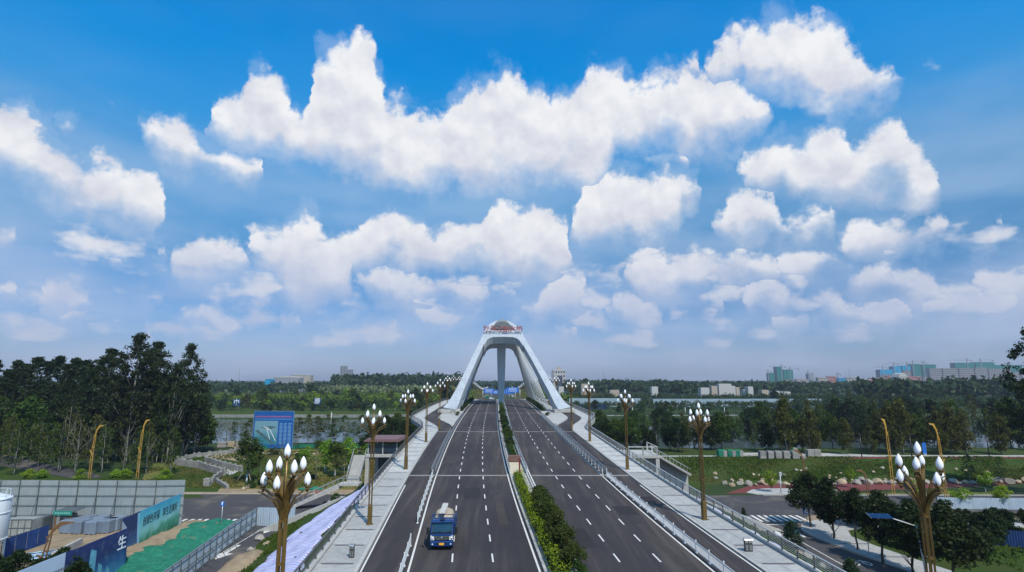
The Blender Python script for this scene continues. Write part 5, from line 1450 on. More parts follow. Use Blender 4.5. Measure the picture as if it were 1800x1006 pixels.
def corr_panel(m, a, b, z0, z1, pitch=.30, depth=.045, n=None):
    """corrugated sheet from a to b"""
    a, b = Vector((a[0], a[1], 0)), Vector((b[0], b[1], 0)); d = b - a; L = d.length; d.normalize(); nn = Vector((-d.y, d.x, 0))
    k = n or max(2, int(L / pitch)); vs = []
    for i in range(k * 2 + 1):
        p = a + d * (L * i / (k * 2)) + nn * (depth if i % 2 else 0)
        vs += [(p.x, p.y, z0), (p.x, p.y, z1)]
    m._add(vs, [(2*i, 2*i + 2, 2*i + 3, 2*i + 1) for i in range(k * 2)])
def hoarding(name, label, pts, h, panel, material, rails, frame_side, group=None, z=0.0, brace=True, thick=True):
    org = (pts[0][0], pts[0][1], z); root = thing(name, label, 'hoarding', org, 0, group)
    for (a, b) in zip(pts, pts[1:]):
        a, b = Vector((*a, 0)), Vector((*b, 0)); n = max(1, round((b - a).length / panel)); d = (b - a) / n
        nn = Vector((-d.y, d.x, 0)).normalized() * frame_side
        for i in range(n):
            p, q = a + d * i, a + d * (i + 1); g = d.normalized() * .02
            m = MB(); corr_panel(m, p + g, q - g, z + .05, z + h + rnd.uniform(-.03, .03)); m.build('sheet_panel', material, root, org, recalc=False)
            m = MB()
            for r in rails: m.bar([tuple(p + nn * .12 + Vector((0, 0, z + r))), tuple(q + nn * .12 + Vector((0, 0, z + r)))], .06, .07)
            m.build('rail', M_FRAME, root, org)
            m = MB(); m.bar([tuple(p + nn * .2 + Vector((0, 0, z))), tuple(p + nn * .2 + Vector((0, 0, z + h)))], .09, .09, up=(0, 1, 0))
            if brace: m.bar([tuple(p + nn * 1.5 + Vector((0, 0, z))), tuple(p + nn * .2 + Vector((0, 0, z + h * .68)))], .06, .06)
            m.build('post', M_FRAME, root, org)
    return root
hoarding('site_hoarding', 'tall grey corrugated hoarding with four rails enclosing the building site', [(-150, 95.5), (-56.5, 94.4), (-52.3, 95.0)], 6.9, 3.1, M_HOARD, (1.6, 3.1, 4.6, 6.1), -1)
hoarding('site_fence', 'low pale blue corrugated fence running towards the viewer by the service road', [(-35.4, 48), (-36.7, 63.7), (-39.1, 82.5), (-40.3, 94.2)], 2.8, 2.2, M_HOARDB, (.25, 1.4, 2.7), -1)
hoarding('site_fence', 'short pale corrugated fence closing the end of the service road', [(-40.2, 94.4), (-34.2, 94.4)], 2.8, 2.0, M_HOARDB, (.25, 1.4, 2.7), 1, brace=False)

def print_mat(name, stops, mottling=.3, scale=.35, horizon=None):
    """flat print: bands of colour up the panel with painted scenery"""
    m = bpy.data.materials.new(name); m.use_nodes = True; nt = m.node_tree; N = NG(nt); b = nt.nodes['Principled BSDF']
    tc = _n(nt.nodes, 'ShaderNodeTexCoord'); v = tc.outputs['Object']; s = N.sep(v)
    zz = N.math('ADD', s[2], N.math('MULTIPLY', N.math('SUBTRACT', N.noise(v, scale, 5, .6), .5), 3.4))
    c = N.ramp(N.lin(zz, 0, 5.2, 0, 1), stops)
    c = N.mix(N.math('MULTIPLY', N.step(N.noise(v, scale * 3, 4, .6), .5, .75), mottling), c, (.62, .72, .72))
    nt.links.new(c, b.inputs['Base Color']); b.inputs['Roughness'].default_value = .5; return m
M_PCYAN = print_mat('printed_landscape', [(0, (.03, .20, .12)), (.28, (.05, .30, .20)), (.45, (.22, .52, .50)), (.7, (.10, .46, .56)), (1, (.03, .30, .48))])
M_PNAVY = print_mat('printed_night_city', [(0, (.05, .22, .34)), (.3, (.02, .07, .20)), (.6, (.015, .025, .10)), (1, (.02, .03, .13))], .10)
M_PWHITE = print_mat('printed_white_panel', [(0, (.42, .48, .55)), (.5, (.48, .54, .62)), (1, (.42, .50, .62))], .05)
M_INK = mat('dark_print', (.02, .05, .06), .6, var=.05)
M_WHITEP = mat('white_print', (.75, .76, .78), .6, var=.05)
def billboard_run(label, x0, y0, x1, y1, h, cuts):
    """printed hoarding seen from the bridge side; cuts: (fraction, material)"""
    L = math.hypot(x1 - x0, y1 - y0); ang = math.atan2(y1 - y0, x1 - x0)
    root = thing('printed_hoarding', label, 'billboard', (x0, y0, 0), ang)
    f0 = 0
    for f1, mm in cuts:
        n = max(1, round((f1 - f0) * L / 3.0))
        for i in range(n):
            a = (f0 + (f1 - f0) * i / n) * L; b = (f0 + (f1 - f0) * (i + 1) / n) * L
            m = MB(); m.box(((a + b) / 2, 0, h / 2 + .05), (b - a - .015, .05, h + rnd.uniform(-.02, .02))); m.build('printed_panel', mm, root)
            m = MB(); m.box((a + .05, .2, h / 2), (.09, .09, h)); m.bar([(a, .15, h - .15), (b, .15, h - .15)], .06, .06); m.bar([(a, .15, h * .5), (b, .15, h * .5)], .06, .06); m.build('frame', M_FRAME, root)
        f0 = f1
    return root, L, ang
r1, L1, a1 = billboard_run('cyan printed hoarding with a landscape and black characters, end dark blue', -50.4, 77.6, -52.4, 94.2, 4.9, [(.26, M_PNAVY), (1, M_PCYAN)])
def put_text(root, s, size, mm, x, z, width=None, y=-.04):
    return link('lettering', text_mesh(s, size, 'lettering', mm, .008, width, .015), root, (x, y, z))
put_text(r1, '创绿色环保', 1.35, M_INK, L1 * .46, 3.25, 4.8); put_text(r1, '享生活美好', 1.35, M_INK, L1 * .80, 3.25, 4.8)
# blades of printed reeds and a pale waterfall on the cyan boards
m = MB()
for k in range(26):
    x = L1 * .28 + k * .45; hgt = rnd.uniform(.4, 1.7); m.quad((x, -.033, .1), (x + .35, -.033, .1), (x + .2, -.033, hgt))
m.build('printed_reeds', mat('print_green', (.015, .16, .07), .6, var=.3, scale=2), r1, recalc=False)
m = MB(); m.quad((L1*.26, -.034, .1), (L1*.29, -.034, .1), (L1*.255, -.034, 3.4), (L1*.262, -.034, 4.8), (L1*.22, -.034, 4.8), (L1*.235, -.034, 2.6)); m.build('printed_waterfall', mat('print_pale_blue', (.25, .50, .66), .6, var=.2, scale=3), r1, recalc=False)
r2, L2, a2 = billboard_run('navy printed hoarding with a white character and glass towers, white end panel', -46.2, 50, -46.7, 73.2, 4.9, [(.56, M_PWHITE), (1, M_PNAVY)])
put_text(r2, '生', 1.7, M_WHITEP, L2 * .955, 3.4)
m = MB()
for x, w, hgt in ((.74, 1.2, 3.8), (.80, .8, 1.9), (.70, .5, 1.6), (.86, .6, 1.2)): m.quad((L2*x - w/2, -.034, .2), (L2*x + w/2, -.034, .2), (L2*x + w/2, -.034, hgt), (L2*x - w*.3, -.034, hgt + .4))
m.build('printed_towers', mat('print_glass_blue', (.12, .32, .42), .5, var=.4, scale=2.5), r2, recalc=False)
m = MB()
for k in range(9): m.quad((L2*.44 + k*.38, -.034, 3.3), (L2*.44 + k*.38 + .26, -.034, 3.3), (L2*.44 + k*.38 + .26, -.034, 3.55), (L2*.44 + k*.38, -.034, 3.55))
for k in range(6): m.quad((L2*.45 + k*.55, -.034, 1.0), (L2*.45 + k*.55 + .34, -.034, 1.0), (L2*.45 + k*.55 + .34, -.034, 1.4), (L2*.45 + k*.55, -.034, 1.4))
m.build('small_print', mat('print_grey', (.12, .15, .2), .6, var=.1), r2, recalc=False)
m = MB(); corr_panel(m, (-46.9, 73.4), (-50.3, 77.5), .1, 4.7); o = m.build('sheet_panel', M_HOARDB, recalc=False); tag(o, 'bare corrugated sheet joining the two printed hoardings', 'hoarding')

# netted heaps
def mound(name, label, cat, x0, x1, y0, y1, hf, material, nx=28, ny=28):
    m = MB(); vs = []
    for j in range(ny + 1):
        for i in range(nx + 1):
            x = x0 + (x1 - x0) * i / nx; y = y0 + (y1 - y0) * j / ny; vs.append((x, y, hf(x, y)))
    m._add(vs, [(j*(nx+1)+i, j*(nx+1)+i+1, (j+1)*(nx+1)+i+1, (j+1)*(nx+1)+i) for j in range(ny) for i in range(nx)], True)
    o = m.build(name, material, origin=(x0, y0, 0), recalc=False); o.location = (x0, y0, 0)
    tag(o, label, cat); return o
def fb(x, y, s=1.0):
    return .5 * math.sin(x * .9 * s + 1.3 * math.sin(y * .5 * s)) + .3 * math.sin(y * 1.7 * s + x * .6) + .2 * math.sin(x * 3.1 * s - y * 2.3 * s)
mound('dust_net', 'green dust net spread over low earth heaps between the printed hoarding and the fence', 'net', -50.2, -37.2, 55, 97.5,
      lambda x, y: -.06 + max(.05, .48 + .45 * fb(x, y) + .7 * math.exp(-((x + 45) ** 2 / 16 + (y - 91) ** 2 / 20))) * min(1, (x + 50.6) / 1.2 + .1) * min(1, max(.0, (float(np.interp(y, [48, 63.7, 82.5, 94.2, 99], [-35.9, -37.2, -39.6, -40.8, -46])) - x) / 1.2)) * min(1, max(.05, (98 - y) / 3)), M_NET, 40, 90)
mound('earth_bank', 'brown earth bank heaped against the foot of the cyan printed hoarding', 'earth', -51.8, -47.4, 72, 95, lambda x, y: max(.02, (.95 + .3 * fb(x, y, 2)) * (1 - ((x + 49.9) / 2.1) ** 2)), M_EARTH, 14, 40)
mound('earth_heap', 'brown earth and rubble heap on the verge between fence and striped tarpaulin', 'earth', -35.8, -29.5, 70, 80, lambda x, y: max(-.05, 1.5 * (1 - ((x + 32.6) / 3.0) ** 2 - ((y - 75) / 4.8) ** 2) + .25 * fb(x, y, 3)), M_EARTH, 20, 24)

# rocks
M_ROCK = mat('tan_boulder', (.34, .27, .19), .9, var=.3, scale=1.8, bump=.03, coords='object', per_obj=.2)
M_ROCKG = mat('grey_boulder', (.26, .235, .205), .9, var=.3, scale=1.8, bump=.03, coords='object', per_obj=.2)
def rock_mesh(seed, material):
    bm = bmesh.new(); bmesh.ops.create_icosphere(bm, subdivisions=2, radius=1); r = random.Random(seed)
    pl_ = [(Vector((r.uniform(-1, 1), r.uniform(-1, 1), r.uniform(-.6, 1))).normalized(), r.uniform(.55, .85)) for _ in range(9)]
    for v in bm.verts:
        for n, d in pl_:
            q = v.co.dot(n)
            if q > d: v.co -= n * (q - d) * .85
        v.co += Vector((r.uniform(-1, 1), r.uniform(-1, 1), r.uniform(-1, 1))) * .04
    me = bpy.data.meshes.new('boulder'); bm.to_mesh(me); bm.free(); me.materials.append(material); return me
ROCKS = [rock_mesh(s, M_ROCK if s % 3 else M_ROCKG) for s in range(8)]
def boulder(p, w, h, label, group=None):
    o = link('boulder', rnd.choice(ROCKS), None, (p[0], p[1], p[2] + h * .32), rnd.uniform(0, 6.28)); o.scale = (w / 2, w / 2 * rnd.uniform(.7, 1), h / 2 * 1.15)
    return tag(o, label, 'boulder', group)
g = 'tan boulders edging the red path on the right'
px = 1268; k = 0
while px < 1800:
    w = rnd.uniform(9, 20)
    if not (1415 < px < 1440):
        p = G(px + w / 2, 853 + rnd.uniform(-2, 2) - (px - 1268) * .008); mtr = w * p.y / 1045
        boulder(p, mtr * 1.08, mtr * rnd.uniform(.5, .75), 'tan boulder in the row between the red path and the grass slope', g)
        if rnd.random() < .42:
            p = G(px + rnd.uniform(0, w), 847 - (px - 1268) * .008); boulder(p, mtr * .7, mtr * .45, 'tan boulder in the row between the red path and the grass slope', g)
    px += w * rnd.uniform(.85, 1.05)
for k, (px, py, w) in enumerate(((1257, 834, 9), (1258, 842, 9), (1325, 836, 8), (1334, 837, 7), (1378, 836, 7), (1400, 828, 8), (1408, 829, 7), (1416, 825, 7), (1458, 838, 7), (1470, 841, 6), (1478, 833, 6), (1536, 832, 9), (1551, 824, 8), (1681, 826, 7), (1697, 829, 7), (1736, 832, 9))):
    p = G(px, py); boulder(p, w * p.y / 1045, w * p.y / 1045 * .6, '%s loose boulder up on the grass slope, counted from the left' % ORD[k], 'loose boulders on the grass slope')
for px, py, w, h, lab in ((1336, 948, 24, 20, 'big pale boulder behind the right parapet near the small pine'), (1404, 978, 22, 12, 'grey boulder at the foot of the big pine'), (1423, 984, 26, 16, 'tan boulder right of the big pine'), (1445, 1000, 20, 12, 'brown boulder at the bottom edge behind the right parapet'), (1304, 925, 12, 9, 'small rock beside the small pine'),
                          (456, 950, 20, 12, 'brown rock on the earth heap by the near left lamp'), (470, 962, 18, 12, 'pale rock at the front of the earth heap'), (440, 968, 14, 8, 'flat pale rock at the left of the earth heap'), (530, 914, 14, 7, 'white rock just above the striped tarpaulin'), (436, 858, 12, 9, 'pale rock in the rubble by the stone steps'), (428, 862, 10, 7, 'small pale rock at the kerb by the stone steps'), (445, 856, 10, 8, 'tan rock right of the rubble by the steps')):
    p = G(px, py); boulder(p, w * p.y / 1050, h * p.y / 1050, lab)

# ---- things inside the site
def silo():
    p = at_z(-8, 985, 0); x, y = -66.5, 74.0
    x, y = -62.9, 71.5
    root = thing('silo', 'white steel silo with conical foot on legs at the left edge', 'silo', (x, y, 0))
    m = MB(); m.lathe((0, 0, 0), [(.35, 1.3), (2.25, 3.9), (2.3, 4.0), (2.3, 8.6), (2.2, 8.75), (1.2, 9.1), (.3, 9.2)], 28); m.build('tank', M_SILO, root)
    for z in (4.0, 7.0, 8.6):
        m = MB(); m.lathe((0, 0, z), [(2.31, -.08), (2.36, -.06), (2.36, .06), (2.31, .08)], 28); m.build('hoop', M_SILO, root)
    for k in range(4):
        a = rad(45 + 90 * k); m = MB(); m.tube([(2.1 * math.cos(a), 2.1 * math.sin(a), 0), (2.1 * math.cos(a), 2.1 * math.sin(a), 4.2)], .11, 8); b = a + rad(90); m.bar([(2.1 * math.cos(a), 2.1 * math.sin(a), .4), (2.1 * math.cos(b), 2.1 * math.sin(b), 3.4)], .07, .07); m.build('leg', M_SILO, root)
    m = MB()
    for k in range(14): a = 2 * math.pi * k / 14; b = 2 * math.pi * (k + 1) / 14; m.bar([(2.1 * math.cos(a), 2.1 * math.sin(a), 9.5), (2.1 * math.cos(b), 2.1 * math.sin(b), 9.5)], .04, .04); m.bar([(2.1 * math.cos(a), 2.1 * math.sin(a), 8.7), (2.1 * math.cos(a), 2.1 * math.sin(a), 9.5)], .04, .04, up=(0, 1, 0))
    m.build('guard_rail', M_SILO, root)
silo()
def cargo_block(label, px, py, w, d, h, material, group=None, rz=0, cat='pallet', nm='wrapped_pallet'):
    p = G(px, py); root = thing(nm, label, cat, tuple(p), rz, group)
    m = MB(); m.cbox((0, 0, h / 2 + .12), (w, d, h), .12); m.build('wrapping', material, root)
    m = MB()
    for k in (-.4, 0, .4): m.box((k * w, 0, .06), (.14, d, .12))
    m.build('pallet', M_WOOD, root); return root
for k, (px, py) in enumerate(((123, 935), (142, 936), (166, 937), (190, 935), (177, 929), (150, 929), (203, 931))):
    cargo_block('%s grey wrapped stack of panels inside the hoarding, counted from the left' % ORD[k], px, py, 1.75, 2.4, 1.75, M_WRAP, 'grey wrapped stacks on the site', rad(rnd.uniform(-6, 6)))
p = G(40, 940); root = thing('site_container', 'pale weathered cage container beside the white silo', 'container', tuple(p), rad(2))
m = MB(); m.box((0, 0, 1.2), (3.8, 2.2, 2.3)); m.build('body', mat('weathered_container', (.26, .27, .26), .7, .2, var=.35, scale=1.2, coords='object'), root)
m = MB(); [m.box((x, -1.13, 1.2), (.07, .07, 2.4)) for x in (-1.9, -.95, 0, .95, 1.9)]; [m.box((0, -1.14, z), (3.9, .06, .07)) for z in (.1, 1.2, 2.38)]; m.build('frame', M_FRAME, root)
cargo_block('dark grey covered crate behind the pale container', 70, 934, 2.2, 2.2, 2.2, M_FRAME, cat='crate', nm='covered_crate')
p = G(118, 931); root = thing('guard_shed', 'small shed with a green signboard and rusty posts against the hoarding', 'shed', tuple(p), rad(-4))
m = MB(); m.box((0, 0, 1.2), (1.8, 1.2, 2.3)); m.build('wall', mat('shed_boards', (.16, .14, .12), .8, var=.4, scale=3, coords='object'), root)
m = MB(); m.box((.1, -.62, 1.05), (.7, .04, 1.8)); m.build('door', mat('shed_door', (.33, .33, .32), .6, var=.15, coords='object'), root)
for x in (-1.2, 1.2):
    m = MB(); m.box((x, -1.0, 1.4), (.14, .14, 2.8)); m.build('post', mat('rusty_post', (.20, .10, .05), .8, var=.3, coords='object'), root)
m = MB(); m.prism([(-1.2, 2.75), (1.1, 2.95), (1.1, 3.05), (-1.2, 2.85)], 'x', -1.6, 1.6); m.build('roof', M_FRAME, root)
m = MB(); m.box((0, -1.2, 2.65), (3.0, .06, .62)); sb = m.build('signboard', mat('green_signboard', (.01, .20, .16), .5, var=.1, coords='object'), root)
m = MB(); [m.box((-1.1 + .36 * k, -1.24, 2.66), (.24, .01, .24)) for k in range(7)]; m.build('faded_print', mat('faded_print', (.18, .42, .36), .6, var=.1, coords='object'), sb)
hoarding('blue_barrier', 'dark blue sheet barrier in front of the white silo', [(-65.3, 77.5), (-65.5, 85.0)], 2.5, 1.9, M_BLUEP, (.3, 2.3), 1, brace=False)
p = G(60, 975)
for k in range(9):
    m = MB(); m.tube([(0, 0, .12), (4.6, 3.2, .12)], .10, 7); o = m.build('steel_pipe', M_PIPE); o.location = (p.x - 1.6 + .42 * (k % 5), p.y - 2.2 - .45 * (k % 5) + rnd.uniform(-.3, .3), p.z + .05 + .2 * (k // 5)); o.rotation_euler = (0, 0, rad(rnd.uniform(-3, 3)))
    tag(o, 'pale blue steel pipe in the pile behind the navy printed hoarding', 'pipe', 'pale blue steel pipes piled on the site')
p0, p1 = G(92, 984), G(142, 958)
m = MB(); m.bar([(p0.x, p0.y, .45), (p1.x, p1.y, .45)], .4, .9); o = m.build('low_wall', M_CONC); tag(o, 'low pale concrete wall behind the navy printed hoarding', 'wall')
for k, (px, py, tp) in enumerate(((22, 1050, 970), (60, 1065, 984), (100, 1055, 966), (130, 1060, 985), (-15, 1040, 975))):
    tree_px('street', px, py, tp, '%s dark round tree from the left at the bottom left corner' % ORD[k], 'trees at the bottom left corner', 1.35)

# ---- leaf-headed golden lamps
def leaf_lamp(px, base, top, lean, label, mt=None, h=None):
    p = G(px, base); H_ = h or (at_y(px, top, p.y).z - p.z); root = thing('leaf_lamp', label, 'street lamp', tuple(p), rad(rnd.uniform(-8, 8)), 'leaf-headed golden lamps')
    mt = mt or M_GOLD
    for s in (-1, 1):
        m = MB(); m.bar([(s * .24, 0, 0), (s * .20, 0, H_ * .5), (s * .14 + lean * .25, 0, H_ * .82)], .10, .12, up=(0, 1, 0)); m.build('rod', mt, root)
    m = MB()
    for z in (.12, .35, .58, .78): m.box((lean * .12 * (z > .5), 0, H_ * z), (.46, .10, .12))
    m.build('spacer', mt, root)
    m = MB(); m.bar([(lean * .22, 0, H_ * .80), (lean * .45, 0, H_ * .90), (lean * 1.0, 0, H_ * .975), (lean * 1.9, 0, H_ * .99)], [.18, .28, .46, .10], [.10, .14, .16, .06], up=(0, 1, 0)); m.build('leaf_head', mt, root)
    m = MB(); m.bar([(0, 0, H_ * .44), (-lean * .32, 0, H_ * .50), (-lean * .62, 0, H_ * .53)], [.12, .24, .08], [.1, .12, .04], up=(0, 1, 0)); m.build('side_leaf', mt, root)
    m = MB(); m.bar([(lean * .9, 0, H_ * .968), (lean * 1.7, 0, H_ * .982)], .2, .05, up=(0, 1, 0)); m.build('lamp_glass', M_SHADE, root)
M_GOLD = mat('gold_paint', (.50, .28, .045), .45, .3, var=.12, scale=1, coords='object')
M_RUST = mat('bronze_brown', (.20, .105, .045), .5, .4, var=.2, scale=1, coords='object')
leaf_lamp(157, 842, 747, 1, 'golden leaf-headed lamp left behind the hoarding, leaning head to the right')
leaf_lamp(241, 842, 737, .8, 'golden leaf-headed lamp behind the hoarding corner')
leaf_lamp(1571, 870, 735, -.5, 'slim golden leaf-headed lamp left of the near right magnolia lamp')
leaf_lamp(1664, 880, 743, -1, 'golden leaf-headed lamp right of the near right magnolia lamp')
leaf_lamp(1419, 872, 791, -1.3, 'brown leaf-headed lamp behind the first dark street tree', M_RUST)
leaf_lamp(1527, 874, 826, -1.2, 'brown leaf-headed lamp left of the near right magnolia lamp, low', M_RUST)
leaf_lamp(70, 1040, 918, 1.4, 'brown leaf-headed lamp at the bottom left corner', M_RUST)

# ---- signs and posts
M_SIGNB = mat('sign_blue', (.01, .12, .45), .4, var=.05, coords='object')
M_SIGNY = mat('sign_yellow', (.80, .42, .01), .45, var=.05, coords='object')
M_POSTG = mat('post_grey', (.52, .54, .55), .45, .5, var=.1, coords='object')
def post_sign(nm, label, x, y, z, h, parts):
    root = thing(nm, label, 'sign', (x, y, z)); m = MB(); m.tube([(0, 0, 0), (0, 0, h)], .055, 8); m.build('post', M_POSTG, root); parts(root, h); return root
def s_blue(root, h):
    m = MB(); m.cbox((0, -.08, h - .35), (.62, .05, .62), .01, ); pl_ = m.build('sign_plate', M_SIGNB, root)
    m = MB(); m.quad((-.12, -.115, h - .5), (.04, -.115, h - .5), (.04, -.115, h - .2), (.16, -.115, h - .2), (0, -.115, h - .05), (-.2, -.115, h - .2), (-.12, -.115, h - .2)); m.build('arrow_mark', M_WHITEP, pl_, recalc=False)
p = G(388, 932); post_sign('road_sign', 'small blue road sign on a white pole at the green net', p.x, p.y, 0, 4.2, s_blue)
def s_ped(root, h):
    m = MB(); m.box((0, -.08, h - .55), (1.15, .05, 1.15)); pl_ = m.build('sign_plate', M_SIGNB, root)
    m = MB(); m.quad((-.44, -.11, h - .95), (.44, -.11, h - .95), (0, -.11, h - .15)); m.build('white_triangle', M_WHITEP, pl_, recalc=False)
    m = MB(); y = -.116
    m.quad((-.04, y, h - .52), (.06, y, h - .52), (.06, y, h - .42), (-.04, y, h - .42)); m.quad((-.05, y, h - .72), (.07, y, h - .72), (.05, y, h - .54), (-.03, y, h - .54))
    m.quad((-.14, y, h - .9), (-.06, y, h - .9), (.02, y, h - .72), (-.05, y, h - .72)); m.quad((.10, y, h - .9), (.18, y, h - .9), (.07, y, h - .72), (0, y, h - .72)); m.build('walking_figure', M_INK, pl_, recalc=False)
p = G(1419, 922); post_sign('crossing_sign', 'blue pedestrian crossing sign in front of the first street tree', p.x, p.y, .14, 2.6, s_ped)
def s_warn(root, h):
    m = MB(); m.prism([(-.55, h - .95), (.55, h - .95), (0, h)], 'y', -.11, -.06); pl_ = m.build('sign_plate', M_SIGNY, root)
    m = MB(); y = -.118; m.quad((-.22, y, h - .85), (.22, y, h - .85), (.05, y, h - .6), (-.05, y, h - .6)); m.quad((-.06, y, h - .58), (.06, y, h - .58), (0, y, h - .42)); m.build('warning_mark', M_INK, pl_, recalc=False)
p = G(1528, 978); post_sign('warning_sign', 'yellow triangular warning sign on the right pavement', p.x, p.y, .14, 3.9, s_warn)
p = G(1373, 869); root = thing('signal_post', 'white post with a small grey board beside the round island tree', 'sign post', tuple(p))
m = MB(); m.tube([(0, 0, 0), (.1, 0, 4.3)], .09, 8); m.build('post', M_RAILW, root); m = MB(); m.cbox((.15, -.05, 3.9), (.5, .08, .8), .02); m.build('board', M_POSTG, root)
p = G(1632, 1030); root = thing('solar_lamp', 'white street lamp with a dark solar panel arm reaching left over the grove', 'street lamp', tuple(p))
Hs = at_y(1612, 922, p.y).z - p.z
m = MB(); m.tube([(0, 0, 0), (-.6, 0, Hs - .2)], [.11, .07], 8); m.build('pole', M_RAILW, root)
m = MB(); m.tube([(-.6, 0, Hs - .2), (-3.6, 0, Hs + .75)], .06, 8); m.build('arm', M_RAILW, root)
m = MB(); m.bar([(-3.4, 0, Hs + .85), (-5.9, 0, Hs + .95)], .95, .08, up=(0, -.35, 1)); pl_ = m.build('solar_panel', mat('solar_cell_blue', (.01, .025, .07), .15, .2, var=.3, scale=2, coords='object'), root)
m = MB(); [m.bar([(-3.5 - .8 * k, -.5, Hs + .70 + .03 * k), (-3.5 - .8 * k, .5, Hs + 1.04 + .03 * k)], .04, .03) for k in range(4)]; m.build('cell_frame', M_POSTG, pl_)
p = G(1626, 800); root = thing('banner_post', 'upright blue banner board among the riverside trees on the right', 'banner', tuple(p)); m = MB(); m.cbox((0, 0, 1.7), (1.0, .12, 2.8), .03); m.build('board', M_SIGNB, root); m = MB(); m.box((0, 0, .15), (.8, .2, .3)); m.build('foot', M_POSTG, root)
p = (const_off(-.1, 90.5), 90.5, dz(90.5) + .2); root = thing('marker_post', 'dark red marker post standing in the median hedge', 'post', p); m = MB(); m.cbox((0, 0, 1.35), (.24, .2, 2.7), .02); m.build('post', mat('dark_red_paint', (.16, .02, .015), .5, var=.15, coords='object'), root); m = MB(); m.box((0, 0, 2.74), (.3, .26, .06)); m.build('cap', M_DARKM, root)
m = MB(); yb = 105.0; m.cbox((0, 0, .5), (2.2, .9, 1.0), .05); o = m.build('planter_box', mat('brown_box', (.13, .065, .05), .7, var=.2, coords='object')); o.location = (cen(yb), yb, dz(yb) + .1); tag(o, 'brown planter box at the start of the far median hedge', 'planter')
ribm = MB(); ribbon(ribm, -1.15, 1.15, 93.4, 104.4, .012); ribm.build('bare_median', mat('tan_concrete', (.46, .40, .29), .85, var=.15, scale=1.5), kind='structure', recalc=False)

# ---- striped tarpaulins on the embankment
def tarpx(N, c, v):
    s = N.sep(v)
    wv = N.math('ADD', N.math('MULTIPLY', s[0], 1.0), N.math('ADD', N.math('MULTIPLY', s[1], 2.1), N.math('MULTIPLY', N.noise(v, .22, 2, .5), 1.6)))
    a = N.math('FRACT', N.math('MULTIPLY', wv, 1.0)); b = N.math('FRACT', N.math('MULTIPLY', wv, .35))
    c = N.mix(N.math('MULTIPLY', N.step(a, .62, .72), .8), c, (.07, .14, .50))
    return N.mix(N.math('MULTIPLY', N.step(b, .90, .93), .6), c, (.50, .08, .12))
M_TARP = mat('striped_tarpaulin', (.52, .52, .64), .6, var=.08, scale=1.2, extra=tarpx)
def tarp(sgn, label, rows):
    m = MB(); n = 22; vs = []; J = 90
    ys = np.linspace(rows[0][0], rows[-1][0], J + 1)
    for y in ys:
        o0 = float(np.interp(y, [r[0] for r in rows], [r[1] for r in rows])); o1 = float(np.interp(y, [r[0] for r in rows], [r[2] for r in rows]))
        o1 += .5 * math.sin(y * .9) + .3 * math.sin(y * 2.3); o0 += .25 * math.sin(y * 1.3 + 1)
        for i in range(n + 1):
            o = o0 + (o1 - o0) * i / n; x = cen(y) + sgn * o
            z = bank_z(x, y) + .30 + .10 * math.sin(o * 1.3 + y * .55) + .05 * math.sin(o * 3.1 - y * 1.2) + .02 * math.sin(y * 3 + o * 4)
            if i in (0, n): z -= .22
            vs.append((x, y, z))
    m._add(vs, [(j*(n+1)+i, j*(n+1)+i+1, (j+1)*(n+1)+i+1, (j+1)*(n+1)+i) for j in range(J) for i in range(n)], True)
    o = m.build('striped_tarpaulin', M_TARP, recalc=False); tag(o, label, 'tarpaulin')
tarp(-1, 'white tarpaulin with blue and red stripes draped down the left embankment', [(44, 22.3, 29.5), (52, 22.6, 30), (60, 23.6, 30.6), (68, 24.2, 31), (76, 23.4, 31), (82, 22.4, 30), (87, 21.9, 27), (91.5, 21.9, 23.4)])
tarp(1, 'white striped tarpaulin seen through the right parapet railing', [(40, 21.8, 26), (52, 21.8, 26.5), (64, 21.8, 26.0), (78, 21.8, 25.6), (86, 21.8, 25.2), (91.5, 21.8, 24.2)])

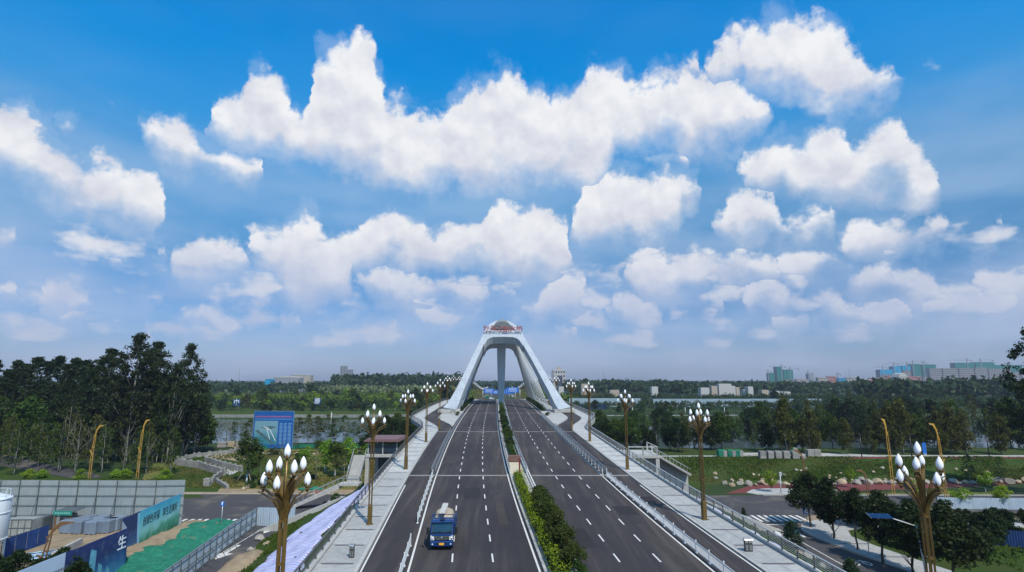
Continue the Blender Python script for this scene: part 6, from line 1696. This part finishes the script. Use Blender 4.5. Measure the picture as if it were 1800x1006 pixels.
# ---- stair towers at both sides
M_DKRED = mat('dark_red_roof', (.14, .075, .075), .6, var=.15, scale=2)
def stair_tower(s, y0, label):
    side = 'left' if s < 0 else 'right'
    x0 = cen(y0) + s * 21.7; zd = dz(y0)
    root = thing('stair_tower', label, 'stairs', (x0, y0, 0))
    g0 = tz(x0 + s * 4, y0)
    m = MB(); m.box((s * 3.2, 3, zd - .3), (6.2, 9, .5)); m.build('landing', M_CONC, root)
    for (x, y) in ((s * .6, 0), (s * 5.9, -1), (s * 5.9, 7)):
        m = MB(); m.box((x, y, (zd - .55 + g0 - .5) / 2), (.7, .8, zd - .55 - g0 + .5)); m.build('support', M_CONC, root)
    if s < 0:
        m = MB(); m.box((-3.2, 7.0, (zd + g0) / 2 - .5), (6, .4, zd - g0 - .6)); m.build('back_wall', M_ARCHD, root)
        for (x, y) in ((-.4, -.8), (-5.9, -.8), (-5.9, 6.8), (-.4, 6.8), (-3.1, -.8)):
            m = MB(); m.box((x, y, zd + 1.1), (.18, .18, 2.4)); m.build('roof_post', M_CONC, root)
        m = MB(); m.box((-3.2, 3, zd + 2.45), (6.8, 9.4, .28)); m.box((-3.2, 3, zd + 2.68), (6.2, 8.8, .2)); m.build('roof', M_DKRED, root)
        for a, b in ((-5.8, -3.2), (-3.0, -.5)):
            m = MB(); m.box(((a + b) / 2, -.8, zd + 1.0), (b - a, .04, 1.5)); m.build('glazing', M_GLASS, root)
        m = MB(); m.box((-3.0, .6, zd + .25), (1.6, .9, .5)); m.build('red_bench', mat('red_cloth', (.45, .06, .08), .8, var=.2), root)
    else:
        for (x, y) in ((.4, -1.3), (3.2, -1.3), (5.9, -1.3), (5.9, 3), (5.9, 7)):
            m = MB(); m.box((x, y, zd + .75), (.22, .22, 1.6)); m.build('railing_post', M_PAVEW, root)
        m = MB(); m.bar([(.4, -1.3, zd + 1.5), (5.9, -1.3, zd + 1.5), (5.9, 7, zd + 1.5)], .16, .14); m.bar([(.4, -1.3, zd + .8), (5.9, -1.3, zd + .8), (5.9, 7, zd + .8)], .06, .06); m.build('railing', M_PAVEW, root)
    # flight of steps going down outwards, then a landing and a second flight to the ground
    n = 22; z1 = g0 + .3; zm = (zd + g0) / 2
    xs = s * 6.3; run = .34
    for k in range(n):
        z = zd - .35 - k * (zd - zm) / n
        m = MB(); m.box((s * (7.4), -1.2 - k * run * .55 if s < 0 else -1.2 + 0, z), (2.2, run * 1.2, .3))
        if s < 0: m2 = m; m2.build('step', M_CONC, root)
        else:
            m = MB(); m.box((s * 6.3 + s * (k + .5) * run, 5.4, z), (run * 1.2, 2.4, .3)); m.build('step', M_CONC, root)
    if s < 0:
        yl = -1.2 - n * run * .55
        m = MB(); m.box((-7.4, yl - 1.2, zm - .2), (3.4, 2.6, .35)); m.build('middle_landing', M_CONC, root)
        for k in range(n):
            z = zm - .2 - k * (zm - g0) / n; m = MB(); m.box((-9.2 - k * .42, yl - 1.2, z), (.5, 2.2, .28)); m.build('step', M_CONC, root)
        m = MB()
        for q in (-2.35, -.05):
            m.bar([(-5.8, yl + q, zm + .95), (-9.0, yl + q, zm + .95), (-9.2 - n * .42, yl + q, g0 + 1.1)], .09, .09)
            for k in range(0, n + 6, 2):
                x = -5.8 - k * .44; zz = zm if x > -9.0 else zm - (-9.0 - x) / (n * .42) * (zm - g0); m.bar([(x, yl + q, zz - .1), (x, yl + q, zz + .95)], .05, .05, up=(0, 1, 0))
        m.build('railing', M_RAILB, root)
        m = MB()
        for q in (-8.6, -6.2):
            m.bar([(q, -1.0, zd + .95), (q, yl, zm + .95)], .08, .08)
            for k in range(0, n, 2): m.bar([(q, -1.2 - k * run * .55, zd - .3 - k * (zd - zm) / n), (q, -1.2 - k * run * .55, zd + .85 - k * (zd - zm) / n)], .05, .05, up=(0, 1, 0))
        m.build('railing', M_RAILB, root)
        m = MB(); m.prism([(-9.2, zm - .3), (-9.2 - n * .42, g0 - .05), (-9.2 - n * .42, g0 - .4), (-9.2, zm - .9)], 'y', yl - 2.35, yl - .05); m.build('stringer', M_CONC, root)
    else:
        m = MB()
        for q in (4.2, 6.6):
            m.bar([(s * 6.3, q, zd + .9), (s * (6.3 + n * run), q, zm + .9)], .10, .10)
            for k in range(0, n, 2): m.bar([(s * (6.3 + k * run), q, zd - .3 - k * (zd - zm) / n), (s * (6.3 + k * run), q, zd + .85 - k * (zd - zm) / n)], .05, .05, up=(0, 1, 0))
        m.build('railing', M_RAILB, root)
        m = MB(); m.prism([(6.3, zd - .3), (6.3 + n * run, zm - .1), (6.3 + n * run, g0), (6.3, g0)], 'y', 6.3, 6.6); m.build('side_wall', M_CONC, root)
stair_tower(-1, 114, 'concrete stair tower with dark red roof and glazing on the left flank of the bridge')
stair_tower(1, 113, 'pale railed platform with stairs going down on the right flank of the bridge')

# ---- stone terraces on the left
M_STONE = mat('pale_stone', (.24, .23, .215), .85, var=.25, scale=2, coords='world', per_obj=.15)
def stone_wall(label, pts, h, t=.5, cap=True):
    ps = [G(*p) for p in pts]; org = tuple(ps[0]); root = thing('stone_wall', label, 'wall', org, 0, 'stone terrace walls')
    for a, b in zip(ps, ps[1:]):
        n = max(1, int((b - a).length / 1.2)); d = (b - a) / n
        for i in range(n):
            p = a + d * i; q = a + d * (i + .97)
            for r in range(2):
                m = MB(); hh = h / 2
                m.bar([tuple(p + Vector((0, 0, hh * (r + .5)))), tuple(q + Vector((0, 0, hh * (r + .5))))], t + rnd.uniform(-.05, .05), hh - .02); m.build('stone', M_STONE, root, org)
            if cap and i % 2 == 0:
                m = MB(); c = p + d * .5; m.cbox((c.x, c.y, c.z + h + .12), (t * 1.1, t * 1.1, .28), .04); m.build('cap_stone', M_STONE, root, org)
stone_wall('long stone wall with cap stones zigzagging up the left grass bank, front run', [(308, 818), (350, 824), (395, 838)], 1.6)
stone_wall('short oblique stone wall dropping from the front run to the street', [(396, 832), (372, 850)], 1.2)
stone_wall('stone wall across the grass bank behind the front run', [(308, 812), (345, 804), (363, 802), (410, 797), (422, 794)], 1.0)
stone_wall('stone wall on the right of the terrace with pale coping', [(360, 812), (392, 822), (425, 830)], 1.3)
stone_wall('low triangular stone wall at the foot of the terrace', [(380, 848), (400, 860)], .8)
p = G(364, 855); m = MB()
root = thing('stone_pillar', 'squat pillar of stacked stone slabs at the foot of the terrace', 'pillar', tuple(p))
for k in range(5):
    m = MB(); m.cbox((rnd.uniform(-.06, .06), 0, .17 + k * .33), (1.3, 1.1, .31), .04); m.build('slab', M_STONE, root)
sheet('terrace_steps', gp((362, 808), (395, 816), (425, 826), (405, 836), (385, 826)), M_PAVEW, .06)
m = MB(); a, b = G(320, 852), G(358, 853); m.bar([(a.x, a.y, .25), ((a.x + b.x) / 2, a.y + .3, .35), (b.x, b.y, .25)], .8, .5); o = m.build('green_net_roll', M_NET); tag(o, 'green net roll lying on the kerb by the hoarding corner', 'net')
for k, (px, py, w) in enumerate(((553, 861, 6), (535, 862, 4), (562, 868, 2.5))):
    p = G(px, py); m = MB(); vs = []; m.lathe((0, 0, 0), [(w * .28, 0), (w * .22, .35), (w * .1, .6), (.05, .66)], 10); o = m.build('netted_heap', M_NET); o.location = tuple(p); o.scale = (1.2, .5, 1); tag(o, ('larger green netted heap at the kerb of the dry lawn', 'small green netted heap left of the larger one', 'smallest green netted heap at the kerb')[k], 'heap')
p = G(563, 868); m = MB(); m.cbox((0, 0, .3), (1.8, .7, .6), .04); o = m.build('brick_stack', mat('red_brick_pile', (.28, .09, .07), .85, var=.3, coords='object')); o.location = tuple(p); tag(o, 'low stack of red bricks at the kerb below the dry lawn', 'bricks')
g = 'pallets of stone beside the big staked tree'
for k, (px, py, w) in enumerate(((391, 787, 2.4), (406, 786, 2.2), (414, 785, 1.6))):
    p = G(px, py); root = thing('stone_pallet', ('grey', 'tan', 'pale blue')[k] + ' stack of stone slabs on a pallet left of the blue billboard', 'pallet', tuple(p), rad(5), g)
    for r in range(4):
        m = MB(); m.cbox((rnd.uniform(-.08, .08), 0, .3 + r * .38), (w, 1.4, .34), .03); m.build('slab', (M_STONE, M_ROCK, M_STONE)[k], root)
# green net fence along the river edge on the left
m = MB(); ps = [G(px, 790 if px < 520 else 787) for px in range(446, 660, 8)]
for a, b in zip(ps, ps[1:]): m._add([(a.x, a.y, a.z), (b.x, b.y, b.z), (b.x, b.y, b.z + 1.0), (a.x, a.y, a.z + 1.0)], [(0, 1, 2, 3)]); m.bar([tuple(a), (a.x, a.y, a.z + 1.1)], .06, .06, up=(0, 1, 0))
o = m.build('net_fence', M_NET, recalc=False); tag(o, 'green net fence along the top of the dry lawn under the billboard', 'fence')
for k in range(34):
    px = 462 + k * 6; p = G(px, 797 + rnd.uniform(-2, 2)); boulder(p, rnd.uniform(.6, 1.3), rnd.uniform(.3, .6), 'pale rubble stone in the line below the green net fence', 'pale rubble stones below the net fence')

# ---- the blue project billboard
p = G(478, 790); by = p.y; root = thing('project_billboard', 'large blue billboard with a printed picture of a bridge', 'billboard', (p.x, by, p.z), rad(-5))
W_, H_ = 12.0, 10.4
m = MB(); m.box((0, 0, H_ / 2 + .3), (W_, .25, H_)); bd = m.build('board', mat('billboard_blue', (.008, .085, .30), .45, var=.12, scale=.4, coords='object'), root)
for x in (-4.5, 0, 4.5):
    m = MB(); m.bar([(x, .4, 0), (x, .2, H_)], .2, .2, up=(0, 1, 0)); m.bar([(x, 3.5, 0), (x, .3, H_ * .7)], .14, .14); m.build('support', M_FRAME, root)
m = MB(); m.box((0, -.02, H_ + .36), (W_ + .1, .3, .08)); [m.box((s * (W_ / 2 + .03), -.02, H_ / 2 + .3), (.06, .3, H_)) for s in (-1, 1)]; m.build('frame', mat('frame_pale_blue', (.16, .26, .36), .5, var=.1, coords='object'), root)
m = MB(); y = -.135; m.quad((-5.6, y, 1.3), (1.4, y, 1.3), (1.4, y, 8.0), (-5.6, y, 8.0)); pic = m.build('printed_picture', print_mat('printed_river', [(0, (.02, .11, .17)), (.35, (.03, .18, .25)), (.6, (.035, .16, .20)), (.8, (.08, .24, .30)), (1, (.14, .28, .35))], .06, .25), bd, recalc=False)
m = MB(); y = -.145
m.quad((-5.5, y, 5.2), (-4.6, y, 5.5), (.9, y, 1.6), (-.2, y, 1.5)); m.quad((-3.8, y, 6.0), (-1, y, 6.6), (1.2, y, 6.2), (-1.2, y, 5.6)); m.build('printed_bridge', mat('print_slate', (.06, .12, .14), .6, var=.2), pic, recalc=False)
m = MB()
for pts_ in ([(-4.0, 4.6), (-2.8, 6.3), (-1.9, 5.8), (-.9, 2.8)], [(-3.0, 4.9), (-2.0, 6.1), (-.9, 5.3), (.9, 2.3)]):
    for a, b in zip(pts_, pts_[1:]): m.bar([(a[0], -.15, a[1]), (b[0], -.15, b[1])], .02, .12, up=(0, 1, 0)) if False else m.quad((a[0], -.15, a[1]), (b[0], -.15, b[1]), (b[0] + .12, -.15, b[1] + .12), (a[0] + .12, -.15, a[1] + .12))
m.build('printed_arch', M_WHITEP, pic, recalc=False)
m = MB(); [m.quad((-5.5 + .42 * k, -.14, 9.0), (-5.5 + .42 * k + .2, -.14, 9.05), (-5.5 + .42 * k + .26, -.14, 9.4), (-5.5 + .42 * k, -.14, 9.35)) for k in range(26)]; m.build('title_print', mat('print_red', (.5, .10, .16), .6, var=.1), bd, recalc=False)
m = MB(); m.quad((-5.7, -.14, 8.45), (5.7, -.14, 8.45), (5.7, -.14, 8.55), (-5.7, -.14, 8.55))
for r in range(16):
    for k in range(3): a = 1.9 + k * 1.3; m.quad((a, -.14, 7.2 - r * .38), (a + rnd.uniform(.7, 1.2), -.14, 7.2 - r * .38), (a + .9, -.14, 7.34 - r * .38), (a, -.14, 7.34 - r * .38))
m.build('small_print', mat('print_light_blue', (.20, .38, .60), .6, var=.1), bd, recalc=False)

# ---- materials stored on the right river bank
g = 'pale stone blocks stored on the right bank'
for k, (px, w) in enumerate(((1340, 1.5), (1354, 1.4), (1368, 1.5), (1382, 1.5), (1398, 1.7), (1411, 1.2), (1424, 1.6), (1436, 1.6))):
    p = G(px, 806 - (k > 5) * 3); root = thing('stone_pallet', '%s pale stack of stone slabs from the left on the right river bank' % ORD[k], 'pallet', tuple(p), rad(rnd.uniform(-5, 5)), g)
    for r in range(3 if k != 5 else 1):
        m = MB(); m.cbox((0, 0, .3 + r * .6), (w, 1.4, .56), .04); m.build('slab', M_STONE, root)
for k, (px, w) in enumerate(((1268, 1.9), (1284, 1.7), (1297, 1.7), (1390, 2.3))):
    p = G(px, 803 - (k == 3) * 5); root = thing('netted_stack', ('leftmost', 'second', 'third', 'rightmost')[k] + ' stack half covered in green net on the right river bank', 'covered stack', tuple(p), 0, 'green netted stacks on the right bank')
    m = MB(); m.cbox((0, 0, .9), (w, 1.5, 1.7), .15); m.build('netting', M_NET, root); m = MB(); m.cbox((w * .42, -.05, .8), (w * .5, 1.5, 1.5), .05); m.build('block', M_STONE, root)
for px in (1310, 1320, 1328): boulder(G(px, 803), 1.9, .8, ('pale slab heap left of the stored stone blocks', 'pale slab heap, middle of three', 'pale slab heap nearest the stored blocks')[(1310, 1320, 1328).index(px)])

# ---- walls and fences on the right
hoarding('blue_barrier', 'dark blue sheet wall behind the grove on the right', [(60, 88), (92, 70)], 2.2, 3.0, M_BLUEP, (.3, 1.9), 1, brace=False)
hoarding('white_fence', 'pale corrugated fence behind the grove on the right, below the far street', [(76, 106.5), (100, 105), (118, 103)], 2.0, 3.0, M_HOARDB, (.3, 1.7), 1, brace=False)
hedge('hedge', 'dense green hedge at the right edge beside the pale fence', [(104, 106, 0), (116, 104, 0), (135, 103, 0)], 4.0, 4.2, M_LMID, leaf=.34, dens=90)
M_HW = mat('white_blue_hoarding', (.26, .34, .40), .6, .1, var=.08, scale=.3, per_obj=.05)
for lab, a, b, y, z, h, mm in (('white hoarding beyond the river just right of the arch', 1000, 1125, 432, 4, 6.2, M_HW), ('long white hoarding beyond the river farther right', 1147, 1480, 424, 4, 6.0, M_HW), ('royal blue hoarding beyond the river below the white one', 1003, 1067, 405, 2.6, 4.2, M_BLUEP), ('blue hoarding beyond the river at the right, behind trees', 1335, 1400, 408, 2.6, 4.0, M_BLUEP)):
    x0, x1 = (a - 900) / 1014 * y, (b - 900) / 1014 * y
    hoarding('far_hoarding', lab, [(x0, y), (x1, y + (3 if b > 1200 else 0))], h, 6.0, mm, (h - .2,), 1, brace=False, z=z - 1)
# characters on the far bank
for ch, px, py in (('中', 416, 708), ('原', 558, 706)):
    y = 392.0; q = at_y(px, py, y); root = thing('character_board', ('blue board with white character 中 left of the project billboard, far bank' if ch == '中' else 'blue board with white character 原 right of the project billboard, far bank'), 'sign', (q.x, y, q.z - 2.4))
    m = MB(); m.box((0, 0, 2.4), (4.4, .3, 4.4)); m.build('board', mat('board_navy', (.02, .08, .22), .5, var=.1), root); m = MB(); [m.box((s * 1.5, .2, -1.4), (.2, .2, 4.4)) for s in (-1, 1)]; m.build('leg', M_FRAME, root)
    link('character', text_mesh(ch, 4.0, 'character', M_WHITEP, .05), root, (0, -.22, 2.4))
# slim posts on the banks
for k, (px, b, t) in enumerate(((580, 778, 724),)):
    p = G(px, b); q = at_y(px, t, p.y); m = MB(); m.tube([(0, 0, 0), (0, 0, q.z - p.z)], [.16, .10], 8); m.box((.2, 0, (q.z - p.z) * .92), (.6, .1, .3)); o = m.build('pale_pole', M_POSTG); o.location = tuple(p); tag(o, 'pale concrete pole on the near river bank left of the bridge', 'pole')
for k, px in enumerate((1112, 1161, 1205, 1274, 1312, 1357, 1444, 1491)):
    p = G(px, 731); m = MB(); m.tube([(0, 0, 0), (0, 0, 4.6)], .14, 6); m.box((0, 0, 4.7), (.7, .3, .2)); o = m.build('park_lamp', M_POSTG); o.location = tuple(p); tag(o, '%s pale park lamp from the left on the far right bank' % ORD[k], 'park lamp', 'park lamps on the far right bank')
for k, px in enumerate((1515, 1603, 1739, 1155)):
    p = G(px, 804 if k < 3 else 798); m = MB(); m.tube([(0, 0, 0), (0, 0, 5.2)], .13, 8); m.cbox((0, 0, 5.3), (.35, .35, .8), .04); o = m.build('dark_post', M_DARKM); o.location = tuple(p); tag(o, ('first dark bollard lamp by the riverside red path', 'second dark bollard lamp by the riverside red path', 'third dark bollard lamp, farthest right', 'lone dark lamp post near the right platform')[k], 'lamp post')
# ------------------------------------------------------------------ the town on the horizon
def bmat(nm, c): return mat(nm, c, .8, var=.08, scale=.05)
B_GREY = bmat('tower_grey', (.22, .23, .25)); B_WHITE = bmat('render_white', (.40, .39, .38)); B_CREAM = bmat('render_cream', (.34, .29, .24)); B_GREEN = bmat('scaffold_green', (.02, .14, .12)); B_CYAN = bmat('scaffold_cyan', (.01, .24, .42)); B_BARE = bmat('bare_concrete_frame', (.22, .20, .20)); B_RED = bmat('red_tiles', (.34, .14, .11)); B_WIN = bmat('window_dark', (.05, .06, .08))
def bx(px, y): return (px - 900) / 1013.5 * y
def zt(py, y): return at_y(900, py, y).z
def building(label, p0, p1, top, y, mm, depth=16, storeys=None, cols=None, extra=None, base=None, group=None):
    x0, x1 = bx(p0, y), bx(p1, y); z0 = base if base is not None else 0.0; z1 = zt(top, y); h = z1 - z0
    root = thing('building', label, 'building', ((x0 + x1) / 2, y, z0), 0, group); w = x1 - x0
    m = MB(); m.box((0, depth / 2, h / 2), (w, depth, h)); m.box((0, depth / 2, h + .35), (w * .96, depth * .96, .7)); m.build('wall', mm, root)
    st = storeys or max(1, int(h / 3.6)); co = cols or max(2, int(w / 5))
    me = None
    for r in range(st):
        for c in range(co):
            zz = h * (r + .55) / st
            if z0 + zz < zt(672, y): continue
            if me is None:
                m = MB(); m.box((0, 0, 0), (w / co * .55, .3, h / st * .5)); me = m.mesh('window', B_WIN)
            link('window', me, root, (-w / 2 + w * (c + .5) / co, -.02, zz))
    if extra: extra(root, w, h, depth)
    return root
def roof_box(root, w, h, d):
    m = MB(); m.box((w * .1, d / 2, h + 2), (w * .35, d * .4, 4)); m.build('roof_house', B_GREY, root)
building('grey twin office block rising left of the bridge on the horizon, taller half', 597, 607, 644, 1500, B_GREY, extra=None)
building('grey twin office block on the horizon, lower right half', 607.5, 617, 650, 1505, B_GREY)
def panel(root, w, h, d):
    m = MB(); m.box((w * .06, -.25, h * .45), (w * .42, .5, h * .62)); m.build('dark_glass_front', B_WIN, root)
    m = MB(); m.box((-w * .46, -.1, h * .5), (w * .12, .6, h)); m.build('grey_flank', B_GREY, root)
    m = MB(); m.box((w * .05, d / 2, h + 2.4), (w * .3, d * .4, 4.8)); m.build('roof_house', B_CREAM, root)
building('white office block with dark glass front just right of the arch', 971, 994, 651, 900, B_WHITE, storeys=6, cols=5, extra=panel)
def shed(label, p0, p1, top, y, mm, rm, arc=2.5):
    x0, x1 = bx(p0, y), bx(p1, y); h = zt(top, y); w = x1 - x0; root = thing('factory_shed', label, 'building', ((x0 + x1) / 2, y, 0))
    m = MB(); m.box((0, 10, (h - arc) / 2), (w, 20, h - arc)); m.build('wall', mm, root)
    n = 10; poly = [(-w/2 + w * i / n, h - arc + arc * math.sin(math.pi * i / n)) for i in range(n + 1)]
    m = MB(); m.prism([(-w/2, h - arc - .3)] + poly + [(w/2, h - arc - .3)], 'y', -.5, 20.5); m.build('roof', rm, root)
shed('low white factory with curved roof on the left horizon', 481, 527, 661.5, 1100, B_GREY, B_WHITE)
shed('white factory hall right of the curved one', 510, 545, 658.5, 1180, B_CREAM, B_WHITE, 1.5)
shed('small bright blue shed left of the curved factory', 466, 475, 666.5, 1050, B_CYAN, B_CYAN, .6)
hs = [(1231, 1246, 683), (1250, 1260, 680), (1263, 1285, 676), (1270, 1292, 680), (1293, 1299, 682), (1314, 1323, 681), (1306, 1318, 686), (1338, 1350, 687), (1355, 1374, 689), (1376, 1388, 690), (1022, 1034, 676), (982, 991, 681), (1145, 1156, 681), (1072, 1088, 687)]
for k, (a, b, t) in enumerate(hs):
    building('%s low pale house counted along the far right bank' % ORD[k] if k < 10 else ('cream house peeping out right of the arch', 'yellowish house at the right foot of the arch', 'small white hut between the two hoardings', 'flat green-roofed hut beyond the white hoarding')[k - 10], a, b, t, 575 + k * 6, (B_WHITE, B_CREAM, B_WHITE)[k % 3], 9, storeys=2, base=1.0, group='low pale houses beyond the right bank')
def gable(root, w, h, d):
    m = MB(); m.prism([(-w/2 - .3, h), (-w * .3, h + 3.5), (0, h + 4.5), (w * .3, h + 3.5), (w/2 + .3, h)], 'y', -.3, d); m.build('roof', B_WHITE, root)
building('white house with rounded gable before the dark trees on the right', 1580, 1596, 663, 640, B_WHITE, 12, storeys=4, cols=3, extra=gable)
def netted(label, p0, p1, top, y, mm, netfrac, group=None):
    def ex(root, w, h, d):
        hh = h * netfrac; m = MB(); n = max(2, int(w / 9))
        for i in range(n): m.box((-w/2 + w * (i + .5) / n, d / 2, h - hh / 2 + .8 + (i % 2) * .6), (w / n * .93, d + 1.6, hh + 1.6))
        m.build('scaffold_net', mm, root)
    return building(label, p0, p1, top, y, B_BARE, 22, storeys=10, cols=4, extra=ex, group=group)
gN = 'tower blocks under construction on the right horizon'
for a, b, t, mm, f, lab in ((1353, 1362, 657, B_GREEN, .8, 'shortest green-netted tower, left of the two tall green ones'), (1366, 1377, 646, B_GREEN, .8, 'tallest green-netted tower of the left trio'), (1378, 1395, 651, B_GREEN, .55, 'broad green-netted tower of the left trio'), (1423, 1432, 658, B_GREY, .5, 'small grey tower between the two building sites'),
                         (1548, 1571, 651, B_CYAN, .25, 'wide tower topped with cyan netting, leftmost of the cyan ones'), (1572, 1586, 645, B_CYAN, .35, 'tall tower with cyan netting, middle one'), (1588, 1603, 644, B_CYAN, .2, 'tower with a cyan band under a bare top'), (1605, 1621, 641, B_GREEN, .8, 'slim green-netted tower right of the cyan ones'),
                         (1623, 1648, 642, B_GREEN, .5, 'wide green-netted tower beside the slim one'), (1682, 1716, 639, B_GREEN, .45, 'long green-netted tower left of the right edge tree'), (1718, 1752, 638, B_GREEN, .45, 'long green-netted tower touching the right edge tree'), (1752, 1800, 643, B_GREEN, .3, 'green-netted tower half behind the right edge tree')):
    netted(lab, a, b, t, 1900, mm, f, gN)
for k, (a, b, t) in enumerate(((1636, 1657, 648), (1659, 1686, 648), (1688, 1714, 648), (1716, 1738, 647), (1740, 1780, 649))):
    building('%s brown-grey apartment slab from the left under the green towers' % ORD[k], a, b, t, 1800, B_BARE, 16, storeys=9, group='brown apartment slabs on the right horizon')
for k, (a, b, t, mm) in enumerate(((1438, 1456, 664, B_CREAM), (1456, 1470, 662, B_RED), (1474, 1488, 665, B_CYAN), (1488, 1512, 664, B_CREAM), (1512, 1530, 667, B_WHITE), (1400, 1420, 667, B_CREAM), (1530, 1560, 665, B_RED), (1560, 1620, 662, B_RED))):
    building(('low cream', 'low red-roofed', 'low blue', 'long cream', 'low white', 'distant cream', 'distant red', 'long distant red')[k] + ' building in the gap between the two tower sites', a, b, t, 1700 + k * 15, mm, 14, storeys=4, group='low buildings on the right horizon')
def crane(px, top, y, jl, jr, label):
    x = bx(px, y); z = zt(top, y); root = thing('tower_crane', label, 'crane', (x, y, 0), 0, 'tower cranes on the right horizon')
    m = MB(); m.box((0, 0, z / 2), (2.2, 2.2, z)); m.build('mast', B_GREY, root)
    m = MB(); m.box(((jr - jl) / 2, 0, z - 6), (jr + jl, 1.0, 1.0)); m.bar([(-jl, 0, z - 6), (0, 0, z), (jr, 0, z - 6)], .4, .4); m.build('jib', B_GREY, root)
    m = MB(); m.box((jr * .9, 0, z - 8), (4, 2, 4)); m.build('counterweight', B_GREY, root)
for k, (px, t, a, b) in enumerate(((1351, 650, 6, 12), (1375, 641, 40, 14), (1390, 645, 12, 30), (1421, 652, 8, 16), (1554, 643, 30, 14), (1574, 637, 34, 14), (1597, 636, 40, 16), (1608, 633, 14, 34), (1627, 634, 8, 10), (1704, 630, 60, 16), (1728, 630, 12, 44), (1473, 655, 10, 10))):
    crane(px, t, 1850, a, b, '%s tower crane from the left on the right horizon' % ORD[k])
for px, t, lab in ((420, 648, 'thin lattice mast on the left horizon'), (1494, 649, 'thin lattice mast between the tower sites'), (1061, 652, 'thin white mast right of the arch')):
    y = 1400; x = bx(px, y); z = zt(t, y); m = MB(); m.bar([(0, 0, 0), (0, 0, z)], [1.2, .5], [1.2, .5], up=(0, 1, 0))
    for q in (.93, .97): m.box((0, 0, z * q), (2.6, .4, .4))
    o = m.build('radio_mast', B_GREY); o.location = (x, y, 0); tag(o, lab, 'mast')
# far gantry signs over the road
for k, (x, y, w) in enumerate(((-9.5, 520, 9), (-5.0, 640, 7), (9.5, 540, 9), (5.5, 600, 8), (11, 480, 10))):
    z = dz(y); root = thing('road_sign', ('blue direction board high over the far left carriageway', 'smaller blue board farther along the left carriageway', 'blue direction board over the far right carriageway', 'smaller blue board behind it over the right carriageway', 'nearest blue board on the right beyond the crest')[k], 'road sign', (cen(y) + x, y, z))
    m = MB(); m.box((0, 0, 8.2), (w, .2, 4.2)); b = m.build('board', M_SIGNB, root); m = MB(); [m.box((0, -.13, 7.2 + q), (w * .7, .03, .25)) for q in (0, 1.0, 2.0)]; m.build('white_lines', M_WHITEP, b)
    m = MB(); s = 1 if x > 0 else -1; m.tube([(s * w * .6, .3, 0), (s * w * .6, .3, 8.5)], .2, 8); m.bar([(s * w * .6, .3, 8.5), (-s * w * .2, .3, 8.5)], .2, .2); m.build('pole', M_POSTG, root)

# ------------------------------------------------------------------ the air
mh = bpy.data.materials.new('haze'); mh.use_nodes = True; nt = mh.node_tree; nt.nodes.remove(nt.nodes['Principled BSDF'])
pv = nt.nodes.new('ShaderNodeVolumePrincipled'); pv.inputs['Density'].default_value = .00012; pv.inputs['Color'].default_value = (.72, .82, 1.0, 1); pv.inputs['Anisotropy'].default_value = .2
nt.links.new(pv.outputs[0], nt.nodes['Material Output'].inputs['Volume'])
m = MB(); m.box((0, 1850, 58), (9000, 4500, 126)); hz = m.build('haze', mh); hz['kind'] = 'stuff'
